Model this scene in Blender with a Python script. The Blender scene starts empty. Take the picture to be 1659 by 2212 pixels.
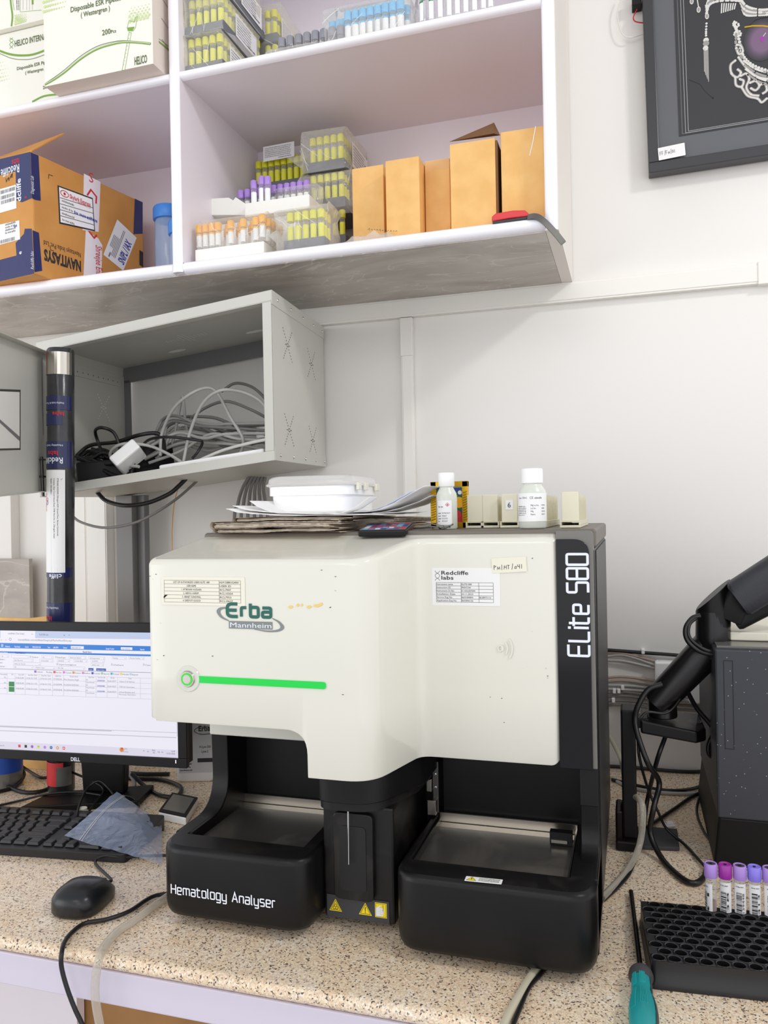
import bpy, math, random
import numpy as np
from mathutils import Matrix, Vector
random.seed(7)
PI = math.pi
scene = bpy.context.scene
COL = scene.collection

# ------------------------------------------------------------------ camera
CZ = 1.32                       # eye height; the camera stands at (0, 0, CZ)
FPX, W_PX, H_PX = 1717.5, 1659.0, 2212.0
YAW, PITCH, ROLL = math.radians(-17.2757), math.radians(0.0371), math.radians(-1.0734)
_f = Vector((math.sin(YAW), math.cos(YAW), 0)); _r = Vector((math.cos(YAW), -math.sin(YAW), 0)); _u = Vector((0, 0, 1))
_f2 = _f*math.cos(PITCH)+_u*math.sin(PITCH); _u2 = _u*math.cos(PITCH)-_f*math.sin(PITCH)
_r3 = _r*math.cos(ROLL)+_u2*math.sin(ROLL); _u3 = _u2*math.cos(ROLL)-_r*math.sin(ROLL)
cam_d = bpy.data.cameras.new('camera'); cam = bpy.data.objects.new('camera', cam_d); COL.objects.link(cam)
cam_d.sensor_fit = 'VERTICAL'; cam_d.sensor_height = 36.0; cam_d.lens = FPX*36.0/H_PX
cam_d.clip_start = 0.05
cam.matrix_world = Matrix(((_r3.x, _u3.x, -_f2.x, 0), (_r3.y, _u3.y, -_f2.y, 0), (_r3.z, _u3.z, -_f2.z, CZ), (0, 0, 0, 1)))
scene.camera = cam

def _ray(x, y): return _r3*((x-W_PX/2)/FPX) - _u3*((y-H_PX/2)/FPX) + _f2
def pz(x, y, z):                # the point of the horizontal plane z seen at pixel (x, y)
    d = _ray(x, y); p = d*((z-CZ)/d.z); return Vector((p.x, p.y, z))
def py(x, y, Y):                # the point of the plane parallel to the wall at distance Y
    d = _ray(x, y); p = d*(Y/d.y); return Vector((p.x, Y, p.z+CZ))
def px(x, y, X):
    d = _ray(x, y); p = d*(X/d.x); return Vector((X, p.y, p.z+CZ))

# ------------------------------------------------------------------ light and exposure
wd = bpy.data.worlds.new('room_light'); scene.world = wd; wd.use_nodes = True
wd.node_tree.nodes['Background'].inputs[0].default_value = (0.97, 0.985, 1.03, 1)
_nt = wd.node_tree; _tc = _nt.nodes.new('ShaderNodeTexCoord'); _sp = _nt.nodes.new('ShaderNodeSeparateXYZ'); _ab = _nt.nodes.new('ShaderNodeMath'); _ab.operation = 'ABSOLUTE'
_mr = _nt.nodes.new('ShaderNodeMapRange'); _mr.inputs[1].default_value = 0.0; _mr.inputs[2].default_value = 0.75; _mr.inputs[3].default_value = 1.62; _mr.inputs[4].default_value = 0.72   # bright room walls, dimmer ceiling
_nt.links.new(_tc.outputs['Generated'], _sp.inputs[0]); _nt.links.new(_sp.outputs[2], _ab.inputs[0]); _nt.links.new(_ab.outputs[0], _mr.inputs[0]); _nt.links.new(_mr.outputs[0], _nt.nodes['Background'].inputs[1])
def area(name, loc, target, sx, sy, power, col=(1, 1, 1)):
    d = bpy.data.lights.new(name, 'AREA'); d.shape = 'RECTANGLE'; d.size = sx; d.size_y = sy; d.energy = power; d.color = col
    o = bpy.data.objects.new(name, d); COL.objects.link(o); o.location = loc
    o.rotation_euler = (Vector(target)-Vector(loc)).to_track_quat('-Z', 'Y').to_euler(); return o
area('ceiling_light', (1.45, 0.25, 2.85), (-0.4, 1.4, 1.2), 0.3, 0.18, 15, (1.0, 0.985, 0.96))
area('ceiling_light', (-0.7, -1.6, 2.85), (-0.5, 1.4, 1.2), 1.2, 0.6, 8, (1.0, 0.985, 0.96))
area('left_fill_light', (-2.7, -1.0, 1.25), (-0.9, 1.5, 1.55), 1.4, 1.6, 16, (0.97, 0.985, 1.0))  # added fill, no window known: lifts the dark left side
area('ceiling_light', (0.9, -4.0, 2.75), (-0.5, 1.4, 1.4), 1.6, 0.8, 12, (1.0, 0.985, 0.96))
scene.view_settings.view_transform = 'Standard'; scene.view_settings.look = 'None'
scene.view_settings.exposure = -0.2; scene.view_settings.gamma = 1.0; scene.view_settings.use_curve_mapping = False
scene.cycles.max_bounces = 12; scene.cycles.diffuse_bounces = 8; scene.cycles.transparent_max_bounces = 24
try: scene.cycles.use_denoising = True
except Exception: pass

# ------------------------------------------------------------------ materials
def lin(c):
    return tuple((x/12.92 if x <= 0.04045 else ((x+0.055)/1.055)**2.4) for x in (v/255.0 for v in c[:3]))+(1.0,)
MATS = {}
def mat(name, rgb, rough=0.5, metal=0.0, spec=0.5, emit=None, es=1.0, bump=None, alpha=None, coat=0.0):
    m = bpy.data.materials.new(name); m.use_nodes = True; b = m.node_tree.nodes['Principled BSDF']
    b.inputs['Base Color'].default_value = lin(rgb); b.inputs['Roughness'].default_value = rough
    b.inputs['Metallic'].default_value = metal; b.inputs['Specular IOR Level'].default_value = spec
    if coat: b.inputs['Coat Weight'].default_value = coat; b.inputs['Coat Roughness'].default_value = 0.05
    if emit: b.inputs['Emission Color'].default_value = lin(emit); b.inputs['Emission Strength'].default_value = es
    if bump:
        nt = m.node_tree; tc = nt.nodes.new('ShaderNodeTexCoord'); n = nt.nodes.new('ShaderNodeTexNoise'); bp = nt.nodes.new('ShaderNodeBump')
        n.inputs['Scale'].default_value = bump[0]; n.inputs['Detail'].default_value = 4
        bp.inputs['Strength'].default_value = bump[1]; bp.inputs['Distance'].default_value = bump[2] if len(bump) > 2 else 0.002
        nt.links.new(tc.outputs['Object'], n.inputs['Vector']); nt.links.new(n.outputs['Fac'], bp.inputs['Height']); nt.links.new(bp.outputs['Normal'], b.inputs['Normal'])
    MATS[name] = m; return m
def noisy(name, c1, c2, scale, rough=0.6, detail=5, metal=0.0, lo=0.35, hi=0.65, stretch=(1, 1, 1), bump=0.0, distort=0.0, spec=0.5):
    m = mat(name, c1, rough, metal, spec); nt = m.node_tree; b = nt.nodes['Principled BSDF']
    tc = nt.nodes.new('ShaderNodeTexCoord'); mp = nt.nodes.new('ShaderNodeMapping'); n = nt.nodes.new('ShaderNodeTexNoise'); r = nt.nodes.new('ShaderNodeValToRGB')
    mp.inputs['Scale'].default_value = stretch; n.inputs['Scale'].default_value = scale; n.inputs['Detail'].default_value = detail; n.inputs['Distortion'].default_value = distort
    r.color_ramp.elements[0].position = lo; r.color_ramp.elements[0].color = lin(c1); r.color_ramp.elements[1].position = hi; r.color_ramp.elements[1].color = lin(c2)
    L = nt.links.new; L(tc.outputs['Object'], mp.inputs['Vector']); L(mp.outputs['Vector'], n.inputs['Vector']); L(n.outputs['Fac'], r.inputs['Fac']); L(r.outputs['Color'], b.inputs['Base Color'])
    if bump:
        bp = nt.nodes.new('ShaderNodeBump'); bp.inputs['Strength'].default_value = bump; bp.inputs['Distance'].default_value = 0.002
        L(n.outputs['Fac'], bp.inputs['Height']); L(bp.outputs['Normal'], b.inputs['Normal'])
    return m
def film(name, rgb, opacity, gloss=0.5, rough=0.12, wrinkle=None):
    """thin clear plastic or glass: mostly see-through with a little body and a sheen"""
    m = bpy.data.materials.new(name); m.use_nodes = True; nt = m.node_tree; nt.nodes.clear(); L = nt.links.new
    out = nt.nodes.new('ShaderNodeOutputMaterial'); tr = nt.nodes.new('ShaderNodeBsdfTransparent'); p = nt.nodes.new('ShaderNodeBsdfPrincipled')
    mx = nt.nodes.new('ShaderNodeMixShader'); fr = nt.nodes.new('ShaderNodeLayerWeight'); ma = nt.nodes.new('ShaderNodeMath'); ma.operation = 'MULTIPLY_ADD'
    p.inputs['Base Color'].default_value = lin(rgb); p.inputs['Roughness'].default_value = rough; p.inputs['Specular IOR Level'].default_value = 0.9
    fr.inputs['Blend'].default_value = 0.35; ma.inputs[1].default_value = gloss; ma.inputs[2].default_value = opacity; ma.use_clamp = True
    L(fr.outputs['Facing'], ma.inputs[0]); L(ma.outputs[0], mx.inputs['Fac']); L(tr.outputs[0], mx.inputs[1]); L(p.outputs[0], mx.inputs[2]); L(mx.outputs[0], out.inputs['Surface'])
    if wrinkle:
        tc = nt.nodes.new('ShaderNodeTexCoord'); n = nt.nodes.new('ShaderNodeTexNoise'); bp = nt.nodes.new('ShaderNodeBump')
        n.inputs['Scale'].default_value = wrinkle; n.inputs['Detail'].default_value = 3; n.inputs['Distortion'].default_value = 1.2; bp.inputs['Strength'].default_value = 0.8; bp.inputs['Distance'].default_value = 0.006
        L(tc.outputs['Object'], n.inputs['Vector']); L(n.outputs['Fac'], bp.inputs['Height']); L(bp.outputs['Normal'], p.inputs['Normal'])
        L(bp.outputs['Normal'], fr.inputs['Normal'])
    MATS[name] = m; return m

def granite():
    m = mat('granite', (206, 184, 160), 0.22, 0, 0.5); nt = m.node_tree; b = nt.nodes['Principled BSDF']; L = nt.links.new
    tc = nt.nodes.new('ShaderNodeTexCoord'); n = nt.nodes.new('ShaderNodeTexNoise'); n.inputs['Scale'].default_value = 160; n.inputs['Detail'].default_value = 4
    vm = nt.nodes.new('ShaderNodeVectorMath'); vm.operation = 'MULTIPLY_ADD'; vm.inputs[1].default_value = (0.006, 0.006, 0.006)
    v = nt.nodes.new('ShaderNodeTexVoronoi'); v.inputs['Scale'].default_value = 560
    sp = nt.nodes.new('ShaderNodeSeparateColor'); r = nt.nodes.new('ShaderNodeValToRGB'); r.color_ramp.interpolation = 'CONSTANT'
    stops = [(0, (92, 84, 80)), (0.05, (146, 130, 116)), (0.12, (222, 198, 172)), (0.33, (236, 216, 188)), (0.55, (243, 228, 204)), (0.74, (248, 238, 220)), (0.87, (232, 206, 184)), (0.95, (216, 204, 190))]
    e = r.color_ramp.elements
    e[0].position, e[0].color = stops[0][0], lin(stops[0][1]); e[1].position, e[1].color = stops[1][0], lin(stops[1][1])
    for p, c in stops[2:]:
        k = e.new(p); k.color = lin(c)
    L(tc.outputs['Object'], n.inputs['Vector']); L(n.outputs['Color'], vm.inputs[0]); L(tc.outputs['Object'], vm.inputs[2]); L(vm.outputs[0], v.inputs['Vector'])
    L(v.outputs['Color'], sp.inputs[0]); L(sp.outputs[0], r.inputs['Fac'])
    n2 = nt.nodes.new('ShaderNodeTexNoise'); n2.inputs['Scale'].default_value = 22; n2.inputs['Detail'].default_value = 2
    r2 = nt.nodes.new('ShaderNodeValToRGB'); r2.color_ramp.elements[0].position = 0.35; r2.color_ramp.elements[0].color = lin((255, 247, 236)); r2.color_ramp.elements[1].position = 0.7; r2.color_ramp.elements[1].color = (1, 1, 1, 1)
    mx = nt.nodes.new('ShaderNodeMix'); mx.data_type = 'RGBA'; mx.blend_type = 'MULTIPLY'; mx.inputs[0].default_value = 1
    L(tc.outputs['Object'], n2.inputs['Vector']); L(n2.outputs['Fac'], r2.inputs['Fac']); L(r.outputs['Color'], mx.inputs[6]); L(r2.outputs['Color'], mx.inputs[7]); L(mx.outputs[2], b.inputs['Base Color'])
granite()
def marble():
    m = noisy('marble', (152, 143, 134), (196, 188, 179), 5, 0.3, 8, lo=0.3, hi=0.7, stretch=(1, 2.2, 1.5), distort=0.8); nt = m.node_tree; b = nt.nodes['Principled BSDF']; L = nt.links.new
    tc = nt.nodes.new('ShaderNodeTexCoord'); n = nt.nodes.new('ShaderNodeTexNoise'); n.inputs['Scale'].default_value = 4.5; n.inputs['Detail'].default_value = 7; n.inputs['Distortion'].default_value = 1.6
    mp = nt.nodes.new('ShaderNodeMapping'); mp.inputs['Rotation'].default_value = (0, 0, 0.6); mp.inputs['Scale'].default_value = (1, 2.5, 1.4)
    r = nt.nodes.new('ShaderNodeValToRGB'); e = r.color_ramp.elements; e[0].position = 0.485; e[0].color = (0, 0, 0, 1); e[1].position = 0.515; e[1].color = (0, 0, 0, 1); k = e.new(0.5); k.color = (0.8, 0.8, 0.8, 1)
    mx = nt.nodes.new('ShaderNodeMix'); mx.data_type = 'RGBA'; mx.inputs[7].default_value = lin((206, 200, 192))
    src = b.inputs['Base Color'].links[0].from_socket
    L(tc.outputs['Object'], mp.inputs['Vector']); L(mp.outputs['Vector'], n.inputs['Vector']); L(n.outputs['Fac'], r.inputs['Fac']); L(r.outputs['Color'], mx.inputs[0]); L(src, mx.inputs[6]); L(mx.outputs[2], b.inputs['Base Color'])
marble()

mat('wall_paint', (235, 232, 227), 0.55, bump=(60, 0.05))
mat('lavender_paint', (232, 225, 231), 0.4, bump=(40, 0.06))
mat('white_gloss_paint', (246, 244, 250), 0.22, bump=(70, 0.12))
mat('apron_paint', (214, 207, 222), 0.4, bump=(30, 0.1))
mat('cream_paint', (229, 222, 214), 0.5, bump=(40, 0.08))
mat('trunking_white', (238, 235, 228), 0.4)
mat('floor_tile', (206, 203, 202), 0.4)
mat('cover_white', (226, 224, 211), 0.18, coat=0.25)
mat('cover_white_inner', (218, 216, 204), 0.4)
mat('body_grey', (112, 105, 96), 0.45, bump=(400, 0.05))
mat('body_side', (46, 45, 45), 0.38)
noisy('black_plastic', (12, 12, 13), (18, 17, 18), 14, 0.36, 4, spec=0.3)
mat('black_gloss', (9, 9, 12), 0.1, spec=0.4)
mat('black_matte', (13, 13, 14), 0.5, spec=0.3)
mat('black_deep', (8, 8, 9), 0.6)
noisy('dusty_black', (16, 15, 15), (48, 45, 41), 16, 0.42, 6, lo=0.52, hi=0.85, distort=0.8, spec=0.35)
mat('grey_trim', (120, 117, 112), 0.25, 0.3)
mat('steel', (196, 190, 180), 0.28, 1.0)
noisy('pan_steel', (104, 101, 97), (176, 166, 152), 9, 0.32, 6, metal=0.6, lo=0.45, hi=0.85, distort=1.0)
mat('chrome', (225, 225, 225), 0.12, 1.0)
mat('dark_steel', (110, 108, 104), 0.35, 0.9)
mat('white', (244, 244, 242), 0.4)
mat('paper', (240, 239, 238), 0.6)
mat('tape_cream', (236, 232, 214), 0.5)
mat('ink', (40, 40, 42), 0.6)
mat('ink_grey', (120, 118, 118), 0.6)
mat('ink_red', (200, 40, 50), 0.6)
mat('ink_blue', (40, 60, 150), 0.6)
mat('letter_white', (232, 236, 244), 0.4)
mat('erba_green', (22, 96, 84), 0.45)
mat('erba_grey', (128, 134, 132), 0.45)
mat('warn_yellow', (250, 222, 20), 0.4)
mat('stain_yellow', (236, 205, 120), 0.6)
mat('lit_green', (4, 70, 20), 0.4, emit=(4, 220, 74), es=1.0)
mat('lit_ring', (10, 80, 14), 0.4, emit=(52, 226, 62), es=1.0)
mat('clear_ring', (216, 216, 206), 0.15)
mat('grey_metal_paint', (202, 201, 192), 0.38, bump=(300, 0.08))
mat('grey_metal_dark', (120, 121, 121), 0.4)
mat('hole_dark', (74, 72, 66), 0.6)
mat('hole_light_print', (252, 251, 247), 0.6)  # white print standing for light that shows through the holes
mat('cable_grey', (178, 176, 172), 0.45)
mat('cable_dark_grey', (128, 126, 123), 0.45)
mat('cable_black', (22, 21, 22), 0.4)
mat('cable_white', (226, 224, 218), 0.4)
mat('cable_cream', (205, 196, 172), 0.45)
mat('cable_brown', (168, 150, 138), 0.5)
mat('cable_orange', (222, 160, 70), 0.5)
noisy('cardboard', (228, 178, 106), (236, 190, 120), 30, 0.7, 5)
noisy('cardboard_carton', (200, 138, 66), (210, 150, 76), 14, 0.65, 5)
mat('cardboard_dark', (120, 84, 48), 0.8)
mat('navy_tape', (38, 44, 96), 0.2, bump=(60, 0.3))
mat('white_tape', (234, 226, 228), 0.25)
mat('box_cream', (240, 238, 226), 0.5)
mat('box_side', (226, 214, 202), 0.6)
mat('helico_green', (122, 164, 58), 0.5)
mat('helico_ink', (92, 108, 66), 0.5)
mat('helico_pale', (206, 220, 160), 0.5)
mat('blue_cap', (64, 140, 226), 0.35)
mat('cap_yellow', (226, 222, 52), 0.4)
mat('label_yellow', (232, 230, 74), 0.5)
mat('cap_orange', (250, 184, 22), 0.4)
mat('cap_purple', (176, 140, 218), 0.4)
mat('cap_magenta', (160, 46, 160), 0.35)
mat('cap_violet', (142, 128, 232), 0.35)
mat('cap_grey', (142, 142, 150), 0.45)
mat('cap_blue', (112, 192, 232), 0.4)
mat('cap_green', (40, 130, 84), 0.4)
mat('foam_grey', (112, 114, 120), 0.75)
mat('foam_white', (242, 242, 236), 0.8, bump=(300, 0.15))
mat('blood', (150, 96, 84), 0.4)
mat('rubber_dark', (60, 60, 62), 0.7)
mat('red_plastic', (214, 52, 58), 0.4)
mat('teal', (22, 142, 144), 0.45)
mat('teal_light', (40, 166, 166), 0.4)
mat('anthracite', (46, 48, 54), 0.5, bump=(500, 0.15))
mat('key_black', (30, 30, 31), 0.45)
mat('gold', (214, 170, 40), 0.25, 0.75)
mat('plastic_white', (246, 246, 244), 0.28)
film('clear_film', (238, 235, 228), 0.14, 0.6, 0.1, wrinkle=26)
film('crease_film', (250, 248, 242), 0.36, 0.3, 0.2)
film('milky_film', (240, 240, 240), 0.38, 0.5, 0.2, wrinkle=22)
film('clear_glass', (226, 228, 228), 0.12, 0.6, 0.05)
film('clear_lid', (240, 238, 236), 0.42, 0.4, 0.12)
film('zip_film', (190, 205, 235), 0.24, 0.5, 0.12, wrinkle=26)
film('frosted_bottle', (226, 230, 218), 0.82, 0.3, 0.3)
film('clear_hose', (206, 198, 182), 0.34, 0.5, 0.15)
film('clear_jar', (170, 195, 226), 0.45, 0.5, 0.1)
noisy('newsprint', (204, 190, 170), (222, 210, 194), 60, 0.8, 5, lo=.4, hi=.62)
mat('cream_plastic', (226, 221, 196), 0.4)
mat('paper_blue', (206, 214, 236), 0.6)
noisy('wrap_black', (34, 35, 38), (58, 58, 60), 18, .22, 4, bump=.6)
mat('navy_print', (34, 38, 84), .25)
mat('key_cap', (40, 40, 41), .42)
mat('mouse_black', (26, 27, 30), .3)
mat('blue_print', (24, 70, 160), .35)
mat('black_gloss_arm', (20, 19, 20), .28)
mat('shaft_dark', (52, 50, 50), .22, .8)
film('clear_tape', (240, 226, 206), 0.10, 0.35, 0.1)
mat('label_grey', (206, 206, 208), 0.5)
noisy('cardboard_shaded', (150, 108, 62), (164, 120, 70), 14, 0.7, 5)  # darker cardboard: the under-counter shade is put into its colour
noisy('newsprint_ink', (150, 140, 126), (214, 202, 184), 120, 0.85, 6, lo=.42, hi=.55)

# ------------------------------------------------------------------ object helpers
def tag(o, label=None, cat=None, group=None, kind=None):
    if label: o['label'] = label
    if cat: o['category'] = cat
    if group: o['group'] = group
    if kind: o['kind'] = kind
    return o
def thing(name, label, cat, loc=(0, 0, 0), group=None, kind=None):
    o = bpy.data.objects.new(name, None); COL.objects.link(o); o.location = loc; o.empty_display_size = 0.02
    o.matrix_basis = Matrix.Translation(loc)
    return tag(o, label, cat, group, kind)
ROOTM = {}
def adopt(o, parent):
    if parent is not None:
        o.parent = parent
        p, m = parent, Matrix.Identity(4)
        while p is not None:
            m = p.matrix_basis @ m if p.parent is None else p.matrix_parent_inverse @ p.matrix_basis @ m
            p = p.parent
        o.matrix_parent_inverse = m.inverted()
def dup(root, loc, rotz=0.0, label=None, group=None):
    r = root.copy(); COL.objects.link(r); r.matrix_basis = Matrix.Translation(loc) @ Matrix.Rotation(rotz, 4, 'Z')
    if label: r['label'] = label
    if group: r['group'] = group
    for ch in root.children:
        c = ch.copy(); COL.objects.link(c); c.parent = r
        for g in ch.children:
            d = g.copy(); COL.objects.link(d); d.parent = c
    return r
def fillet(pts, r, closed=False, n=4):
    out = []; N = len(pts); P = [Vector(p) for p in pts]
    for i in range(N):
        if not closed and i in (0, N-1): out.append(tuple(P[i])); continue
        a, b, c = P[i-1], P[i], P[(i+1) % N]; d1, d2 = (a-b), (c-b); l1, l2 = d1.length, d2.length
        rr = r[i] if isinstance(r, (list, tuple)) else r
        if rr <= 0 or l1 < 1e-9 or l2 < 1e-9: out.append(tuple(b)); continue
        d1 /= l1; d2 /= l2; ang = d1.angle(d2); t = min(rr/math.tan(ang/2) if ang < PI-1e-3 else 0, l1*0.5, l2*0.5)
        if t <= 1e-7: out.append(tuple(b)); continue
        s, e = b+d1*t, b+d2*t
        for k in range(n+1):
            u = k/n; out.append(tuple(s*(1-u)**2+b*2*u*(1-u)+e*u*u))
    return out
def catmull(pts, n=6, closed=False):
    P = [Vector(p) for p in pts]; out = []; N = len(P)
    rng = N if closed else N-1
    for i in range(rng):
        p1, p2 = P[i], P[(i+1) % N]
        p0 = P[i-1] if (i > 0 or closed) else p1*2-p2
        p3 = P[(i+2) % N] if (i+2 < N or closed) else p2*2-p1
        for k in range(n):
            t = k/n; out.append(0.5*((2*p1)+(-p0+p2)*t+(2*p0-5*p1+4*p2-p3)*t*t+(-p0+3*p1-3*p2+p3)*t**3))
    if not closed: out.append(P[-1])
    return out
def rrect(x0, x1, y0, y1, r, n=4):
    rs = r if isinstance(r, (list, tuple)) else [r]*4
    return fillet([(x0, y0), (x1, y0), (x1, y1), (x0, y1)], list(rs), True, n)
class MB:
    def __init__(s): s.v = []; s.f = []; s.m = []; s.T = None
    def add(s, vs, fs, m):
        o = len(s.v)
        for p in vs:
            p = Vector(p)
            if s.T is not None: p = s.T @ p
            s.v.append(tuple(p))
        for f in fs: s.f.append([i+o for i in f]); s.m.append(m)
        return s
    def box(s, x0, x1, y0, y1, z0, z1, m):
        return s.hexa([(x0, y0, z0), (x1, y0, z0), (x1, y1, z0), (x0, y1, z0), (x0, y0, z1), (x1, y0, z1), (x1, y1, z1), (x0, y1, z1)], m)
    def hexa(s, p, m): return s.add(p, [(3, 2, 1, 0), (4, 5, 6, 7), (0, 1, 5, 4), (1, 2, 6, 5), (2, 3, 7, 6), (3, 0, 4, 7)], m)
    def quad(s, a, b, c, d, m): return s.add([a, b, c, d], [(0, 1, 2, 3)], m)
    def loft(s, loops, m, c0=True, c1=True, closed=True):
        n = len(loops[0]); vs = [p for l in loops for p in l]; fs = []
        for i in range(len(loops)-1):
            for j in range(n if closed else n-1):
                k = (j+1) % n; fs.append((i*n+j, i*n+k, (i+1)*n+k, (i+1)*n+j))
        if c0: fs.append(tuple(reversed(range(n))))
        if c1: fs.append(tuple(range((len(loops)-1)*n, len(loops)*n)))
        return s.add(vs, fs, m)
    def prism(s, poly, axis, a0, a1, m):
        def mk(u, v, a): return {'x': (a, u, v), 'y': (u, a, v), 'z': (u, v, a)}[axis]
        return s.loft([[mk(u, v, a0) for u, v in poly], [mk(u, v, a1) for u, v in poly]], m)
    def ring(s, c, ax, r, n, e1=None):
        ax = Vector(ax).normalized()
        if e1 is None: e1 = ax.orthogonal().normalized()
        e1 = (e1-ax*e1.dot(ax)).normalized(); e2 = ax.cross(e1)
        return [tuple(Vector(c)+e1*(r*math.cos(2*PI*k/n))+e2*(r*math.sin(2*PI*k/n))) for k in range(n)], e1
    def cyl(s, p0, p1, r0, m, r1=None, n=16, c0=True, c1=True):
        r1 = r0 if r1 is None else r1; ax = Vector(p1)-Vector(p0); l0, e = s.ring(p0, ax, r0, n); l1, e = s.ring(p1, ax, r1, n, e)
        return s.loft([l0, l1], m, c0, c1)
    def lathe(s, prof, c, m, n=20, ax=(0, 0, 1), c0=True, c1=True):
        ax = Vector(ax).normalized(); e = ax.orthogonal().normalized(); loops = []
        for r, h in prof: loops.append(s.ring(Vector(c)+ax*h, ax, max(r, 1e-5), n, e)[0])
        return s.loft(loops, m, c0, c1)
    def tube(s, pts, r, m, n=8, smooth=5, closed=False, raw=False):
        P = [Vector(p) for p in pts] if raw else catmull(pts, smooth, closed); loops = []; e = None
        N = len(P)
        for i in range(N):
            a = P[i-1] if i > 0 or closed else P[i]; b = P[(i+1) % N] if i < N-1 or closed else P[i]
            d = b-a
            if d.length < 1e-9: d = Vector((0, 0, 1))
            if e is not None and abs(d.normalized().dot(e)) > 0.999: e = None
            l, e = s.ring(P[i], d, r if not callable(r) else r(i/(N-1)), n, e); loops.append(l)
        if closed: loops.append(loops[0])
        return s.loft(loops, m, not closed, not closed)
    def sphere(s, c, r, m, n=12, k=8, sc=(1, 1, 1)):
        loops = []
        for i in range(k+1):
            t = PI*i/k; rr = max(math.sin(t), 1e-3)
            loops.append([(c[0]+r*sc[0]*rr*math.cos(2*PI*j/n), c[1]+r*sc[1]*rr*math.sin(2*PI*j/n), c[2]-r*sc[2]*math.cos(t)) for j in range(n)])
        return s.loft(loops, m)
    def ribbon(s, pts, w, frame, m, closed=False, th=0.0):
        """flat stroke of width w along 2-D points laid on frame (origin, u, v)"""
        q = stroke(pts, w, closed); o, u, v = frame
        n = u.cross(v)
        vs = [o+u*a+v*b+n*th for a, b in q[0]]
        return s.add(vs, q[1], m)
    def build(s, name, parent=None, smooth=None, bevel=0.0, bseg=2, sub=0, solid=None):
        me = bpy.data.meshes.new(name); names = []
        for k in s.m:
            if k not in names: names.append(k)
        me.from_pydata(s.v, [], s.f)
        for k in names: me.materials.append(MATS[k])
        ix = {k: i for i, k in enumerate(names)}
        me.polygons.foreach_set('material_index', [ix[k] for k in s.m])
        me.validate(); me.update()
        o = bpy.data.objects.new(name, me); COL.objects.link(o)
        if smooth is not None:
            me.polygons.foreach_set('use_smooth', [True]*len(me.polygons)); me.set_sharp_from_angle(angle=math.radians(smooth))
        if solid: md = o.modifiers.new('thickness', 'SOLIDIFY'); md.thickness = solid; md.offset = 0
        if bevel: md = o.modifiers.new('edges', 'BEVEL'); md.width = bevel; md.segments = bseg; md.limit_method = 'ANGLE'; md.angle_limit = math.radians(35); md.harden_normals = smooth is not None
        if sub: md = o.modifiers.new('round', 'SUBSURF'); md.levels = sub; md.render_levels = sub
        adopt(o, parent); return o
def stroke(pts, w, closed=False):
    P = [Vector(p[:2]) for p in pts]; N = len(P); vs = []; fs = []; h = w/2
    for i in range(N):
        a = P[i-1] if i > 0 or closed else None; c = P[(i+1) % N] if i < N-1 or closed else None; b = P[i]
        d1 = (b-a).normalized() if a is not None and (b-a).length > 1e-9 else None; d2 = (c-b).normalized() if c is not None and (c-b).length > 1e-9 else None
        d1 = d1 or d2; d2 = d2 or d1
        n1, n2 = Vector((-d1.y, d1.x)), Vector((-d2.y, d2.x)); nn = n1+n2
        nn = n1 if nn.length < 1e-6 else nn.normalized(); k = 1/max(nn.dot(n1), 0.35)
        vs += [tuple(b+nn*h*k), tuple(b-nn*h*k)]
    for i in range(N if closed else N-1):
        j = (i+1) % N; fs.append((2*i+1, 2*j+1, 2*j, 2*i))
    return vs, fs
# ------------------------------------------------------------------ print: lettering and marks laid on a surface
_TX = {}
def text_mesh(s, bold=0.0):
    k = (s, bold)
    if k in _TX: return _TX[k]
    def ev(t):
        cu = bpy.data.curves.new('t', 'FONT'); cu.body = t; cu.size = 1; cu.resolution_u = 2; cu.offset = bold
        ob = bpy.data.objects.new('t', cu); COL.objects.link(ob)
        me = bpy.data.meshes.new_from_object(ob.evaluated_get(bpy.context.evaluated_depsgraph_get()))
        v = [(p.co.x, p.co.y) for p in me.vertices]; f = [tuple(p.vertices) for p in me.polygons]
        bpy.data.objects.remove(ob); bpy.data.curves.remove(cu); bpy.data.meshes.remove(me); return v, f
    if '_cap' not in _TX: _TX['_cap'] = max(p[1] for p in ev('H')[0])
    v, f = ev(s); c = _TX['_cap']
    if not v: _TX[k] = ([], [], 0); return _TX[k]
    x0 = min(p[0] for p in v); w = (max(p[0] for p in v)-x0)/c
    _TX[k] = ([((p[0]-x0)/c, p[1]/c) for p in v], f, w); return _TX[k]
GL = {}
def _g(ch, w, *st): GL[ch] = (w, st)
X_ = 0.72
_g('E', .62, [(.62, 1), (0, 1), (0, 0), (.62, 0)], [(0, .5), (.56, .5)]); _g('L', .56, [(0, 1), (0, 0), (.56, 0)]); _g('i', .0, [(0, 0), (0, X_)], [(0, .86), (0, 1.0)])
_g('t', .4, [(.06, .95), (.06, 0), (.4, 0)], [(-.1, X_), (.4, X_)]); _g('e', .5, [(.5, 0), (0, 0), (0, X_), (.5, X_), (.5, .36), (0, .36)])
_g('5', .56, [(.56, 1), (0, 1), (0, .56), (.56, .56), (.56, 0), (0, 0)]); _g('8', .6, [(0, 0), (.6, 0), (.6, 1), (0, 1), (0, 0)], [(0, .52), (.6, .52)]); _g('0', .6, [(0, 0), (.6, 0), (.6, 1), (0, 1), (0, 0)])
_g('H', .58, [(0, 0), (0, 1)], [(.58, 0), (.58, 1)], [(0, .5), (.58, .5)]); _g('m', .8, [(0, 0), (0, X_), (.8, X_), (.8, 0)], [(.4, 0), (.4, X_)]); _g('a', .5, [(0, X_), (.5, X_), (.5, 0), (0, 0), (0, .4), (.5, .4)])
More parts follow.
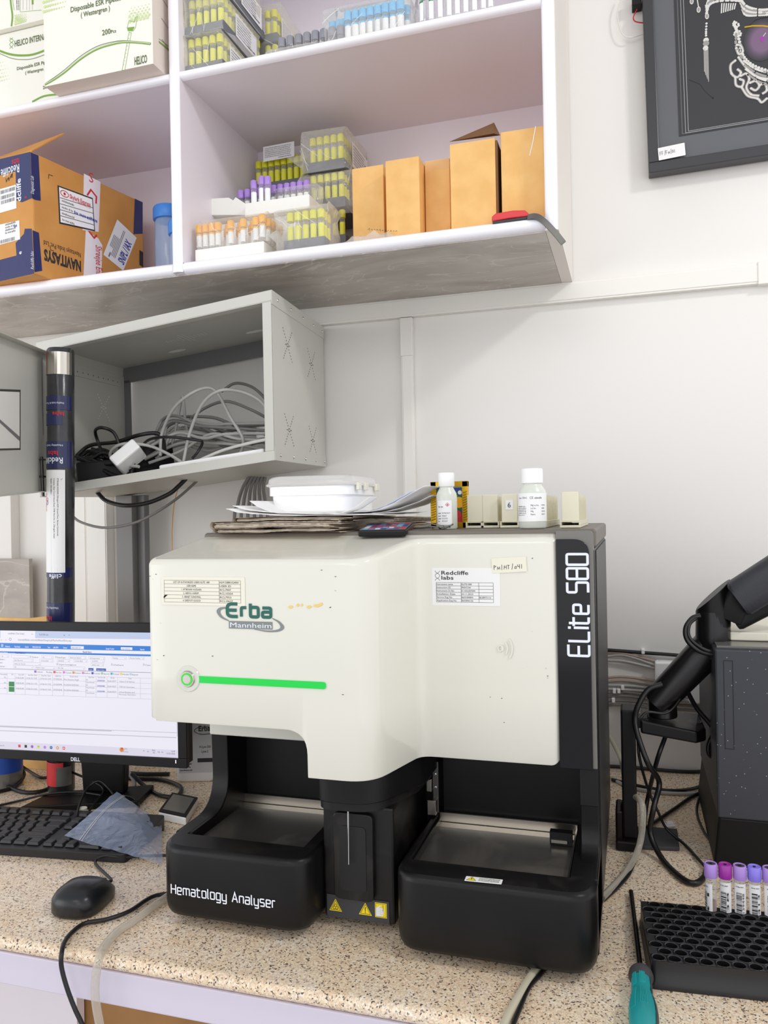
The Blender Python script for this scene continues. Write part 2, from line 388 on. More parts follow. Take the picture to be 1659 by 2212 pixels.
_g('o', .5, [(0, 0), (.5, 0), (.5, X_), (0, X_), (0, 0)]); _g('l', .1, [(0, 1), (0, 0), (.12, 0)]); _g('g', .5, [(.5, 0), (0, 0), (0, X_), (.5, X_), (.5, -.28), (0, -.28)]); _g('y', .5, [(0, X_), (0, 0), (.5, 0)], [(.5, X_), (.5, -.28), (.05, -.28)])
_g('n', .5, [(0, 0), (0, X_), (.5, X_), (.5, 0)]); _g('s', .48, [(.48, X_), (0, X_), (0, .37), (.48, .37), (.48, 0), (0, 0)]); _g('r', .34, [(0, 0), (0, X_), (.34, X_)]); _g('A', .66, [(0, 0), (.33, 1), (.66, 0)], [(.13, .33), (.53, .33)]); _g('b', .5, [(0, 1), (0, 0), (.5, 0), (.5, X_), (0, X_)])
class Print:
    """marks on a panel w x h (metres), origin at its lower left; base is the panel's own sheet"""
    def __init__(s, w, h, base=None, th=0.0004, r=0.0):
        s.w, s.h = w, h; s.v = []; s.f = []; s.m = []; s.k = 0; s.th = th if base else 0.0
        if base:
            loop = rrect(0, w, 0, h, r, 3) if r else [(0, 0), (w, 0), (w, h), (0, h)]
            n = len(loop); o = len(s.v); s.v += [(a, b, 0) for a, b in loop]+[(a, b, th) for a, b in loop]
            s.f += [tuple(range(n, 2*n))]+[(i, (i+1) % n, n+(i+1) % n, n+i) for i in range(n)]; s.m += [base]*(n+1)
    def _add(s, vs, fs, m, lay=1):
        o = len(s.v); s.k += 1; z = s.th+0.00012*lay+0.0000045*(s.k % 24); s.v += [(p[0], p[1], z) for p in vs]; s.f += [tuple(i+o for i in f) for f in fs]; s.m += [m]*len(fs)
    def rect(s, x, y, w, h, m, lay=1): s._add([(x, y), (x+w, y), (x+w, y+h), (x, y+h)], [(0, 1, 2, 3)], m, lay); return s
    def poly(s, pts, m, lay=1): s._add(pts, [tuple(range(len(pts)))], m, lay); return s
    def line(s, pts, w, m, lay=1, closed=False, split=False):
        q = stroke(pts, w, closed)
        if not split: s._add(q[0], q[1], m, lay)
        else:
            for f in q[1]: s._add([q[0][i] for i in f], [(0, 1, 2, 3)], m, lay)
        return s
    def curve(s, pts, w, m, lay=1, n=6): return s.line([tuple(p)[:2] for p in catmull([(a, b, 0) for a, b in pts], n)], w, m, lay)
    def circ(s, x, y, r, m, lay=1, n=12, ry=None): return s.poly([(x+r*math.cos(2*PI*k/n), y+(ry or r)*math.sin(2*PI*k/n)) for k in range(n)], m, lay)
    def ell(s, x, y, rx, ry, w, m, lay=1, a0=0, a1=360, n=24): fu = abs(a1-a0) >= 360; return s.line([(x+rx*math.cos(math.radians(a0+(a1-a0)*k/n)), y+ry*math.sin(math.radians(a0+(a1-a0)*k/n))) for k in range(n if fu else n+1)], w, m, lay, fu)
    def text(s, t, x, y, cap, m, width=None, align='l', bold=0.0, rot=0.0, lay=2):
        v, f, w = text_mesh(t, bold)
        if not v: return s
        sx = cap if width is None else width/w
        ww = w*sx; ox = {'l': 0, 'c': -ww/2, 'r': -ww}[align]; c, n = math.cos(rot), math.sin(rot)
        s._add([(x+(a*sx+ox)*c-b*cap*n, y+(a*sx+ox)*n+b*cap*c) for a, b in v], f, m, lay); return s
    def tech(s, t, x, y, cap, m, wt=0.12, gap=0.2, rot=0.0, rad=0.1, width=None, lay=2):
        tot = sum((GL[c][0]+gap if c != ' ' else 0.5) for c in t)-gap; k = cap if width is None else width/tot; cx = 0.0; c, n = math.cos(rot), math.sin(rot)
        for ch in t:
            if ch == ' ': cx += 0.5; continue
            w, sts = GL[ch]
            for st in sts:
                cl = len(st) > 2 and st[0] == st[-1]; pp = fillet(st[:-1] if cl else st, 0 if ch == 'A' else rad, cl, 4)
                pp = [((cx+a)*k, b*cap) for a, b in pp]; pp = [(x+a*c-b*n, y+a*n+b*c) for a, b in pp]; s.line(pp, wt*cap, m, lay, cl, True)
            cx += w+gap
        return s
    def words(s, x, y, w, h, m, seed=0, lay=2):
        rr = random.Random(seed); p = x
        while p < x+w-h:
            l = min(h*rr.uniform(0.8, 3.4), x+w-p); q = p
            while q < p+l:
                d = h*rr.uniform(0.22, 0.42); s.rect(q, y+h*rr.choice((0, 0, .05)), d, h*rr.choice((.7, .75, 1.0)), m, lay); q += d+h*0.18
            p += l+h*0.5
        return s
    def bars(s, x, y, w, h, m, seed=0, vert=True, lay=2):
        rr = random.Random(seed); p = 0.0; L = w if vert else h
        while p < L:
            d = L/60*rr.choice((1, 1, 2, 3)); d = min(d, L-p)
            if vert: s.rect(x+p, y, d, h, m, lay)
            else: s.rect(x, y+p, w, d, m, lay)
            p += d+L/60*rr.choice((1, 1, 2))
        return s
    def build(s, name, parent, o, u, v, warp=None):
        """origin o, unit directions u (right) and v (up); warp bends it onto a curved surface"""
        u = Vector(u).normalized(); v = Vector(v).normalized(); n = u.cross(v).normalized(); o = Vector(o); b = MB(); vs = []
        for a, c, h in s.v: vs.append(warp(a, c, h) if warp else o+u*a+v*c+n*(h+0.0002))
        b.v = [tuple(p) for p in vs]; b.f = [list(f) for f in s.f]; b.m = list(s.m); return b.build(name, parent)
XA, YA, ZA = Vector((1, 0, 0)), Vector((0, 1, 0)), Vector((0, 0, 1))
def wrap(c, r, a0, z0, direct=1):
    """bend a print round a vertical cylinder: u runs along the circumference from angle a0"""
    def f(a, b, h):
        t = a0+a/r; return Vector((c[0]+(r+h+0.0003)*math.cos(t), c[1]+(r+h+0.0003)*math.sin(t), z0+b))
    return f

# ================================================================== the setting
W = 1.66        # wall plane
CT = 0.80       # counter top height
b = MB(); b.box(-3.2, 1.6, W, W+0.12, 0, 2.9, 'wall_paint'); tag(b.build('wall_back'), kind='structure')
b = MB(); b.box(-3.2, 1.6, -5.0, W, -0.05, 0, 'floor_tile'); tag(b.build('floor'), kind='structure')

# granite worktop on a painted apron
prof = [(0.803, 0.7835), (0.7995, 0.788), (0.799, 0.792), (0.8005, 0.7965), (0.804, 0.7992), (0.81, CT), (W-0.001, CT), (W-0.001, 0.78), (0.81, 0.78)]
b = MB(); b.prism([(y, z) for y, z in prof], 'x', -2.2, 0.9, 'granite')
t = b.build('countertop', smooth=40); tag(t, 'speckled beige and pink granite worktop with a rounded front edge', 'countertop')
b = MB(); b.box(-2.2, 0.9, 0.806, 0.835, 0.7385, 0.779, 'apron_paint'); b_ap = b
pa = pz(170, 2212, 0.69)

cbs = thing('base_cabinet', 'lavender painted base cabinet carrying the granite worktop', 'base cabinet', (-.65, 1.2, 0))
b_ap.build('front_rail', cbs, bevel=0.002)
b = MB(); b.box(-2.2, py(166, 2185, 1.2).x, 1.2, 1.22, 0.0, 0.7383, 'lavender_paint'); b.build('front_panel', cbs)
for x in (0.84, -2.2): b = MB(); b.box(x, x+.06, 0.882, 1.6, 0, 0.779, 'lavender_paint'); b.build('end_panel', cbs)
b = MB(); b.box(-2.13, 0.83, 1.55, 1.58, 0, 0.779, 'lavender_paint'); b.build('back_panel', cbs)
# carton under the counter
cb = thing('cardboard_carton', 'opened brown cardboard carton in the dark space under the worktop', 'carton', (-0.76, 1.3, 0.28))
b = MB(); b.box(-1.12, -0.40, 1.225, 1.5, 0.28, 0.655, 'cardboard_shaded'); b.build('box_body', cb, bevel=0.002)
b = MB(); b.hexa([(-1.12, 1.225, 0.656), (-0.9, 1.215, 0.66), (-0.9, 1.30, 0.70), (-1.12, 1.32, 0.69), (-1.12, 1.225, 0.66), (-0.9, 1.215, 0.664), (-0.9, 1.30, 0.704), (-1.12, 1.32, 0.694)], 'cardboard_shaded'); b.build('flap', cb)
b = MB(); b.box(-1.14, -0.36, 1.223, 1.53, 0.0, 0.279, 'black_matte'); tag(b.build('storage_crate', bevel=0.004), 'dark crate under the worktop carrying the opened carton', 'crate')

# wall trunking
def trunk(name, label, x0, x1, z0, z1, d=0.014, m='trunking_white', lid=True):
    b = MB(); b.box(x0, x1, W-d, W-0.0005, z0, z1, m)
    if lid:
        if x1-x0 > z1-z0: b.box(x0, x1, W-d-0.0015, W-d, z0+0.004, z1-0.004, m)
        else: b.box(x0+0.003, x1-0.003, W-d-0.0015, W-d, z0, z1, m)
    return tag(b.build(name, bevel=0.0012), label, 'trunking')
trunk('cable_trunking', 'long horizontal white cable trunking on the wall just under the shelf unit', -1.75, 0.252, 1.7385, 1.7775, 0.016)
trunk('trunking_joiner', 'short white trunking joiner at the right end of the horizontal trunking', 0.236, 0.6, 1.7365, 1.7795, 0.020, lid=False)
b_ = trunk('cable_trunking', 'narrow vertical white trunking in the middle of the back wall', -0.467, -0.4415, CT, 1.737, 0.014)
b = MB(); b.box(-0.4675, -0.441, W-0.0175, W-0.0005, 1.655, 1.737, 'trunking_white'); tag(b.build('trunking_cover', bevel=0.001), 'square cover piece at the top of the vertical wall trunking', 'trunking')
trunk('cable_trunking', 'vertical white wall trunking beside the wrapped mailing tube', py(168, 1100, W).x, py(197, 1100, W).x, CT, 1.737, 0.02)
trunk('cable_trunking', 'vertical white wall trunking next to the grey steel post', py(203, 1100, W).x, py(246, 1100, W).x, CT, 1.737, 0.03)
b = MB(); b.box(-2.6, py(42, 1100, W).x, W-0.03, W-0.0005, CT, 1.737, 'wall_paint'); tag(b.build('trim_1', bevel=0.001), kind='structure')
a = py(0, 1335, W-0.04); c = py(64, 1207, W-0.04)
b = MB(); b.box(-2.6, c.x, W-0.042, W-0.03, CT, c.z, 'marble'); tag(b.build('marble_panel', bevel=0.001), 'grey marble tile panel on the wall above the monitor at far left', 'panel')

# ================================================================== painted shelf unit
SY = 1.33; Z1, Z2, ZT = 1.80, 2.162, 2.52
su = thing('wall_shelf_unit', 'lavender painted open wall shelf unit with white lips and a grey marble underside', 'shelf unit', (-0.8, W, 1.777))
b = MB(); b.box(-1.75, -0.1265, SY+0.004, W-0.002, 1.7775, 1.7805, 'marble'); b.build('marble_underside', su)
b = MB(); b.box(-1.75, -0.1265, SY+0.004, W-0.002, 1.7808, Z1, 'lavender_paint'); b.build('bottom_shelf', su)
def lip(x0, x1, zc, r):
    b = MB(); loop = [(SY+0.004-0.012*math.cos(a)*1.0, zc+r*math.sin(a)) for a in [PI*(-.5+k/8) for k in range(9)]]
    b.prism(loop, 'x', x0, x1, 'white_gloss_paint'); return b.build('shelf_lip', su, smooth=50)
lip(-1.75, -0.822, 1.7905, 0.0112); lip(-0.80, -0.1265, 1.7905, 0.0112)
b = MB(); b.box(-1.75, -0.1265, SY+0.004, W-0.002, 2.148, Z2, 'lavender_paint'); b.build('middle_shelf', su)
lip(-1.75, -0.822, 2.155, 0.0082); lip(-0.80, -0.1265, 2.155, 0.0082)
b = MB(); b.box(-0.8215, -0.800, SY-0.006, W-0.002, Z1-0.0002, ZT, 'lavender_paint'); b.build('divider_panel', su)
b = MB(); loop = [(-0.8108-0.0108*math.cos(a), SY-0.006-0.006*math.sin(a)) for a in [PI*k/8 for k in range(9)]]; b.prism(loop, 'z', 1.781, ZT, 'white_gloss_paint'); b.build('divider_trim', su, smooth=50)
b = MB(); b.box(-0.126, -0.105, SY, W-0.002, 1.7775, ZT, 'cream_paint'); b.box(-0.1265, -0.126, SY+0.001, W-0.002, Z1, ZT, 'lavender_paint'); b.build('right_side_panel', su)
b = MB(); loop = [(-0.1165-0.0102*math.cos(a), SY-0.006*math.sin(a)) for a in [PI*k/8 for k in range(9)]]; b.prism(loop, 'z', 1.7778, ZT, 'white_gloss_paint'); b.build('right_trim', su, smooth=50)
b = MB(); b.box(-1.77, -1.75, SY, W-0.002, 1.7775, ZT, 'lavender_paint'); b.build('left_side_panel', su)
b = MB(); b.box(-1.77, -0.105, SY, W-0.002, ZT, ZT+0.02, 'lavender_paint'); b.build('top_panel', su)
b = MB(); b.box(-1.75, -0.126, W-0.006, W-0.001, Z1, ZT, 'lavender_paint'); b.build('back_panel', su)

# ================================================================== hematology analyser
XL, XR, YF, YR = -0.5865, -0.0435, 0.87, 0.985
an = thing('hematology_analyser', 'large benchtop blood analyser with cream white cover and black base on the granite worktop', 'analyser', (-0.315, 1.1, CT))
# body
b = MB(); b.box(XL+0.026, XR-0.024, 1.10, 1.39, 0.815, 1.27, 'black_matte'); b.box(XL+0.024, XR-0.024, 1.0, 1.10, 1.02, 1.27, 'black_matte'); b.build('body', an)
b = MB(); b.box(XL+0.004, XR+0.002, 1.005, 1.398, 1.272, 1.2955, 'body_grey'); b.build('top_cover', an, smooth=40, bevel=0.004)
side = [(1.395, 0.815), (1.395, 1.271), (0.990, 1.271), (0.990, 1.03)]+fillet([(0.992, 1.025), (0.996, 0.9018), (0.925, 0.9018)], 0.07, False, 9)+[(0.925, 0.815)]
b = MB(); b.prism(side, 'x', XR-0.022, XR, 'black_plastic'); b.build('side_panel', an, smooth=35, bevel=0.002)
b = MB(); b.box(XR+0.0003, XR+0.0012, 1.02, 1.395, 0.83, 1.268, 'body_side'); b.build('side_plate', an)
side = [(1.395, 0.815), (1.395, 1.271), (1.02, 1.271), (1.02, 1.03)]+fillet([(1.022, 1.02), (1.026, 0.9018), (0.925, 0.9018)], 0.085, False, 9)+[(0.925, 0.815)]
b = MB(); b.prism(side, 'x', XL, XL+0.026, 'black_plastic'); b.build('side_panel', an, smooth=35, bevel=0.002)
# cover
plan = fillet([(XL, 1.03), (XL, YF), (-0.292, YF), (-0.2615, YR-0.001), (-0.086, YR), (-0.0855, 1.01)], [0, 0.010, 0.045, 0.02, 0.016, 0], False, 8)
dense = []
for i in range(len(plan)-1):
    a, c = Vector(plan[i]), Vector(plan[i+1]); L = (c-a).length; n = max(1, int(L/0.02))
    dense += [tuple(a.lerp(c, k/n)) for k in range(n)]
dense.append(plan[-1])
cut = fillet([(-0.60, 1.063), (-0.371, 1.063), (-0.3708, 1.0)], 0.03, False, 8)
cx = [p for p in cut if -0.41 < p[0] < -0.36]
fr = sorted(set([d for d in dense if not (abs(d[1]-YF) < 1e-6 and -0.405 < d[0] < -0.365)]+[(p[0], YF) for p in cx[:-1]]+[(-0.3708, YF)]), key=lambda d: 0)
pl = [d for d in dense if not (abs(d[1]-YF) < 1e-6 and -0.405 < d[0] < -0.365)]
ins = [(p[0], YF) for p in cx if p[0] < -0.3709]+[(-0.3709, YF), (-0.3707, YF)]
k0 = next(i for i, d in enumerate(pl) if abs(d[1]-YF) < 1e-6 and d[0] > -0.38); pl = pl[:k0]+ins+pl[k0:]
def zb(i, d):
    x = d[0]
    if x > -0.0995: return 1.0075+0.016*(1-math.sqrt(max(0, 1-((x+0.0995)/0.0142)**2)))
    if x > -0.3708: return 1.0075
    if x < XL+0.010 and d[1] > YF+1e-6: return 1.066
    z = 1.063
    for (p, q) in zip(cut, cut[1:]):
        if p[0] <= x <= q[0] and q[0] > p[0]: z = p[1]+(q[1]-p[1])*(x-p[0])/(q[0]-p[0])
    if abs(x+0.3709) < 1e-6: z = 1.03
    return z
nrm = []
for i, d in enumerate(pl):
    a = Vector(pl[max(i-1, 0)]); c = Vector(pl[min(i+1, len(pl)-1)]); t = (c-a).normalized(); nrm.append(Vector((-t.y, t.x)))
zt = lambda y: 1.267+0.17*(y-0.87)
R_ = 0.009; rows = []
def row(ins_, fz): return [(d[0]+nrm[i].x*ins_, d[1]+nrm[i].y*ins_, fz(i, d)) for i, d in enumerate(pl)]
rows.append(row(0.005, lambda i, d: zb(i, d)+0.03)); rows.append(row(0.005, lambda i, d: zb(i, d)+0.001)); rows.append(row(0.001, zb)); rows.append(row(0, lambda i, d: zb(i, d)+0.0015))
for f in (0.3, 0.6): rows.append(row(0, lambda i, d, f=f: zb(i, d)*(1-f)+(zt(d[1])-R_)*f))
for k in range(6):
    a = PI/2*k/5; rows.append(row(R_*(1-math.cos(a)), lambda i, d, a=a: zt(d[1])-R_+R_*math.sin(a)))
b = MB(); b.loft(rows, 'cover_white', False, False, False)
top = rows[-1]; n = len(top)
fl = [i for i in range(n)]
b.add(top+[(top[-1][0], 1.03, zt(1.03)-0.0005)], [tuple(list(reversed(range(n)))+[n])[::-1]], 'cover_white')
cover = b.build('front_cover', an, smooth=45)
b = MB(); b.box(-0.573, -0.372, 0.995, 1.03, 1.012, 1.075, 'cover_white_inner'); b.build('inner_panel', an, bevel=0.002)
# skirt, probe column
sk = fillet([(-0.379, 1.09), (-0.379, 0.906), (-0.303, 0.906), (-0.262, 1.0), (-0.262, 1.09)], [0, 0.022, 0.05, 0.03, 0], False, 6)
b = MB(); b.prism(sk, 'z', 0.9665, 1.03, 'black_plastic'); b.build('column_skirt', an, smooth=40, bevel=0.0015)
sk2 = fillet([(-0.379, 1.09), (-0.379, 0.914), (-0.303, 0.914), (-0.272, 1.0), (-0.268, 1.09)], [0, 0.02, 0.05, 0.03, 0], False, 6)
b = MB(); b.prism(sk2, 'z', 0.955, 0.9663, 'dusty_black'); b.build('skirt_rim', an, smooth=40)
b = MB(); b.box(-0.379, -0.286, 0.934, 1.10, 0.812, 0.956, 'dusty_black'); b.build('probe_column', an, bevel=0.003)
def plate(x0, x1, z0, z1, y0, y1, r, m, name, parent, bev=0.0):
    b = MB(); lp = rrect(x0, x1, z0, z1, r, 5); b.prism([(u, v) for u, v in lp], 'y', y0, y1, m); return b.build(name, parent, smooth=40, bevel=bev)
p0 = py(723, 1748, 0.934); p1 = py(812, 1945, 0.934)
pp = plate(p0.x, p1.x, p1.z, p0.z, 0.926, 0.934, 0.009, 'dusty_black', 'aspiration_lever', an, 0.0015)
plate(p0.x+0.009, p1.x-0.009, p1.z+0.012, p0.z-0.016, 0.9252, 0.9262, 0.006, 'black_deep', 'lever_recess', pp)
q0 = py(752, 1728, 0.92); q1 = py(753, 1867, 0.92)
b = MB(); b.cyl(q0, q1, 0.0011, 'chrome', n=8); tag(b.build('aspiration_needle', an), 'thin bright steel needle')
# pods
def pod(x0, x1, y1, name, hole):
    b = MB(); loops = []
    def lp(ins_, z, r): return [(u, v, z) for u, v in fillet([(x0+ins_, 0.88+ins_), (x1-ins_, 0.88+ins_), (x1-ins_, y1), (x0+ins_, y1)], [r-ins_, r-ins_, 0.001, 0.001], True, 7)]
    for ins_, z in ((0.009, 0.812), (0.004, 0.8145), (0.0012, 0.82), (0, 0.828), (0, 0.893), (0.0008, 0.8975), (0.003, 0.9005), (0.006, 0.902)): loops.append(lp(ins_, z, 0.036))
    b.loft(loops, 'black_plastic', True, False)
    n = len(loops[-1]); hx0, hx1, hy0, hy1 = hole
    # the top ring: project each rim point on to the opening
    cxm, cym = (hx0+hx1)/2, (hy0+hy1)/2; inner = []
    for u, v, z in loops[-1]: inner.append((min(max(u, hx0), hx1), min(max(v, hy0), hy1), 0.902))
    low = [(u, v, 0.888) for u, v, z in inner]
    b.loft([loops[-1], inner], 'dusty_black', False, False); b.loft([inner, low], 'black_deep', False, False)
    o = b.build(name, an, smooth=50)
    b = MB(); b.box(hx0, hx1, hy0, hy1, 0.884, 0.8885, 'pan_steel'); b.box(hx0+0.002, hx0+0.004, hy0, hy1, 0.8885, 0.897, 'dark_steel'); b.box(hx1-0.004, hx1-0.002, hy0, hy1, 0.8885, 0.897, 'steel')
    b.box(hx0+0.004, hx1-0.004, hy1-0.022, hy1-0.006, 0.8885, 0.8905, 'steel'); b.box(hx0+0.002, hx1-0.002, hy1-0.004, hy1-0.001, 0.8885, 0.903, 'steel'); b.build('tray_pan', o)
    return o
pl_ = pod(XL, -0.3795, 1.115, 'left_tray_pod', (-0.566, -0.400, 0.921, 1.078)); pr_ = pod(-0.2735, XR, 1.115, 'right_tray_pod', (-0.263, -0.0735, 0.922, 1.078))
b = MB(); b.box(XL+0.026, -0.379, 1.082, 1.101, 0.898, 1.03, 'black_matte'); b.build('bay_wall', an)
b = MB(); b.box(-0.258, XR-0.022, 1.082, 1.101, 0.898, 1.03, 'black_plastic'); b.build('bay_door', an, bevel=0.001)
hb = MB(); hb.box(-0.2685, -0.2605, 1.066, 1.07, 0.905, 0.975, 'dark_steel'); hb.box(-0.274, -0.262, 1.055, 1.07, 0.905, 0.925, 'steel'); hb.box(-0.276, -0.269, 1.06, 1.07, 0.935, 0.952, 'steel')
for z in (0.94, 0.958): hb.cyl((-0.2645, 1.064, z), (-0.2645, 1.067, z), 0.002, 'chrome', n=10)
hb.build('hinge_bracket', an, bevel=0.0008)
lb = MB(); q = pz(1213, 1793, 0.905); lb.box(q.x-0.014, q.x+0.014, q.y-0.012, q.y, 0.89, 0.906, 'black_deep'); lb.box(q.x-0.012, q.x+0.008, q.y-0.014, q.y-0.012, 0.893, 0.897, 'steel'); lb.build('latch', an)
b = MB(); b.cyl((-0.393, 1.055, 0.897), (-0.393, 1.055, 0.901), 0.013, 'grey_trim', n=18); b.build('sensor_disc', an)
# right strip with the model name
st = MB(); lp = rrect(-0.0885, XR-0.0008, 1.006, 1.2935, [0.001, 0.001, 0.006, 0.001], 4); st.prism(lp, 'y', 0.9885, 1.006, 'grey_trim'); st.build('strip_frame', an, smooth=40, bevel=0.001)
lp = rrect(-0.0885, -0.0492, 1.0055, 1.2835, [0.001, 0.001, 0.028, 0.001], 8)
st = MB(); st.prism(lp, 'y', 0.9845, 0.9885, 'black_gloss'); sp_ = st.build('name_strip', an, smooth=40, bevel=0.0012)
b = MB(); b.box(XR-0.022, XR-0.0005, 0.9895, 1.02, 0.96, 1.006, 'black_plastic'); b.build('strip_base', an, bevel=0.001)
P = Print(0.03, 0.14); P.tech('ELite 580', 0.0, 0.0, 0.0245, 'letter_white', 0.125, 0.2, PI/2, 0.1, width=0.1225); P.build('lettering', sp_, (-0.0512, 0.9842, 1.143), XA, ZA)
for x in (XL+0.05, -0.41, -0.24, XR-0.05):
    for y in (0.93, 1.34):
        b = MB(); b.cyl((x, y, CT), (x, y, 0.816), 0.014, 'rubber_dark', n=14); b.build('foot', an)
# pod lettering
q0 = py(371, 1938, 0.88); P = Print(0.12, 0.04); P.tech('Hematology Analyser', 0, 0, 0.0118, 'letter_white', 0.135, 0.24, 0, 0.1, width=py(595, 1950, 0.88).x-q0.x); P.build('lettering', pl_, (q0.x, 0.8796, py(371, 1929, 0.88).z), XA, ZA)
# power button and light bar
q = py(407, 1466, YF); bt = MB(); bt.cyl((q.x, YF-0.0002, q.z), (q.x, YF-0.0016, q.z), 0.0165, 'clear_ring', r1=0.0155, n=32); bt.cyl((q.x, YF-0.0016, q.z), (q.x, YF-0.004, q.z), 0.0105, 'steel', r1=0.0092, n=28)
pb = bt.build('power_button', an, smooth=35)
P = Print(.02, .02); P.ell(0, 0, 0.0068, 0.0068, 0.0021, 'lit_ring', 1, n=32); P.circ(0, 0, 0.0056, 'steel', 1, 24); P.build('ring_light', pb, (q.x, YF-0.0041, q.z), XA, ZA)
q0 = py(428, 1467, YF); q1 = py(705, 1477, YF); q2 = py(428, 1475, YF)
b = MB(); lp = rrect(q0.x, q1.x, q.z-0.0042, q.z+0.0042, [0.0005, 0.004, 0.004, 0.0005], 5); b.prism(lp, 'y', YF-0.0012, YF+0.001, 'lit_green'); b.build('light_bar', an, smooth=40)
b = MB(); lp = rrect(q0.x-0.004, q1.x+0.0008, q.z-0.0052, q.z+0.0050, [0.0005, 0.0048, 0.0048, 0.0005], 5); b.prism(lp, 'y', YF-0.0005, YF+0.001, 'clear_ring'); b.build('light_bar_bezel', an, smooth=40)
# maker's logo
q0 = py(470, 1362, YF); P = Print(0.095, 0.036); k = 0.09/147.0
def u_(x): return (x-470)*k
def v_(y): return (1362-y)*k
P.tech('E', u_(493), v_(1333), 25*k, 'erba_green', 0.27, 0.1, 0, 0.32, width=u_(516)-u_(493), lay=3); P.tech('r', u_(524), v_(1333), 25*k, 'erba_green', 0.25, 0.1, 0, 0.12, width=u_(535)-u_(524), lay=3)
P.tech('b', u_(544), v_(1333), 25*k*1.05, 'erba_green', 0.25, 0.1, 0, 0.14, width=u_(561)-u_(544), lay=3); P.tech('a', u_(570), v_(1333), 25*k, 'erba_green', 0.25, 0.1, 0, 0.12, width=u_(588)-u_(570), lay=3)
P.rect(u_(496), v_(1357), u_(591)-u_(496), 15*k, 'erba_grey', 2); P.text('Mannheim', u_(499), v_(1354.5), 9.6*k, 'letter_white', width=u_(589)-u_(499), lay=3)
def crescent(pts_o, pts_i): P.poly([(u_(x), v_(y)) for x, y in pts_o+pts_i[::-1]], 'erba_grey', 1)
def sm(pts): return [tuple(p)[:2] for p in catmull([(a, c, 0) for a, c in pts], 5)]
crescent(sm([(496, 1314), (476, 1316), (469, 1324), (478, 1336), (496, 1343)]), sm([(496, 1318), (482, 1319), (477, 1325), (483, 1334), (496, 1341)]))
crescent(sm([(591, 1334), (607, 1341), (616, 1352), (606, 1360), (580, 1362), (552, 1358)]), sm([(591, 1336), (603, 1343), (608, 1352), (600, 1357), (580, 1359), (552, 1357)]))
P.build('maker_logo', an, (q0.x, YF-0.0002, py(470, 1362, YF).z), XA, ZA)
# stuck-on labels
def label(name, parent, w, h, o, u, v, base, fill, th=0.0003, r=0.0, txt=None):
    P = Print(w, h, base, th, r); fill(P); ob = P.build(name, parent, o, u, v)
    return ob
q0 = py(350, 1306, YF); q1 = py(529, 1247, YF); w, h = q1.x-q0.x, q1.z-q0.z
def f_list(P):
    x0, x1, x2 = w*.035, w*.70, w*.95; y0, y1 = h*.10, h*.88; rh = (y1-y0)/6
    for i in range(7): P.line([(x0, y0+rh*i), (x2, y0+rh*i)], 0.0003, 'ink')
    for x in (x0, x1, x2): P.line([(x, y0), (x, y1)], 0.0003, 'ink')
    L = [('LIST OF AUTHORIZED USERS ELITE -580', 'HLM DIBRUGARH'), ('USER NAME', 'USER ID'), ('1. IFTIKHAR HUSSAIN', 'RCL7007'), ('2. ABDUL KARIM .', 'RCL10354'), ('3. ABHIJIT SONOWAL', 'RCL7953'), ('4. DIPJYOTI GOGOI', 'RCL10637')]
    for i, (a, c) in enumerate(L):
        y = y1-rh*(i+1)+rh*.25; P.text(a, (x0+x1)/2, y, rh*.5, 'ink', align='c', width=min(len(a)*.00145, (x1-x0)*.92)); P.text(c, x1+.0008, y, rh*.5, 'ink', width=min(len(c)*.0022, (x2-x1)*.88))
    P.poly([(x0-.001, y0+rh*1.5), (x0+.005, y0+rh*2), (x0, y0+rh*1.9), (x0-.001, y0+rh)], 'ink')
label('user_list_label', an, w, h, (q0.x, YF-0.0001, q0.z), XA, ZA, 'tape_cream', f_list, r=0.002)
q0 = py(935, 1307, YR); q1 = py(1080, 1227, YR); w2, h2 = q1.x-q0.x, q1.z-q0.z
def f_red(P):
    for s in (0, 1):
        P.curve([(w2*.045, h2*(.66+.135*s)), (w2*.06, h2*(.70+.135*s)), (w2*.10, h2*(.745+.135*s)), (w2*.115, h2*(.79+.135*s))], .0006, 'ink_grey'); P.curve([(w2*.115, h2*(.66+.135*s)), (w2*.10, h2*(.70+.135*s)), (w2*.06, h2*(.745+.135*s)), (w2*.045, h2*(.79+.135*s))], .0006, 'ink_grey')
    P.text('Redcliffe', w2*.14, h2*.82, h2*.10, 'ink', width=w2*.40, bold=.012); P.text('labs', w2*.14, h2*.69, h2*.10, 'ink', width=w2*.18, bold=.012)
    x0, x1, x2, x3 = w2*.06, w2*.43, w2*.69, w2*.90; y0, y1 = h2*.09, h2*.61; rh = (y1-y0)/6
    for i in range(7): P.line([(x0, y0+rh*i), (x3, y0+rh*i)], .00035, 'ink')
    for x in (x0, x1, x2, x3): P.line([(x, y0), (x, y1)], .00035, 'ink')
    L = [('Instrument name', 'ELITE-580', ''), ('Instrument ID', 'PM/HT/04', ''), ('Instrument Sr.No', 'K11052307044', ''), ('Installation Date', '10-11-2023', ''), ('Service Eng Nu', '8655384844', '8638972116'), ('Application Eng Nu', '8655846126', '')]
    for i, r in enumerate(L):
        y = y1-rh*(i+1)+rh*.25
        for t, x, ww in zip(r, (x0, x1, x2), (.0014, .00145, .00145)):
            if t: P.text(t, x+.0006, y, rh*.5, 'ink', width=len(t)*ww)
label('instrument_label', an, w2, h2, (q0.x, YR-0.0004, q0.z), XA, ZA, 'paper', f_red)
q0 = py(1064, 1240, YR); def_w = py(1139, 1240, YR).x-q0.x
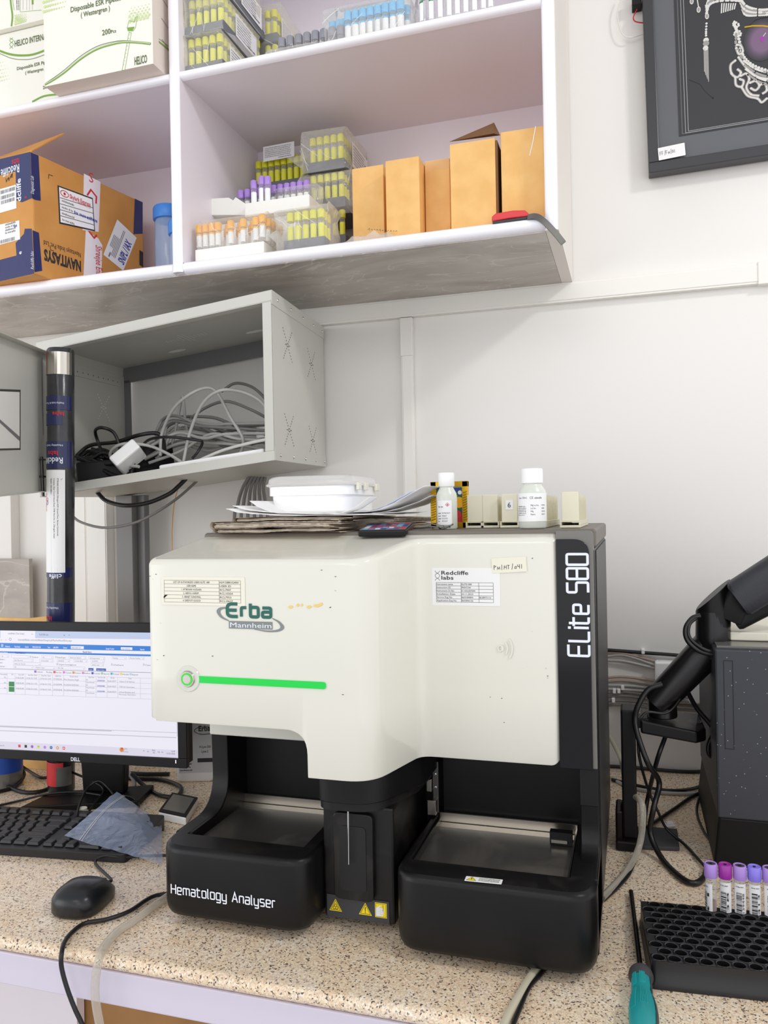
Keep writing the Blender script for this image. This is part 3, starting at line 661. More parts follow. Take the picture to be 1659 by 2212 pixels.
def f_tape(P):
    hw = [[(0, .1), (0, .9), (.18, .75), (.0, .5)], [(.3, .1), (.32, .6), (.42, .2), (.5, .6), (.54, .1)], [(.7, 0), (.72, 1)], [(.9, .1), (.95, .85)], [(.9, .5), (1.1, .5)], [(1.12, .85), (1.12, .1)], [(1.2, .85), (1.42, .8)], [(1.31, .82), (1.3, .1)], [(1.6, 0), (1.72, 1.1)], [(1.9, .5), (1.85, .2), (2.0, .15), (2.02, .55), (1.9, .55)], [(2.15, .9), (2.15, .5), (2.3, .5)], [(2.32, .9), (2.3, .1)], [(2.5, .9), (2.48, .1)]]
    for s in hw: P.line([(def_w*.06+a*def_w*.32, .0035+c*.0066) for a, c in s], .0006, 'ink')
label('tape_label', an, def_w, 0.0185, (q0.x, YR-0.0008, q0.z+0.001), Vector((1, 0, 0.055)), Vector((-0.055, 0, 1)), 'tape_cream', f_tape)
# raised reader mark
q = py(1080, 1400, YR); P = Print(.02, .02)
for i, r in enumerate((.004, .0095, .0155)): P.ell(0, 0, r*1.0, r*1.15, .0022, 'cover_white', 4, -42, 42, 12)
P.ell(.0005, 0, .0025, .0035, .0018, 'cover_white', 4, 0, 360, 12); o_ = P.build('reader_mark', an, (q.x, YR-0.0006, q.z), XA, ZA); md = o_.modifiers.new('t', 'SOLIDIFY'); md.thickness = 0.0012; md.offset = 0
# scuffs and stains
P = Print(.3, .2)
rr = random.Random(3)
for x, y in ((322, 1244), (335, 1240), (328, 1250), (352, 1416), (338, 1424), (692, 1231), (722, 1245), (722, 1275), (711, 1312), (457, 1417), (345, 1345), (738, 1500)):
    q = py(x, y, YF); P.poly([(q.x+.4, q.z-1.1), (q.x+.4022+rr.random()*.001, q.z-1.1+rr.uniform(-.001, .0012)), (q.x+.4018, q.z-1.1-.0008)], 'ink')
for x, y, l in ((622, 1312, 12), (640, 1308, 7), (650, 1308, 5), (662, 1312, 12), (676, 1309, 18), (690, 1306, 8)):
    q = py(x, y, YF); P.poly([(q.x+.4, q.z-1.1), (q.x+.4+l*.0003, q.z-1.1015), (q.x+.4+l*.0006, q.z-1.0995), (q.x+.4+l*.0004, q.z-1.0975), (q.x+.4+l*.0001, q.z-1.0982)], 'stain_yellow')
P.build('scuff_marks', cover, (-.4, YF-.0001, 1.1), XA, ZA)
P = Print(.3, .2)
for x, y in ((1129, 1443), (1177, 1442), (1181, 1460), (1181, 1464), (1057, 1505), (1082, 1508), (1087, 1560), (1148, 1206), (1147, 1363)):
    q = py(x, y, YR); P.poly([(q.x+.4, q.z-1.1), (q.x+.402, q.z-1.1+rr.uniform(-.0015, .001)), (q.x+.4016, q.z-1.1-.0007)], 'ink')
P.build('scuff_marks', cover, (-.4, YR-.0003, 1.1), XA, ZA)
# warning signs
q0 = py(708, 1998, .934); q1 = py(841, 1952, .934); P = Print(q1.x-q0.x, .0275, 'rubber_dark', .0004)
def tri(cx, cy, s):
    P.poly([(cx-s*.58, cy-s*.45), (cx+s*.58, cy-s*.45), (cx, cy+s*.6)], 'ink', 1); P.poly([(cx-s*.55, cy-s*.43), (cx+s*.55, cy-s*.43), (cx, cy+s*.56)], 'warn_yellow', 2)
    P.line([(cx-s*.42, cy-s*.34), (cx+s*.42, cy-s*.34), (cx, cy+s*.42)], s*.035, 'ink', 3, True)
s = .0155; tri(.0115, .0142, s)
for a in (90, 210, 330): P.ell(.0115+.0020*math.cos(math.radians(a)), .0126+.0020*math.sin(math.radians(a)), .0017, .0017, .0006, 'ink', 4, a-140, a+140, 10)
P.circ(.0115, .0126, .0007, 'ink', 4)
cxx = py(790, 1977, .934).x-q0.x; tri(cxx, .0142, s); P.poly([(cxx-.0006, .0172), (cxx+.0006, .0172), (cxx+.0003, .0118), (cxx-.0003, .0118)], 'ink', 4); P.circ(cxx, .0106, .0006, 'ink', 4, 8)
hx = py(811, 1977, .934).x-q0.x
_y0 = len(P.v)
P.rect(hx, .009, .0152, .0182, 'warn_yellow', 2); P.line([(hx+.001, .010), (hx+.0142, .010), (hx+.0142, .0262), (hx+.001, .0262)], .0004, 'ink', 3, True)
P.poly([(hx+.0012, .0105), (hx+.006, .0105), (hx+.0065, .0205), (hx+.004, .0225), (hx+.0025, .0208), (hx+.0012, .0215)], 'letter_white', 4)
for i in range(4): P.rect(hx+.0055, .0112+i*.0026, .0062-.0006*abs(i-2), .0021, 'letter_white', 4)
P.line([(hx+.003, .0205), (hx+.0075, .0238)], .0018, 'letter_white', 4); P.line([(hx+.0105, .0255), (hx+.0105, .017)], .0004, 'ink', 5)
P.v = P.v[:_y0]+[(a, b-.0022, c) for a, b, c in P.v[_y0:]]
P.build('warning_label', an, (q0.x, .9337, .8135), XA, ZA)
q0 = pz(1003, 1903, .902); q1 = pz(1083, 1911, .902); w3 = (q1-q0).length
P = Print(w3, .0115, 'white', .0003, .001); P.poly([(.002, .002), (.0125, .002), (.007, .0105)], 'warn_yellow'); P.line([(.002, .002), (.0125, .002), (.007, .0105)], .0004, 'ink', 2, True); P.line([(.0072, .0082), (.0072, .0045)], .0009, 'ink', 2)
for i in range(4): P.words(.0155, .0085-i*.0021, w3-.018, .0013, 'ink_grey', i)
P.build('caution_label', pr_, (q0.x, q0.y, .902), Vector((q1.x-q0.x, q1.y-q0.y, 0)), YA)

# ================================================================== sample tubes (one built of each kind, the rest copied)
PROTO = {}
def sample_tube(kind, loc, label, group, rz=0.0, h=0.052, r=0.0056, capm='cap_yellow', sleeve=('label_yellow', .001, .0265, 300), caph=0.016, capr=0.0069, band=None, fill=None, top=None, code=False):
    if kind in PROTO: return dup(PROTO[kind], loc, rz, label, group)
    t = thing('sample_tube', label, 'tube', (0, 0, 0), group)
    b = MB(); b.lathe([(r*.35, 0), (r*.8, r*.35), (r, r*1.0), (r, h-caph*.6)], (0, 0, 0), 'clear_glass', 14, c1=False); b.build('glass_body', t, smooth=50)
    b = MB(); b.lathe([(r*.9, h-caph-.0004), (capr*.97, h-caph), (capr, h-caph+.001), (capr, h-.0015), (capr-.0012, h), (.0001, h)] if not top else [(r*.9, h-caph-.0004), (capr*.97, h-caph), (capr, h-caph+.001), (capr, h-.0008), (capr-.0006, h), (capr-.0018, h), (capr-.0024, h-.001)], (0, 0, 0), capm, 16, c1=not top); 
    c = b.build('cap', t, smooth=45)
    if top:
        b = MB(); b.cyl((0, 0, h-.0012), (0, 0, h-.0008), capr-.0016, top, n=16); b.cyl((0, 0, h-.0008), (0, 0, h-.0004), .0018, 'black_deep', n=10); b.build('stopper', c, smooth=40)
    if sleeve:
        m, z0, z1, deg = sleeve; b = MB(); n = 14; a0 = math.radians(-90-deg/2); a1 = math.radians(-90+deg/2)
        def arc(rr, z): return [(rr*math.cos(a0+(a1-a0)*k/n), rr*math.sin(a0+(a1-a0)*k/n), z) for k in range(n+1)]
        b.loft([arc(r+.00025, z0), arc(r+.00025, z1)], m, False, False, False)
        if band: b.loft([arc(r+.0003, z1-.003), arc(r+.0003, z1)], band, False, False, False)
        if code:
            P = Print(.013, z1-z0); P.bars(.001, .002, .006, z1-z0-.012, 'ink', code, vert=False); P.words(.0005, z1-z0-.004, .008, .0012, 'ink', code)
            P.text(str(code), .0098, .003, .0022, 'ink', rot=PI/2, width=z1-z0-.014)
            sl = b.build('label_sleeve', t, smooth=60); P.build('barcode', sl, (0, 0, 0), XA, ZA, warp=wrap((0, 0), r+.0004, -PI/2-.0062/r, z0))
        else: b.build('label_sleeve', t, smooth=60)
    if fill:
        m, z1 = fill; b = MB(); b.lathe([(r*.3, .0006), (r*.72, r*.4), (r*.9, r*1.05), (r*.9, z1), (.0001, z1)], (0, 0, 0), m, 12); b.build('contents', t, smooth=50)
    t.matrix_basis = Matrix.Translation(loc) @ Matrix.Rotation(rz, 4, 'Z'); PROTO[kind] = t; return t
rt = random.Random(11)
PIT = 0.0152
def pack(x0, y0, z0, nx, ny, cells, label, group, tray_label, trayh=0.022, kind='yellow', pit=PIT):
    b = MB(); b.box(x0, x0+nx*pit+.006, y0, y0+ny*pit+.006, z0, z0+trayh, 'foam_grey')
    tag(b.build('tube_tray', bevel=0.0015), tray_label, 'tray')
    for ix, iy in cells:
        sample_tube(kind, (x0+.003+pit*(ix+.5), y0+.003+pit*(iy+.5), z0+trayh+.0003), label, group, rt.uniform(-1.1, 1.1))
def wrapbag(name, label, x0, x1, y0, y1, z0, z1, m='clear_film', peak=None, seed=1, jit=0.003, shrink=0.06):
    r_ = random.Random(seed); b = MB(); loops = []
    for k in range(6):
        f = k/5; s = shrink*math.sin(f*PI)*0.3; top = 1-max(0, f-.8)*1.2*shrink*4
        lp = rrect(x0+s*(x1-x0)*.1, x1-s*(x1-x0)*.1, y0, y1, .006, 2); n = len(lp)
        pts = []
        for i, (u, v) in enumerate(lp):
            j = jit if 0 < k else 0.0008
            pts.append((u+r_.uniform(-j, j), v+r_.uniform(-j, j), z0+(z1-z0)*f+(r_.uniform(-j, j) if 0 < k else 0)))
        loops.append(pts)
    b.loft(loops, m, False, True)
    if m == 'clear_film':
        for k in range(4):
            xa_ = r_.uniform(x0, x1); za_ = r_.uniform(z0+.3*(z1-z0), z1); an_ = r_.uniform(.5, 2.6); le_ = r_.uniform(.3, .8)*(z1-z0)
            a = [(xa_, za_), (xa_+le_*.5*math.cos(an_)+r_.uniform(-.004, .004), za_-le_*.5*math.sin(an_)+r_.uniform(-.004, .004)), (xa_+le_*math.cos(an_), za_-le_*math.sin(an_))]; q = [tuple(p)[:2] for p in catmull([(u, v, 0) for u, v in a], 6)]; vs, fs = stroke(q, r_.uniform(.0006, .0016))
            b.add([(min(max(u, x0), x1), y0-jit*1.02-.00005*k, min(max(v, z0), z1)) for u, v in vs], fs, 'crease_film')
    if peak:
        for (bx, tip) in peak: b.add([bx[0], bx[1], bx[2], tip], [(0, 1, 3), (1, 2, 3)], m)
    return tag(b.build(name, smooth=60), label, 'plastic bag')
front = lambda nx, ny: [(i, 0) for i in range(nx)]+[(nx-1, j) for j in range(1, ny)]
# ------------------------------------------------------------------ bottom right compartment
a = py(612, 520, 1.345)
pack(a.x, 1.345, Z1+.0005, 5, 3, front(5, 3), 'yellow capped tube in the wrapped pack standing on the shelf lip', 'tubes in the front yellow pack', 'grey tray of the yellow tube pack standing on the shelf lip', .023)
w5 = 5*PIT+.006
wrapbag('plastic_bag', 'clear plastic bag round the yellow tube pack at the front of the lower shelf', a.x-.014, a.x+w5+.008, 1.3405, 1.345+.062, Z1+.0012, Z1+.081, seed=2, jit=.0045, peak=[(((a.x-.013, 1.341, Z1+.02), (a.x-.013, 1.345, Z1+.045), (a.x-.012, 1.39, Z1+.06)), (a.x-.034, 1.352, Z1+.040))])
xs = py(664, 430, 1.515).x; zz = [Z1+.0005, 1.941, 2.0185]; th_ = [.085, .0215, .0215]
names = ['lowest', 'middle', 'topmost']
for k in range(3):
    ny = 8
    cells = [(3, 0), (4, 0)] if k == 0 else front(5, ny if k == 2 else 3)
    pack(xs, 1.515, zz[k], 5, ny, cells, 'yellow capped tube in the %s pack of the wrapped stack behind the foam rack' % names[k], 'tubes in the %s stacked yellow pack' % names[k], 'grey tray of the %s yellow tube pack in the wrapped stack' % names[k], th_[k])
wrapbag('plastic_bag', 'clear plastic bag round the topmost yellow tube pack of the stack', xs-.012, xs+w5+.006, 1.5115, 1.6495, 2.0180, 2.1, seed=5, jit=.004, peak=[(((xs-.012, 1.513, 2.03), (xs-.012, 1.53, 2.05), (xs-.01, 1.56, 2.08)), (xs-.048, 1.525, 2.062))])
wrapbag('plastic_bag', 'clear plastic bag round the middle yellow tube pack of the stack', xs-.015, xs+w5+.015, 1.511, 1.6495, 1.925, 2.0165, seed=6, jit=.006)
P = Print(.10, .052, 'paper', .0003)
for i in range(7): P.words(.006, .044-i*.006, .07, .0026, 'ink_grey', i)
P.rect(.075, .008, .012, .012, 'ink_grey'); P.rect(.078, .028, .012, .006, 'ink')
tag(P.build('paper_label', None, (xs+w5+.0085, 1.54, 2.03), YA, ZA), 'printed white paper slip on the right side of the topmost yellow tube pack', 'label')
xc = py(545, 380, 1.6).x
pack(xc, 1.6, Z1+.0005, 8, 3, [(i, 0) for i in range(8)]+[(i, 1) for i in range(8)], 'yellow capped tube in the back left pack behind the purple capped tubes', 'tubes in the back left yellow pack', 'grey tray of the yellow tube pack in the back left corner', .252)
P = Print(.074, .031, 'paper', .0004)
for i in range(6): P.words(.004, .0255-i*.0036, .062, .0018, 'ink_grey', 20+i)
P.words(.036, .003, .03, .002, 'ink_blue', 4)
q0 = py(569, 350, 1.594); tag(P.build('paper_label', None, (q0.x, 1.594, q0.z), Vector((1, 0, .02)), Vector((.06, -.12, 1))), 'printed white paper slip leaning on the yellow tubes in the back left corner', 'label')
# white foam rack with orange tubes
x0, x1 = py(421, 545, 1.345).x, py(570, 530, 1.345).x
b = MB(); b.box(x0, x1, 1.345, 1.425, Z1+.0005, 1.8285, 'foam_white'); tag(b.build('foam_rack', bevel=.002), 'white foam rack on the lower shelf holding the orange capped tubes', 'rack')
OK_ = dict(h=.0495, r=.0056, capm='cap_orange', sleeve=('white', .006, .031, 150), band='cap_orange', caph=.0155, capr=.0066)
lab = 'orange capped tube in the white foam rack'; gr = 'orange capped tubes in the foam rack'
n = 11
for i in range(n):
    x = py(431+i*13.6, 500, 1.357).x; back = i in (4, 6, 8)
    sample_tube('orange', (x, 1.372 if back else 1.357, 1.8288+(.004 if i == 10 else 0)), lab, gr, rt.uniform(-.6, .9), **OK_)
for j in range(1, 5): sample_tube('orange', (x+.003+.0015*j, 1.357+.0142*j, 1.8288), lab, gr, rt.uniform(-.6, .9), **OK_)
for i in range(1, n, 2): sample_tube('orange', (py(431+i*13.4, 500, 1.357).x, 1.392, 1.8288), lab, gr, rt.uniform(-.6, .9), **OK_)
wrapbag('plastic_bag', 'clear plastic film round the orange capped tubes', x0+.002, x1+.006, 1.3475, 1.412, 1.8292, 1.884, seed=9, jit=.003)
bx0, bx1 = py(436, 470, 1.44).x, py(640, 470, 1.44).x
b = MB(); b.box(bx0, bx1, 1.437, 1.505, Z1+.0005, 1.9075, 'foam_white'); tag(b.build('foam_block', bevel=.002), 'white foam block standing behind the orange capped tubes', 'foam block')
q = [py(x, y, 1.43) for x, y in ((433, 462), (433, 434), (442, 431), (490, 428), (500, 434), (505, 427), (526, 441), (526, 462))]
b = MB(); b.prism([(p.x, max(p.z, 1.9079) if i in (0, 7) else p.z+.004) for i, p in enumerate(q)], 'y', 1.437, 1.475, 'foam_white'); tag(b.build('foam_offcut', bevel=.001), 'broken piece of white foam lying above the orange tubes at the left', 'foam piece')
fx0, fx1 = py(528, 445, 1.42).x, py(668, 420, 1.42).x
b = MB(); b.box(fx0, fx1, 1.42, 1.50, 1.9079, 1.9355, 'foam_white'); tag(b.build('foam_rack', bevel=.002), 'white foam rack holding the purple capped tubes above the yellow pack', 'rack')
PK = dict(h=.0545, r=.0058, capm='cap_purple', sleeve=('white', .0, .03, 170), caph=.017, capr=.0069)
for i in range(11): sample_tube('purple', (py(521+i*14.2, 430, 1.485).x, 1.485, 1.9359 if i > 1 else 1.9359), 'light purple capped tube in the white foam rack on the lower shelf', 'purple capped tubes in the foam rack', rt.uniform(-.8, .8), **PK)
for i, (u, dz) in enumerate(((549, 0), (566, .006), (579, .004))): sample_tube('purple', (py(u, 430, 1.45).x, 1.45, 1.9359+dz), 'light purple capped tube in the white foam rack on the lower shelf', 'purple capped tubes in the foam rack', rt.uniform(-.8, .8), **PK)
wrapbag('plastic_bag', 'clear plastic film round the purple capped tubes', py(590, 400, 1.47).x, fx1-.002, 1.472, 1.499, 1.9362, 1.976, seed=12, jit=.003)
# crumpled bag with black print
def mound(name, label, pts, m, seed, cat='plastic bag', nx=9, ny=5):
    x0, x1, y0, y1, z0, h = pts; r_ = random.Random(seed); b = MB(); vs = []; fs = []
    for j in range(ny+1):
        for i in range(nx+1):
            u, v = i/nx, j/ny; e = (math.sin(PI*u)**.6)*(math.sin(PI*min(1, v*1.0))**.6 if 0 < v < 1 else 0)
            vs.append((x0+(x1-x0)*u+r_.uniform(-.003, .003), y0+(y1-y0)*v+r_.uniform(-.002, .002), z0+.0006+h*e*r_.uniform(.55, 1.0)))
    for j in range(ny):
        for i in range(nx): fs.append((j*(nx+1)+i, j*(nx+1)+i+1, (j+1)*(nx+1)+i+1, (j+1)*(nx+1)+i))
    b.add(vs, fs, m); o = b.build(name, smooth=25); return tag(o, label, cat)
cbx0, cbx1 = py(733, 505, 1.345).x, py(862, 495, 1.345).x
o = mound('plastic_bag', 'crumpled clear plastic bag with black print in front of the brown boxes', (cbx0, cbx1, 1.336, 1.375, Z1, .026), 'clear_film', 4)
P = Print(.1, .03); r_ = random.Random(8)
for k in range(11): P.line([(.0+k*.005, .001+r_.random()*.003), (.002+k*.005, .004+r_.random()*.002), (.003+k*.005, r_.random()*.004)], .0007, 'ink')
P.build('bag_print', o, ((cbx0+cbx1)/2-.004, 1.352, Z1+.0245), Vector((1, .12, -.16)), Vector((0, .5, 1)))
# five brown boxes
BOX = [(760, 828, 365, 1.40, 'leftmost'), (832, 905, 348, 1.365, 'second'), (917, 971, 349, 1.40, 'third'), (971, 1069, 305, 1.352, 'fourth'), (1081, 1180, 286, 1.356, 'rightmost')]
lb = ['brown cardboard box behind the crumpled bag, first from the left of five', 'narrow brown cardboard box second from the left of the five upright boxes', 'brown cardboard box with clear tape at its top, third of the five', 'tall brown cardboard box with an open dark top flap', 'tall brown cardboard box touching the right side of the shelf unit']
for k, (xa, xb, yt, Y, nm) in enumerate(BOX):
    p0 = py(xa, yt, Y); p1 = py(xb, yt, Y); xr = min(p1.x, -.1285)
    t = thing('cardboard_box', lb[k], 'cardboard box', ((p0.x+xr)/2, Y, Z1))
    b = MB(); b.box(p0.x, xr, Y, 1.645, Z1+.0004, p0.z, 'cardboard')
    if k == 3:
        b = MB(); z = p0.z-.006; O4 = [(p0.x, Y), (xr, Y), (xr, 1.645), (p0.x, 1.645)]; I4 = [(p0.x+.004, Y+.004), (xr-.004, Y+.004), (xr-.004, 1.641), (p0.x+.004, 1.641)]
        b.loft([[(u, v, Z1+.0004) for u, v in O4], [(u, v, z) for u, v in O4], [(u, v, z) for u, v in I4], [(u, v, z-.06) for u, v in I4]], 'cardboard', True, True)
    b.build('box_body', t, bevel=.0012)
    if k == 3:
        f0 = py(971, 306, Y); f1 = py(1067, 265, Y+.06); f2 = py(1080, 292, Y+.02); f3 = py(1066, 288, Y+.002)
        b = MB(); q = [f0, f3, f2, f1]; b.hexa([tuple(v) for v in q]+[tuple(v+Vector((0, .003, .001))) for v in q], 'cardboard_dark'); b.build('flap', t)
        b = MB(); s0 = Vector((xr+.0005, Y+.002, Z1+.001)); b.box(xr+.0005, xr+.0035, Y+.002, 1.64, Z1+.001, z-.004, 'cardboard_dark'); b.build('dark_right_face', t)  # right face of the box, its shade painted as darker cardboard
    if k == 2:
        P = Print(.05, .03); P.poly([(0, .03), (.05, .03), (.045, .012), (.036, .010), (.02, .014), (.006, .008)], 'clear_tape'); P.build('clear_tape', t, (p0.x+.001, Y-.0001, p0.z-.03), XA, ZA)
    if k == 4:
        P = Print(.02, .07); P.line([(.012, .06), (.007, .035), (.001, .012)], .0014, 'paper'); P.build('scratch', t, (py(1143, 350, Y).x, Y-.0001, py(1143, 352, Y).z), XA, ZA)
# red handled strap on the lip
t = thing('strap_handle', 'red plastic handle with a grey strap curling over the shelf lip', 'handle', (py(1100, 480, SY).x, SY-.002, Z1))
q = [py(x, y, SY-.006) for x, y in ((1062, 481), (1062, 470), (1070, 463), (1108, 456.5), (1134, 456), (1143, 464), (1142, 469), (1100, 474))]
b = MB(); b.prism([(p.x, p.z+.002) for p in q], 'y', SY-.006, SY+.018, 'red_plastic'); b.build('grip', t, bevel=.0025)
b = MB(); q0 = py(1064, 482, SY-.006); q1 = py(1140, 471, SY-.006); b.hexa([(q0.x, SY-.006, q0.z-.0008), (q1.x, SY-.006, q1.z-.0008), (q1.x, SY+.016, q1.z-.0008), (q0.x, SY+.016, q0.z-.0008), (q0.x, SY-.006, q0.z+.0026), (q1.x, SY-.006, q1.z+.0026), (q1.x, SY+.016, q1.z+.0026), (q0.x, SY+.016, q0.z+.0026)], 'rubber_dark'); b.build('backing', t)
q = catmull([py(1140, 470, SY-.004), py(1158, 468, SY-.010), py(1176, 479, SY-.014), py(1200, 504, SY-.016), py(1217, 525, SY-.016)], 6)
b = MB(); loops = []
for i, p in enumerate(q):
    d = (q[min(i+1, len(q)-1)]-q[max(i-1, 0)]).normalized(); nn = Vector((-d.z, 0, d.x)); s = YA*.0035
    loops.append([tuple(p+nn*.0045-s), tuple(p-nn*.0045-s), tuple(p-nn*.0045+s), tuple(p+nn*.0045+s)])
b.loft(loops, 'dark_steel'); b.build('strap', t, smooth=40)
# ------------------------------------------------------------------ top right compartment
z0 = Z2+.0005; x0 = py(398, 120, 1.345).x
for k in range(3):
    nm = ('bottom', 'second', 'third')[k]; zk = z0+.0735*k
    pack(x0+.003*k, 1.345, zk, 5, 11, front(5, 11), 'yellow capped tube in the %s top shelf pack beside the divider' % nm, 'tubes in the %s pack beside the divider' % nm, 'grey tray of the %s top shelf pack beside the divider' % nm, .0195)
    P = Print(.09, .045, 'paper', .0003)
    for i in range(7): P.words(.005, .038-i*.0055, .06, .0024, 'ink_grey', 40+i+9*k)
    P.words(.05, .006, .03, .003, 'ink', k); tag(P.build('paper_label', None, (x0+.003*k+w5+.001, 1.372+.02*k, zk+.014), YA, ZA), 'printed slip on the %s top shelf pack beside the divider' % nm, 'label')
    wrapbag('plastic_bag', 'clear plastic bag round the %s top shelf pack beside the divider' % nm, x0-.004+.003*k, x0+w5+.003*k+.0005, 1.341, 1.5, zk+.0002, zk+.0728, seed=20+k, jit=.0035)
x2 = py(588, 60, 1.50).x-w5
for k in range(3):
    nm = ('bottom', 'second', 'third')[k]; zk = z0+.0735*k
    pack(x2, 1.525, zk, 5, 8, [(3, 0), (4, 0)]+[(4, j) for j in range(1, 8)], 'yellow capped tube in the %s pack at the back of the top shelf' % nm, 'tubes in the %s pack at the back' % nm, 'grey tray of the %s pack at the back of the top shelf' % nm, .0195)
    P = Print(.06, .04, 'paper', .0003)
    for i in range(6): P.words(.005, .033-i*.0055, .045, .0024, 'ink_grey', 70+i+9*k)
    tag(P.build('paper_label', None, (x2+w5+.001, 1.545, zk+.02), YA, ZA), 'printed slip on the %s pack at the back of the top shelf' % nm, 'label')
wrapbag('plastic_bag', 'clear plastic bag hanging round the back stack of yellow tube packs on the top shelf', x2-.002, x2+w5+.012, 1.522, 1.651, z0+.0002, z0+.22, seed=31, jit=.005)
GK = dict(h=.042, r=.0060, capm='cap_grey', sleeve=None, caph=.0175, capr=.0073)
for i in range(8): sample_tube('grey', (py(609+i*18.2, 80, 1.36).x, 1.36, z0), 'grey capped clear tube in the row on the top shelf', 'grey capped tubes on the top shelf', 0, **GK)
BK = dict(h=.0625, r=.0060, capm='cap_blue', sleeve=('white', .008, .038, 140), caph=.0175, capr=.0073, band='cap_blue')
for i in range(8): sample_tube('blue', (py(752+i*16.2, 40, 1.357).x, 1.357, z0), 'light blue capped tube in the row on the top shelf', 'light blue capped tubes on the top shelf', rt.uniform(-.5, .5), **BK)
for u in (719, 733, 741, 842, 868, 880): sample_tube('blue', (py(u, 50, 1.376).x, 1.376, z0-0), 'light blue capped tube in the row on the top shelf', 'light blue capped tubes on the top shelf', rt.uniform(-.5, .5), **BK)
EK = dict(h=.076, r=.0062, capm='cap_green', sleeve=('white', .016, .05, 75), caph=.0175, capr=.0073, band='cap_green')
for i in range(9): sample_tube('green', (py(914+i*18.5, 20, 1.357).x, 1.357, z0), 'green capped tube in the row at the right of the top shelf', 'green capped tubes on the top shelf', rt.uniform(-.5, .5), **EK)
wrapbag('plastic_bag', 'clear plastic bag round the light blue capped tubes', py(716, 40, 1.39).x, py(896, 30, 1.39).x, 1.347, 1.40, z0+.0002, z0+.068, seed=41, jit=.004)
wrapbag('plastic_bag', 'milky white plastic bag standing behind the light blue capped tubes', py(735, 20, 1.47).x, py(905, 20, 1.47).x, 1.45, 1.53, z0+.0002, z0+.13, 'milky_film', seed=42, jit=.008)
wrapbag('plastic_bag', 'clear plastic film round the grey capped tubes', py(606, 70, 1.42).x, py(712, 60, 1.42).x, 1.349, 1.372, z0+.0002, z0+.02, seed=43, jit=.003)

# ------------------------------------------------------------------ pipette boxes, top left
def dots(P, x0, y0, w, h, m, n, fx, fy, r0):
    for j in range(n):
        for i in range(n):
            f = 1-(i/n*fx+j/n*fy)
            if f > .05: P.circ(x0+w*(i+.5*(j % 2))/n, y0+h*j/n, r0*f, m, 1, 8)
Yh = 1.288; p0 = py(97, 187, Yh); p1 = py(331, 141, Yh); zb_ = Z2+.0004
t = thing('pipette_box', 'cream box of disposable pipettes standing over the edge of the top left shelf', 'box', ((p0.x+p1.x)/2, Yh, zb_))
b = MB(); xa, xb = p0.x, p1.x; zt_ = zb_+.27
b.add([(xa, Yh, zb_), (xb, Yh, zb_), (xb, Yh+.15, zb_), (xa, Yh+.15, zb_), (xa, Yh, zt_), (xb, Yh, zt_), (xb, Yh+.15, zt_), (xa, Yh+.15, zt_)], [(0, 1, 5, 4)], 'box_cream')
b.add(b.v[:8], [(3, 2, 1, 0), (1, 2, 6, 5), (2, 3, 7, 6), (3, 0, 4, 7), (4, 5, 6, 7)], 'box_side'); b.v = b.v; b.build('box_body', t)
P = Print(xb-xa, .27); wv = xb-xa; k = wv/234.0
def hx(x, y): # photo pixel to panel coordinates
    p = py(x, y, Yh); return (p.x-xa, p.z-zb_)
c1 = [hx(*q) for q in ((97, 183), (115, 173), (140, 156), (175, 127), (210, 106), (245, 95), (270, 91), (300, 92), (326, 95))]
P.curve(c1, .0042, 'helico_green', 2); c2 = [(a+.0, c+.0052*math.sin(PI*min(1, i/8+.1))) for i, (a, c) in enumerate(c1)]; P.curve(c2, .0010, 'helico_ink', 2); P.curve([(a-.001, c+.0007) for a, c in c1], .0009, 'box_cream', 3)
for s, (x, y), cap, wd_ in (('Disposable ESR Pipette', (153, 27), 9.5, 109), ('( Westergren )', (175, 38), 9, 63), ('200', (221, 77), 9.6, 18), ('Pcs', (240, 72.5), 6, 11)):
    u, v = hx(x, y); P.text(s, u, v, cap*k, 'helico_ink', width=wd_*k, bold=.012, rot=0)
u, v = hx(291, 141); P.text('HELICO', u, v, 14*k, 'helico_ink', width=26*k, bold=.02)
dots(P, .001, wv*.60, wv*.22, wv*.34, 'helico_pale', 9, .75, -.0, .0033)
dots(P, wv*.80, wv*.36, wv*.19, wv*.12, 'helico_pale', 6, -.0, .8, .003)
q = [hx(x, y) for x, y in ((264, 152), (279, 70), (284, 71), (270, 152))]; P.line(q, .0007, 'helico_green', 2, True)
for i in range(9): a, c = hx(268+i*1.5, 140-i*8); P.rect(a-.001, c, .002, .0006, 'helico_green', 3)
q = [hx(x, y) for x, y in ((275, 60), (279, 45), (291, 48), (293, 38), (297, 36), (293, 60), (288, 67), (277, 67))]; P.line(q, .0007, 'helico_green', 2, True); P.poly([hx(275, 60), hx(277, 67), hx(286, 67), hx(291, 58)], 'helico_green', 2)
a, c = hx(288, 36); P.ell(a, c, .011, .007, .0005, 'helico_pale', 2)
P.build('front_print', t, (xa, Yh-.0002, zb_), XA, ZA)
P = Print(.15, .27); P.curve([(.02, .052), (.05, .054), (.10, .052), (.15, .047)], .0035, 'helico_green'); P.curve([(.02, .0575), (.06, .0615), (.10, .060), (.15, .054)], .0008, 'helico_ink')
for z in (.058, .098, .138, .178): P.line([(.03, z+.004), (.06, z-.004)], .0011, 'ink_grey', 2)
dots(P, .08, .18, .06, .08, 'helico_pale', 6, .4, -.1, .003)
P.build('side_print', t, (xb+.0002, Yh, zb_), YA, ZA)
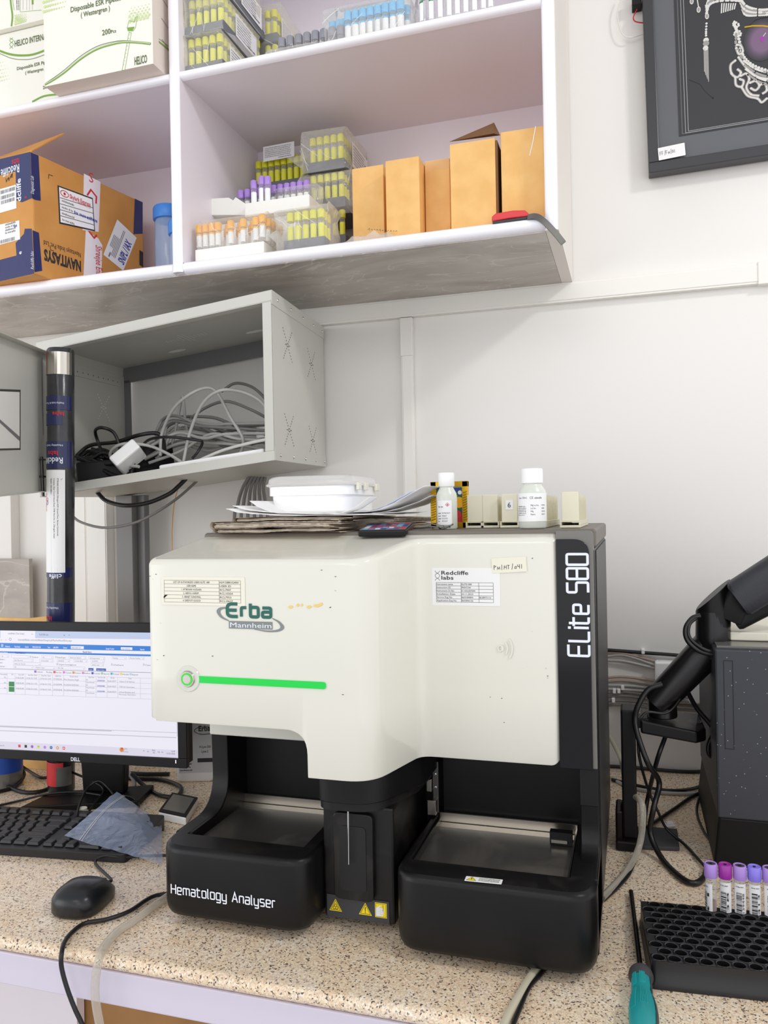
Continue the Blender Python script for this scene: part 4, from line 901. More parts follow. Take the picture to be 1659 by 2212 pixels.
# two boxes behind it
Yb = 1.345; zb2 = Z2+.0004
def pipette_box(label, x0_, x1_, z0_, z1_, Y, d, fill, tilt=0):
    t = thing('pipette_box', label, 'box', ((x0_+x1_)/2, Y, z0_)); b = MB(); b.box(x0_, x1_, Y, Y+d, z0_, z1_, 'box_cream'); b.build('box_body', t, bevel=.0008)
    P = Print(x1_-x0_, z1_-z0_); fill(P, x0_, z0_, Y); P.build('front_print', t, (x0_, Y-.0002, z0_), XA, ZA); return t
z2t = py(40, 66, Yb).z
def f2(P, xo, zo, Y):
    h = lambda x, y: (py(x, y, Y).x-xo, py(x, y, Y).z-zo); k = .0008
    u, v = h(32, 101); P.text('HELICO INTERNAT', u, v, 15*k, 'helico_ink', width=105*k, bold=.015)
    for s in (0, 1): P.curve([h(21+s*7, 105), h(29-s*8, 96), h(21+s*8, 88), h(28-s*7, 82)], .0009, 'helico_green')
    P.curve([h(-60, 85), h(0, 110), h(25, 118), h(50, 120), h(75, 117), h(110, 104)], .0040, 'helico_green', 2); P.curve([h(-60, 92), h(0, 116), h(25, 126), h(50, 129), h(75, 126), h(110, 113)], .0010, 'helico_ink', 2)
    u, v = h(37, 152); P.text('Disposable ESR Pipette', u, v, 8*k, 'helico_ink', width=108*k, bold=.012); u, v = h(55, 161); P.text('( Westergren )', u, v, 8*k, 'helico_ink', width=62*k, bold=.012)
    u, v = h(93, 193); P.text('200', u, v, 8*k, 'helico_ink', width=18*k, bold=.012)
    a, c = h(0, 175); dots(P, a-.02, c, .05, .06, 'helico_pale', 8, .9, -.1+.6, .003)
    P.curve([h(70, 220), h(95, 208), h(125, 204), h(146, 202)], .0035, 'helico_green', 2)
xb0 = py(-130, 150, Yb).x
pipette_box('white pipette box standing behind the cream one at the left end of the top shelf', xb0, -1.0785, zb2, z2t, Yb, .16, f2)
def f3(P, xo, zo, Y):
    h = lambda x, y: (py(x, y, Y).x-xo, py(x, y, Y).z-zo)
    P.curve([h(20, -30), h(24, 10), h(27, 35), h(25, 57)], .0036, 'helico_green', 2); P.curve([h(25, -20), h(29, 10), h(31, 22)], .0008, 'helico_green', 2)
    P.line([h(44, -20), h(44, 26), h(90, 22)], .0006, 'helico_green', 2)
    for x in (50, 58, 64, 70): P.line([h(x, -10), h(x, 22)], .0004, 'ink_grey', 2)
    for x in (36, 40): a, c = h(x, 22); P.bars(a, c, .0022, .03, 'ink_grey', x, vert=False)
    a, c = h(69, 10); P.rect(a, c, .004, .02, 'helico_green', 2)
    a, c = h(33, 52); dots(P, a, c, .03, .02, 'helico_pale', 7, .5, .5, .0026)
    a, c = h(-2, 46); P.text('Serial', a, c, .006, 'helico_ink', rot=PI/2)
pipette_box('white pipette box lying on top of the box behind, cut by the left picture edge', xb0, -1.0785, z2t+.0015, z2t+.12, Yb-.012, .16, f3)

# ------------------------------------------------------------------ carton in the lower left compartment
C0 = Vector((-1.110, 1.288, Z1+.0006)); dR = Vector((.055, .29, 0)).normalized(); dL = Vector((-.984, .176, 0)); Hc = 2.041-C0.z; LR, LL = .295, .36
t = thing('shipping_carton', 'large brown shipping carton with navy tape and courier labels on the lower left shelf', 'carton', tuple(C0))
b = MB(); Zv = ZA*Hc; q = [C0, C0+dR*LR, C0+dR*LR+dL*LL, C0+dL*LL]; b.hexa([tuple(v) for v in q]+[tuple(v+Zv) for v in q], 'cardboard_carton'); b.build('box_body', t, bevel=.003)
fl0 = C0+Zv+Vector((-.004, .004, .001)); tip = py(139, 291, 1.36)
q = [C0+dL*LL+Zv, fl0, tip, tip+dL*(LL*.95)+Vector((0, .02, -.004))]
b = MB(); b.hexa([tuple(v) for v in q]+[tuple(v+Vector((.001, -.001, .004))) for v in q], 'cardboard_carton'); b.build('top_flap', t, bevel=.001)
nR = dR.cross(ZA).normalized()
def on(x, y, O, U, n):
    d = _ray(x, y); s = (O-Vector((0, 0, CZ))).dot(n)/d.dot(n); p = d*s+Vector((0, 0, CZ)); return ((p-O).dot(U), p.z-O.z)
R = lambda x, y: on(x, y, C0, dR, nR)
P = Print(LR, Hc)
P.poly([R(66, 329), (.045, Hc-.0) if False else R(83, 336), R(88, 434), R(76, 432), R(69, 428)], 'navy_tape', 1); P.poly([R(70, 497), R(84, 503), R(91, 585), (.001, .004), ], 'navy_tape', 1)
P.poly([R(291, 429), R(308, 437), R(308, 505), R(288, 506)], 'navy_tape', 1)
P.poly([R(181, 375), R(217, 393), R(213, 501), R(178, 497)], 'white_tape', 1); P.poly([R(185, 497), R(212, 515), R(221, 530), R(219, 592), R(180, 596)], 'white_tape', 1)
u0, v0 = R(125, 483); P.poly([R(124, 400), R(200, 428), R(205, 500), R(128, 483)], 'ink', 2); P.poly([R(127, 404), R(198.5, 430.5), R(203, 496.5), R(130.5, 480)], 'paper', 3)
for a_, c_ in (((129, 427), (200, 449)), ((129, 440), (201, 461)), ((129.5, 453), (202, 474)), ((130, 466), (202.5, 486))): P.line([R(*a_), R(*c_)], .0012, 'ink', 4)
u, v = R(150, 426); P.text('Skylark Express', u, v-.002, .0085, 'ink_red', width=R(195, 440)[0]-u, lay=5, bold=.02); u, v = R(168, 438); P.text('PRIVATE LTD', u, v-.002, .004, 'ink_red', width=R(195, 440)[0]-u, lay=5)
a_, c_ = R(139, 419); P.ell(a_, c_, .010, .006, .0016, 'ink_red', 5); P.circ(a_, c_, .003, 'ink_red', 5, 10)
for i, (x, y) in enumerate(((133, 433), (133, 447), (133, 460), (134, 474))): u, v = R(x, y); P.words(u, v-.002, .03, .004, 'ink_grey', i, 5)
u, v = R(160, 462); P.words(u, v, .06, .007, 'ink_blue', 3, 5)
P.line([R(188, 422), R(196, 410), R(208, 425), R(207, 440)], .004, 'ink_red', 2); P.line([R(192, 500), R(203, 514), R(209, 508)], .004, 'ink_red', 2)
u, v = R(203, 528); P.text('Shreejee Enterprises', u+.004, v, .017, 'ink_red', rot=-PI/2, width=.10, lay=2, bold=.01); P.text('S', R(192, 383)[0], R(192, 392)[1], .02, 'ink_red', lay=2)
for i in range(2): u, v = R(190+i*4-4, 532); P.words(u, .0, .0, .003, 'ink_red', i)
u, v = R(175, 592); P.text('NAVITASYS', u+.0, v+.026, .021, 'ink', rot=PI, width=u-R(95, 563)[0], lay=2, bold=.04); P.text('Navitasys India Pvt. Ltd', u, v+.044, .010, 'ink', rot=PI, width=u-R(95, 563)[0], lay=2)
for x, y in ((105, 377),): P.line([R(x, y+9), R(x, y), R(x+9, y+3)], .0012, 'ink', 2)
P.line([R(108, 530), R(109, 540), R(116, 542)], .0012, 'ink', 2)
P.poly([R(253, 474), R(295, 514), R(266, 585), R(223, 550)], 'paper', 2)
A_, B_, D_ = Vector(R(223, 550)), Vector(R(253, 474)), Vector(R(266, 585))
def mm(s, w_): return tuple(A_+(D_-A_)*s+(B_-A_)*w_)
for i in range(7): P.line([mm(.12+.06*i, .12 if i > 2 else .3), mm(.12+.06*i, .62 if i < 5 else .88)], .0016, 'ink_grey', 3)
P.poly([mm(.26, .05), mm(.26, .16), mm(.2, .18), mm(.2, .05)], 'ink_grey', 3)
rot_ = math.atan2((B_-A_).y, (B_-A_).x); P.text('SNIPL / IAX', *mm(.93, .12), .018, 'ink_blue', rot=rot_, width=(B_-A_).length*.62, lay=3, bold=.03)
P.poly([R(301, 540), R(309, 545), R(309, 578), R(301, 572)], 'ink', 2)
for y in (388, 550): u, v = R(75, y); P.text('Redcliffe labs' if y > 500 else 'Diagnostic Lab', u-.003, v-.03, .007, 'letter_white', rot=PI/2, width=.035, lay=3)
P.build('right_face_print', t, C0, dR, ZA)
OL = C0+dL*LL; nL = (-dL).cross(ZA).normalized()
Lf = lambda x, y: on(x, y, OL, -dL, nL)
P = Print(LL, Hc)
P.poly([Lf(-60, 358), Lf(66, 328), Lf(69, 428), Lf(48, 437), Lf(36, 433), Lf(34, 370), Lf(-60, 395)], 'navy_tape', 1); P.poly([Lf(-60, 590), Lf(-2, 562), Lf(36, 552), Lf(34, 525), Lf(52, 505), Lf(54, 494), Lf(69, 494), (LL, .001), (LL-.15, .001)], 'navy_tape', 1)
P.poly([Lf(-40, 420), Lf(35, 399), Lf(36, 450), Lf(-40, 472)], 'paper', 2); P.poly([Lf(-40, 494), Lf(42, 476), Lf(44, 517), Lf(-40, 540)], 'paper', 2)
for j, (x, y, hh) in enumerate(((2, 420, 8), (2, 432, 8), (3, 442, 8), (1, 527, 9))): u, v = Lf(x, y); P.bars(u, v, Lf(33, y)[0]-u, .007, 'ink_grey', j, lay=3)
for i in range(4): u, v = Lf(12, 488+i*6); P.words(u, v, .03, .004, 'ink_grey', i, 3)
a_, c_ = Lf(37, 490); P.words(a_-.008, c_, .014, .006, 'ink_blue', 3, 3)
u, v = Lf(42, 352); P.text('Redcliffe', u, v-.002, .016, 'letter_white', rot=PI, width=.055, lay=3, bold=.01); u, v = Lf(42, 341); P.text('labs', u, v, .012, 'ink_red', rot=PI, width=.022, lay=3, bold=.01)
u, v = Lf(46, 434); P.text('dcliffe', u, v, .012, 'letter_white', rot=PI/2, width=.045, lay=3, bold=.02); u, v = Lf(47, 549); P.text('e', u, v, .009, 'letter_white', rot=PI/2, lay=3, bold=.02); u, v = Lf(58, 428); P.text('s', u, v, .008, 'ink_red', rot=PI/2, lay=3, bold=.02)
for s in ([(13, 385), (14, 393), (18, 384), (20, 391)], [(20, 383), (20, 391)], [(26, 375), (23, 382), (27, 383), (27, 375), (22, 386)]): P.line([Lf(*q) for q in s], .0013, 'ink', 3)
P.build('left_face_print', t, OL, -dL, ZA)
# blue capped jars
def jar(label, u, Y, ytop, ybot, rad):
    c = py(u, ytop, Y); t = thing('lidded_jar', label, 'jar', (c.x, Y, Z1)); h = py(u, ytop, Y).z-Z1
    b = MB(); b.lathe([(rad*.86, .0008), (rad*.9, .003), (rad*.9, h-.035), (rad*.82, h-.028), (rad*.82, h-.02)], (c.x, Y, Z1), 'clear_jar', 24, c1=False); b.build('jar_body', t, smooth=40)
    b = MB(); b.lathe([(rad*.98, h-.028), (rad, h-.027), (rad, h-.004), (rad*.94, h), (.0001, h)], (c.x, Y, Z1), 'blue_cap', 26); b.build('lid', t, smooth=40)
    b = MB(); b.lathe([(rad*.84, .0012), (rad*.86, .003), (rad*.86, .02), (.0001, .02)], (c.x, Y, Z1), 'blue_cap', 24); b.build('inner_insert', t, smooth=40)
jar('clear jar with a bright blue screw lid standing behind the carton', 364, 1.53, 450, 575, .0335); jar('clear blue lidded jar half hidden by the shelf divider', 393, 1.46, 480, 575, .0285)

# ================================================================== grey metal wall cabinet (hangs a little racked)
def pd(x, y, d): return _ray(x, y)*d+Vector((0, 0, CZ))      # the point at depth d along the view axis
KO = Vector((-.621, 1.329, 1.419)); E0 = Vector((.515, .005, .055)); E1 = Vector((-.028, .327, .005)); E2 = Vector((.003, -.008, .31))
KW, KD, KH = .518, .328, .31
KT = Matrix(((E0.x/KW, E1.x/KD, E2.x/KH, KO.x), (E0.y/KW, E1.y/KD, E2.y/KH, KO.y), (E0.z/KW, E1.z/KD, E2.z/KH, KO.z), (0, 0, 0, 1)))
def K(x, y, z): return KT @ Vector((x, y, z))
ca = thing('metal_cabinet', 'open grey steel wall cabinet full of tangled cables under the shelf unit', 'cabinet', tuple(K(-KW/2, KD, 0)))
def kb(boxes, name, m='grey_metal_paint', bev=.0007):
    b = MB(); b.T = KT
    for q in boxes: b.box(*q[:6], q[6] if len(q) > 6 else m)
    return b.build(name, ca, bevel=bev)
t_ = .0014
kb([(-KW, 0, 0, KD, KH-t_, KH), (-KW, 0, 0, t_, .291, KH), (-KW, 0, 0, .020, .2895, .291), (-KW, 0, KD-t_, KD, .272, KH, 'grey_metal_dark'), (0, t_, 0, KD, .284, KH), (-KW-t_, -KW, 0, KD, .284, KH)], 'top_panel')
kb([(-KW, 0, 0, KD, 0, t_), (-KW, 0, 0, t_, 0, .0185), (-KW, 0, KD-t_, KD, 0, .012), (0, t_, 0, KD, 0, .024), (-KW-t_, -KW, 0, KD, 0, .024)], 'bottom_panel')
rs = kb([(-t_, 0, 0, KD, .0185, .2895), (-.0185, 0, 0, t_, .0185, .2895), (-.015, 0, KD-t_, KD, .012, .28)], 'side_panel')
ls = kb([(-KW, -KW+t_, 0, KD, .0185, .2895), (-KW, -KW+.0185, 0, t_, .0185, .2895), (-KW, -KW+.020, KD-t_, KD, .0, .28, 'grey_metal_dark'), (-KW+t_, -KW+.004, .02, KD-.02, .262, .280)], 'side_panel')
def xpat(P, cx, cy, w, h, m, r=.0011, n=10):
    for i in range(n):
        f = (i+.5)/n-.5; P.circ(cx+f*w, cy+f*h, r, m, 1, 6); P.circ(cx+f*w, cy-f*h, r, m, 1, 6)
    for d in (-.17, -.1, .1, .17): P.circ(cx+d*w*1.3, cy, r, m, 1, 6)
def kprint(P, name, parent, o, u, v): # panel lying on a cabinet face (local o, u, v)
    P.build(name, parent, (0, 0, 0), XA, ZA, warp=lambda a, c, h: K(*(Vector(o)+Vector(u)*a+Vector(v)*c+Vector(u).cross(Vector(v))*(h+.0003))))
P = Print(KD, .27)
for cx_, cy_ in ((.085, .225), (.235, .213), (.085, .062), (.235, .052)): xpat(P, cx_, cy_-.0185, .055, .062, 'hole_dark', .0014, 12)
kprint(P, 'vent_holes', rs, (0, 0, .0185), (0, 1, 0), (0, 0, 1))
P = Print(KD, .27)
for cx_, cy_ in ((.075, .195), (.235, .205), (.20, .06)): xpat(P, cx_, cy_-.0185, .05, .06, 'hole_light_print', .0016, 10)
for i in range(14): P.circ(.03+i*.02, .252, .0017, 'hole_dark', 40, 6)
kprint(P, 'vent_holes', ls, (-KW+t_, 0, .0185), (0, 1, 0), (0, 0, 1))
P = Print(KW, KD)
for r_ in range(12):
    for c_ in range(16):
        if abs((c_-7.5)/7.5)+abs((r_-5.5)/1.6) < 1.05 or abs((r_-5.5)/5.5)+abs((c_-7.5)/2.0) < 1.05: P.circ(.185+c_*.0085, .10+r_*.0085, .0022, 'hole_light_print', 1, 6)
kprint(P, 'vent_holes', ca, (-KW, KD, KH-t_), (1, 0, 0), (0, -1, 0))
for z in (.297, .0105):
    for y in (.03, .105, .18, .25, .315): rv = MB(); rv.T = KT; rv.sphere((t_+.0006, y, z), .0032, 'chrome', 8, 6, (.6, 1, 1)); rv.build('rivet', ca, smooth=60)
for u_, v__ in ((.180, .06), (.385, .085)): P = Print(KW, KD); P.circ(u_, v__, .022, 'hole_light_print', 1, 16, ry=.010); kprint(P, 'cable_hole', ca, (-KW, KD, KH-t_), (1, 0, 0), (0, -1, 0))
# door
hT, hB = pd(106, 768, 1.585), pd(110, 1060, 1.585); oT, oB = pd(-70, 697, 1.215), pd(-70, 1078, 1.215)
nd = (hT-oT).cross(hB-oT).normalized(); nd = nd if nd.dot(hT-Vector((0, 0, CZ))) > 0 else -nd
b = MB(); q = [oB, hB, hT, oT]; b.hexa([tuple(v) for v in q]+[tuple(v+nd*.0015) for v in q], 'grey_metal_paint')
def strip(a, c, w, m='grey_metal_paint'):
    b.hexa([tuple(v) for v in (a, c, c+w, a+w)]+[tuple(v-nd*.017) for v in (a, c, c+w, a+w)], m)
up = (hT-hB).normalized(); al = (hT-oT).normalized()
strip(oT-up*.0015, hT-up*.0015, up*.0015); strip(oB, hB, up*.0015); strip(hB-al*.0015, hT-al*.0015, al*.0015)
dr = b.build('door', ca, bevel=.0006)
dw = (hT-oT).length
def dp(x, y): p, q_ = on(x, y, oB, al, -nd); return p, q_
ddoor = lambda x: 1/(1/1.215+(1/1.585-1/1.215)*(x+70)/176.0)
P = Print(1, 1)
P.poly([(-60, 838), (42, 842), (42, 972), (-60, 974)], 'hole_dark', 1); P.poly([(-60, 843), (39, 847), (39, 968), (-60, 970)], 'trunking_white', 2)
P.poly([(-20, 898), (-18, 894), (39, 944), (38, 952)], 'ink_grey', 3); P.poly([(88, 772), (89.5, 772), (93.5, 1050), (92, 1050)], 'grey_metal_dark', 1)
P.build('door_window', dr, (0, 0, 0), XA, ZA, warp=lambda a, c, h: pd(a, c, ddoor(a))-nd*(h*5+.0015))
b = MB(); p0 = pd(88, 992, 1.53); p1 = pd(98, 1072, 1.53); b.box(p0.x-.004, p0.x+.012, p0.y-.01, p0.y, p0.z-.036, p0.z-.032, 'dark_steel'); b.box(p0.x-.004, p0.x-.001, p0.y-.01, p0.y, p0.z-.036, p0.z, 'dark_steel'); b.box(p0.x-.004, p0.x+.012, p0.y-.01, p0.y, p0.z-.003, p0.z, 'dark_steel'); b.cyl((p0.x+.007, p0.y-.006, p0.z+.004), (p0.x+.009, p0.y-.006, p1.z), .003, 'dark_steel', n=8); b.build('door_hinge', ca, bevel=.0005)
# steel post under it
a0, a1, a2 = py(249, 1060, 1.58), py(284, 1060, 1.58), py(311, 1060, 1.60)
b = MB(); b.box(a0.x, a1.x, 1.58, 1.62, CT+.0005, K(-KW+.05, .25, 0).z-.002, 'cable_dark_grey'); b.box(a1.x, a2.x, 1.60, 1.62, CT+.0005, K(-KW+.05, .25, 0).z-.002, 'grey_metal_dark'); tag(b.build('steel_post', bevel=.0015), 'grey square steel post standing under the left end of the metal cabinet', 'post')
# ------------------------------------------------------------------ contents and cables
def cable(label, pts, m, r=.0032, group=None, name='cable', n=6):
    b = MB(); b.tube(pts, r, m, 8, n); return tag(b.build(name, smooth=60), label, 'cable', group)
def kc(Y, *pp): return [py(x, y, Y+.012*math.sin(i*1.7)) for i, (x, y) in enumerate(pp)]
fl = lambda x, y: K(x, y, t_).z
def kbox(name, label, cat, lx0, lx1, ly0, ly1, h, m, yaw=0.0, z=.0, parts=None, roll=0.0):
    c = K((lx0+lx1)/2, (ly0+ly1)/2, t_+.0005+z); t = thing(name, label, cat, tuple(c)); w, d = (lx1-lx0)/2, (ly1-ly0)/2
    T = Matrix.Translation(c) @ Matrix.Rotation(math.atan2(E0.z, E0.x)*-1+roll, 4, 'Y') @ Matrix.Rotation(yaw, 4, 'Z')
    b = MB(); b.T = T; b.box(-w, w, -d, d, 0, h, m); b.build('case', t, bevel=min(.004, h*.15))
    if parts:
        for nm, bx, mm_ in parts: b = MB(); b.T = T; b.box(*bx, mm_); b.build(nm, t, bevel=.0005)
    return t
kbox('network_switch', 'flat white network switch lying at the front of the metal cabinet', 'network switch', -.245, -.02, .012, .10, .024, 'plastic_white', parts=[('port', (-.045, -.03, -.0445, -.043, .008, .017), 'black_deep'), ('port', (-.085, -.07, -.0445, -.043, .008, .017), 'black_deep'), ('face_plate', (.0, .10, -.0442, -.0435, .004, .020), 'paper')])
kbox('router', 'small white router box behind the grey cables at the right of the cabinet', 'router', -.105, -.01, .17, .26, .032, 'plastic_white', yaw=.15, z=.055, parts=[('port', (-.03, -.018, -.046, -.0445, .012, .022), 'hole_dark')])
kbox('power_supply', 'grey boxy adapter behind the router at the back of the cabinet', 'adapter', -.09, -.02, .265, .315, .125, 'cable_grey', yaw=-.2)
kbox('power_adapter', 'black power adapter brick in the dark tangle at the left of the cabinet', 'adapter', -.47, -.36, .05, .14, .058, 'black_matte', yaw=.5)
kbox('power_adapter', 'second black power adapter with a white sticker behind the brick', 'adapter', -.43, -.33, .15, .24, .09, 'black_matte', yaw=.9, parts=[('sticker', (-.03, .0, -.0358, -.0352, .03, .045), 'paper')])
kbox('power_adapter', 'white plug adapter lying tilted over the black cables in the cabinet', 'adapter', -.36, -.30, .02, .075, .026, 'plastic_white', yaw=.45, z=.045, roll=-.7)
kbox('cable_box', 'flat white wall plug strip at the front edge beside the white adapter', 'plug strip', -.335, -.25, .012, .05, .016, 'cable_white')
G1, G2 = 'cable_grey', 'cable_dark_grey'
cable('light grey cable arching in a tall loop at the front of the cabinet', kc(1.385, (395, 1003), (410, 935), (437, 873), (475, 844), (520, 846), (558, 863), (582, 890)), G1)
cable('light grey cable looping up and down to the white switch', kc(1.41, (346, 985), (350, 935), (374, 884), (410, 852), (446, 838), (470, 850), (498, 902), (524, 945), (522, 972), (512, 985)), G1)
cable('dark grey cable forming the highest arch at the back of the cabinet', kc(1.56, (478, 846), (508, 828), (544, 836), (572, 860), (585, 880)), G2)
cable('grey cable bent in a sharp upright spike inside the cabinet', kc(1.48, (372, 960), (384, 905), (392, 860), (396, 862), (400, 905), (407, 950), (406, 975)), G1)
cable('dark grey cable sweeping from the middle to the right side of the cabinet', kc(1.5, (400, 915), (440, 883), (488, 867), (540, 884), (582, 906)), G2)
cable('light grey cable coiled round the white adapter at the left', kc(1.372, (300, 1008), (255, 1002), (238, 980), (262, 960), (318, 962), (362, 980), (395, 1000)), G1)
cable('grey cable running flat across the cabinet floor to the right', kc(1.43, (322, 1000), (390, 975), (455, 938), (515, 948), (580, 952)), G1)
cable('pale cable running low behind the white switch', kc(1.40, (418, 1000), (478, 974), (535, 958), (582, 948)), 'cable_white')
cable('grey cable humped low at the left of the grey tangle', kc(1.45, (335, 940), (350, 908), (372, 898), (402, 906), (450, 930), (492, 946)), G2)
for i in range(16):
    rr = random.Random(50+i); y0_ = rr.uniform(912, 968); cable('grey network cable in the flat tangle on the cabinet floor', kc(1.43+.010*i, (318+rr.uniform(-8, 40), y0_+25), (380+rr.uniform(-15, 15), y0_-rr.uniform(0, 18)), (440+rr.uniform(-15, 15), y0_+rr.uniform(-22, 8)), (500+rr.uniform(-15, 15), y0_+rr.uniform(-10, 15)), (572, y0_+rr.uniform(-22, 5))), (G1, G2, G1)[i % 3], .0034, 'grey cables tangled in the cabinet')
cable('black cable forming an upright ring at the left of the cabinet', kc(1.40, (226, 990), (212, 955), (206, 930), (222, 924), (246, 935), (258, 965), (262, 1000)), 'cable_black', .0034)
cable('thick black cable arching over the black adapters', kc(1.42, (165, 985), (195, 962), (250, 955), (300, 940), (338, 936), (352, 950), (356, 978)), 'cable_black', .0042)
cable('black cable hanging low across the left of the cabinet floor', kc(1.375, (163, 985), (205, 1004), (248, 1028), (292, 1032)), 'cable_black', .004)
cable('black cable winding from the left tangle over the grey cables', kc(1.378, (284, 1022), (296, 985), (318, 952), (362, 944), (420, 950), (437, 955), (428, 975), (416, 990)), 'cable_black', .0028)
for i in range(10):
    rr = random.Random(90+i); cable('black cable in the dark tangle beside the mailing tube', kc(1.385+.012*i, (165+rr.uniform(0, 10), 1000+rr.uniform(-15, 20)), (195, 985+rr.uniform(-25, 25)), (230, 1000+rr.uniform(-30, 25)), (268+rr.uniform(-10, 15), 1010+rr.uniform(-30, 12))), 'cable_black', .0036, 'black cables in the left tangle')
cable('thick black cable sagging below the metal cabinet', [py(205, 1055, 1.43), py(215, 1069, 1.42), py(232, 1083, 1.41), py(270, 1092, 1.40), py(320, 1086, 1.41), py(365, 1067, 1.42), py(386, 1050, 1.43), py(402, 1034, 1.44)], 'cable_black', .0045)
cable('thin grey cable sagging across the steel post under the cabinet', [py(150, 1108, 1.50), py(175, 1128, 1.50), py(230, 1140, 1.50), py(300, 1126, 1.50), py(370, 1086, 1.50), py(418, 1046, 1.52), py(434, 1028, 1.53)], G2, .003)
cable('thin orange wire dangling behind the analyser', [py(386, 1050, 1.55), py(376, 1090, 1.55), py(372, 1140, 1.56), py(372, 1200, 1.56), Vector((py(372, 1200, 1.56).x, 1.56, CT+.003))], 'cable_orange', .0011)
for i in range(6):
    u = 520+i*9; cable('dark grey cable in the bundle hanging behind the white plastic box', [py(u+18-i*2, 1030, 1.60+.004*i), py(u+4, 1055, 1.60+.004*i), py(u-6+i*3, 1090, 1.61+.004*i), py(u-14+i*6, 1160, 1.60+.004*i), Vector((py(u-10+i*6, 1160, 1.60).x, 1.60+.004*i, CT+.004))], G2, .0038, 'dark grey cables hanging behind the plastic box')

# ================================================================== things on top of the analyser
TZ = 1.2957
# newspapers
def newspaper(label, x0, x1, y0, y1, z, th, rot, seed):
    r_ = random.Random(seed); t = thing('newspaper', label, 'newspaper', ((x0+x1)/2, (y0+y1)/2, z)); T = Matrix.Translation(((x0+x1)/2, (y0+y1)/2, z)) @ Matrix.Rotation(rot, 4, 'Z'); w, d = (x1-x0)/2, (y1-y0)/2
    b = MB(); b.T = T; n = max(3, int(th/.0013)); N_ = 10
    wav = lambda x: .0007*math.sin(x*38+seed)+.0004*math.sin(x*95+2*seed)
    for k in range(n):                                  # inner leaves, uneven at the open side
        za, zb_ = .0007+(th-.0014)*k/n+.00012, .0007+(th-.0014)*(k+1)/n-.00012; xl_n = -w+.0035+r_.uniform(0, .003); xr_n = w-r_.uniform(0, .020); xs_ = [xl_n+(xr_n-xl_n)*q/N_ for q in range(N_+1)]
        b.prism([(x, za+wav(x)) for x in xs_]+[(x, zb_+wav(x)) for x in reversed(xs_)], 'y', -d+r_.uniform(.0005, .007), d, 'newsprint' if k % 3 else 'newsprint_ink')
    arc = [(-w+.004-.004*math.sin(a), th/2-(th/2)*math.cos(a)) for a in [PI*q/8 for q in range(9)]]; xs_ = [-w+.004+(2*w-.006)*q/N_ for q in range(N_+1)]
    U_ = [(x, 0+wav(x)) for x in reversed(xs_)]+arc+[(x, th+wav(x)) for x in xs_]; vs, fs = stroke(U_, .0007)
    m_ = len(vs)//2
    b.loft([[(vs[2*q][0], y_, vs[2*q][1]) for q in range(m_)]+[(vs[2*q+1][0], y_, vs[2*q+1][1]) for q in reversed(range(m_))] for y_ in (-d-.001, d)], 'newsprint', False, False)
    b.build('folded_sheets', t, smooth=50); return t

for i, (lb_, a, c, yy, rot) in enumerate((('lowest folded newspaper under the pile of papers on the analyser', 462, 742, .985, -.02), ('thick folded newspaper in the middle of the pile on the analyser', 455, 735, .99, .0), ('topmost folded newspaper directly below the white papers', 500, 760, .995, .03))):
    x0, x1 = py(a, 1150, yy).x, py(c, 1150, yy).x; newspaper(lb_, x0, x1, yy, yy+.24, TZ+(.0, .0055, .0155)[i], (.0052, .0098, .0050)[i], rot, i)
x0, x1 = py(690, 1150, 1.06).x, py(868, 1150, 1.06).x
newspaper('loose dog eared newspaper sticking out at the right of the pile', x0, x1, 1.055, 1.25, TZ+.0, .017, -.06, 9)
# white sheets
def sheet(label, prof, y0, y1, z, rot, seed, m='paper', cx_=0):
    r_ = random.Random(seed); b = MB(); n = 5; vs = []; P_ = catmull([(a, 0, c) for a, c in prof], 5); cc = Vector((sum(p.x for p in P_)/len(P_), (y0+y1)/2, 0)); Rm = Matrix.Rotation(rot, 4, 'Z')
    for p in P_:
        for k in range(n+1):
            v = Vector((p.x, y0+(y1-y0)*k/n, z+p.z+r_.uniform(0, .0006))); vs.append(tuple(cc+Rm @ (v-cc)))
    fs = [(i*(n+1)+k, (i+1)*(n+1)+k, (i+1)*(n+1)+k+1, i*(n+1)+k+1) for i in range(len(P_)-1) for k in range(n)]
    b.add(vs, fs, m); o = b.build('paper_sheet', smooth=60, solid=.0006); return tag(o, label, 'paper')

X_at = lambda u, Y: py(u, 1120, Y).x
zp = TZ+.0212
def prof(us, zs, Y): return [(X_at(u, Y), z) for u, z in zip(us, zs)]
sheet('wide white paper sheet with a pointed left corner under the plastic box', prof((489, 520, 600, 700, 770, 820), (.0125, .0065, .0022, .0006, .0004, .0008), 1.0), 1.0, 1.2, zp, -.015, 1)
sheet('white paper sheet with a raised left corner on the pile', prof((502, 540, 620, 720, 800, 850), (.0155, .0085, .0035, .0012, .0008, .002), 1.02), 1.02, 1.21, zp+.0008, .02, 2)
sheet('curled white paper sheet standing up at the left of the plastic box', prof((540, 560, 600, 660, 740), (.022, .0125, .0032, .0018, .0014), 1.03), 1.03, 1.2, zp+.0012, .0, 3)
sheet('white sheet curling steeply up at the right end of the pile', prof((700, 760, 810, 850, 890, 925), (.0012, .0016, .004, .012, .025, .036), 1.04), 1.04, 1.16, zp+.002, -.04, 4)
sheet('bluish sheet curling up inside the steep white sheet', prof((740, 790, 830, 862, 896), (.002, .003, .009, .019, .030), 1.05), 1.045, 1.15, zp+.0018, -.02, 5, 'paper_blue')
sheet('flat white sheet curling toward the bottle at the right of the pile', prof((720, 790, 840, 890, 930), (.001, .001, .005, .014, .025), 1.06), 1.06, 1.16, zp+.0005, .05, 6)
sheet('small fan of white slips leaning on the right of the plastic box', prof((745, 770, 790, 805), (.0015, .007, .015, .022), 1.02), 1.0, 1.05, zp+.002, .1, 7)
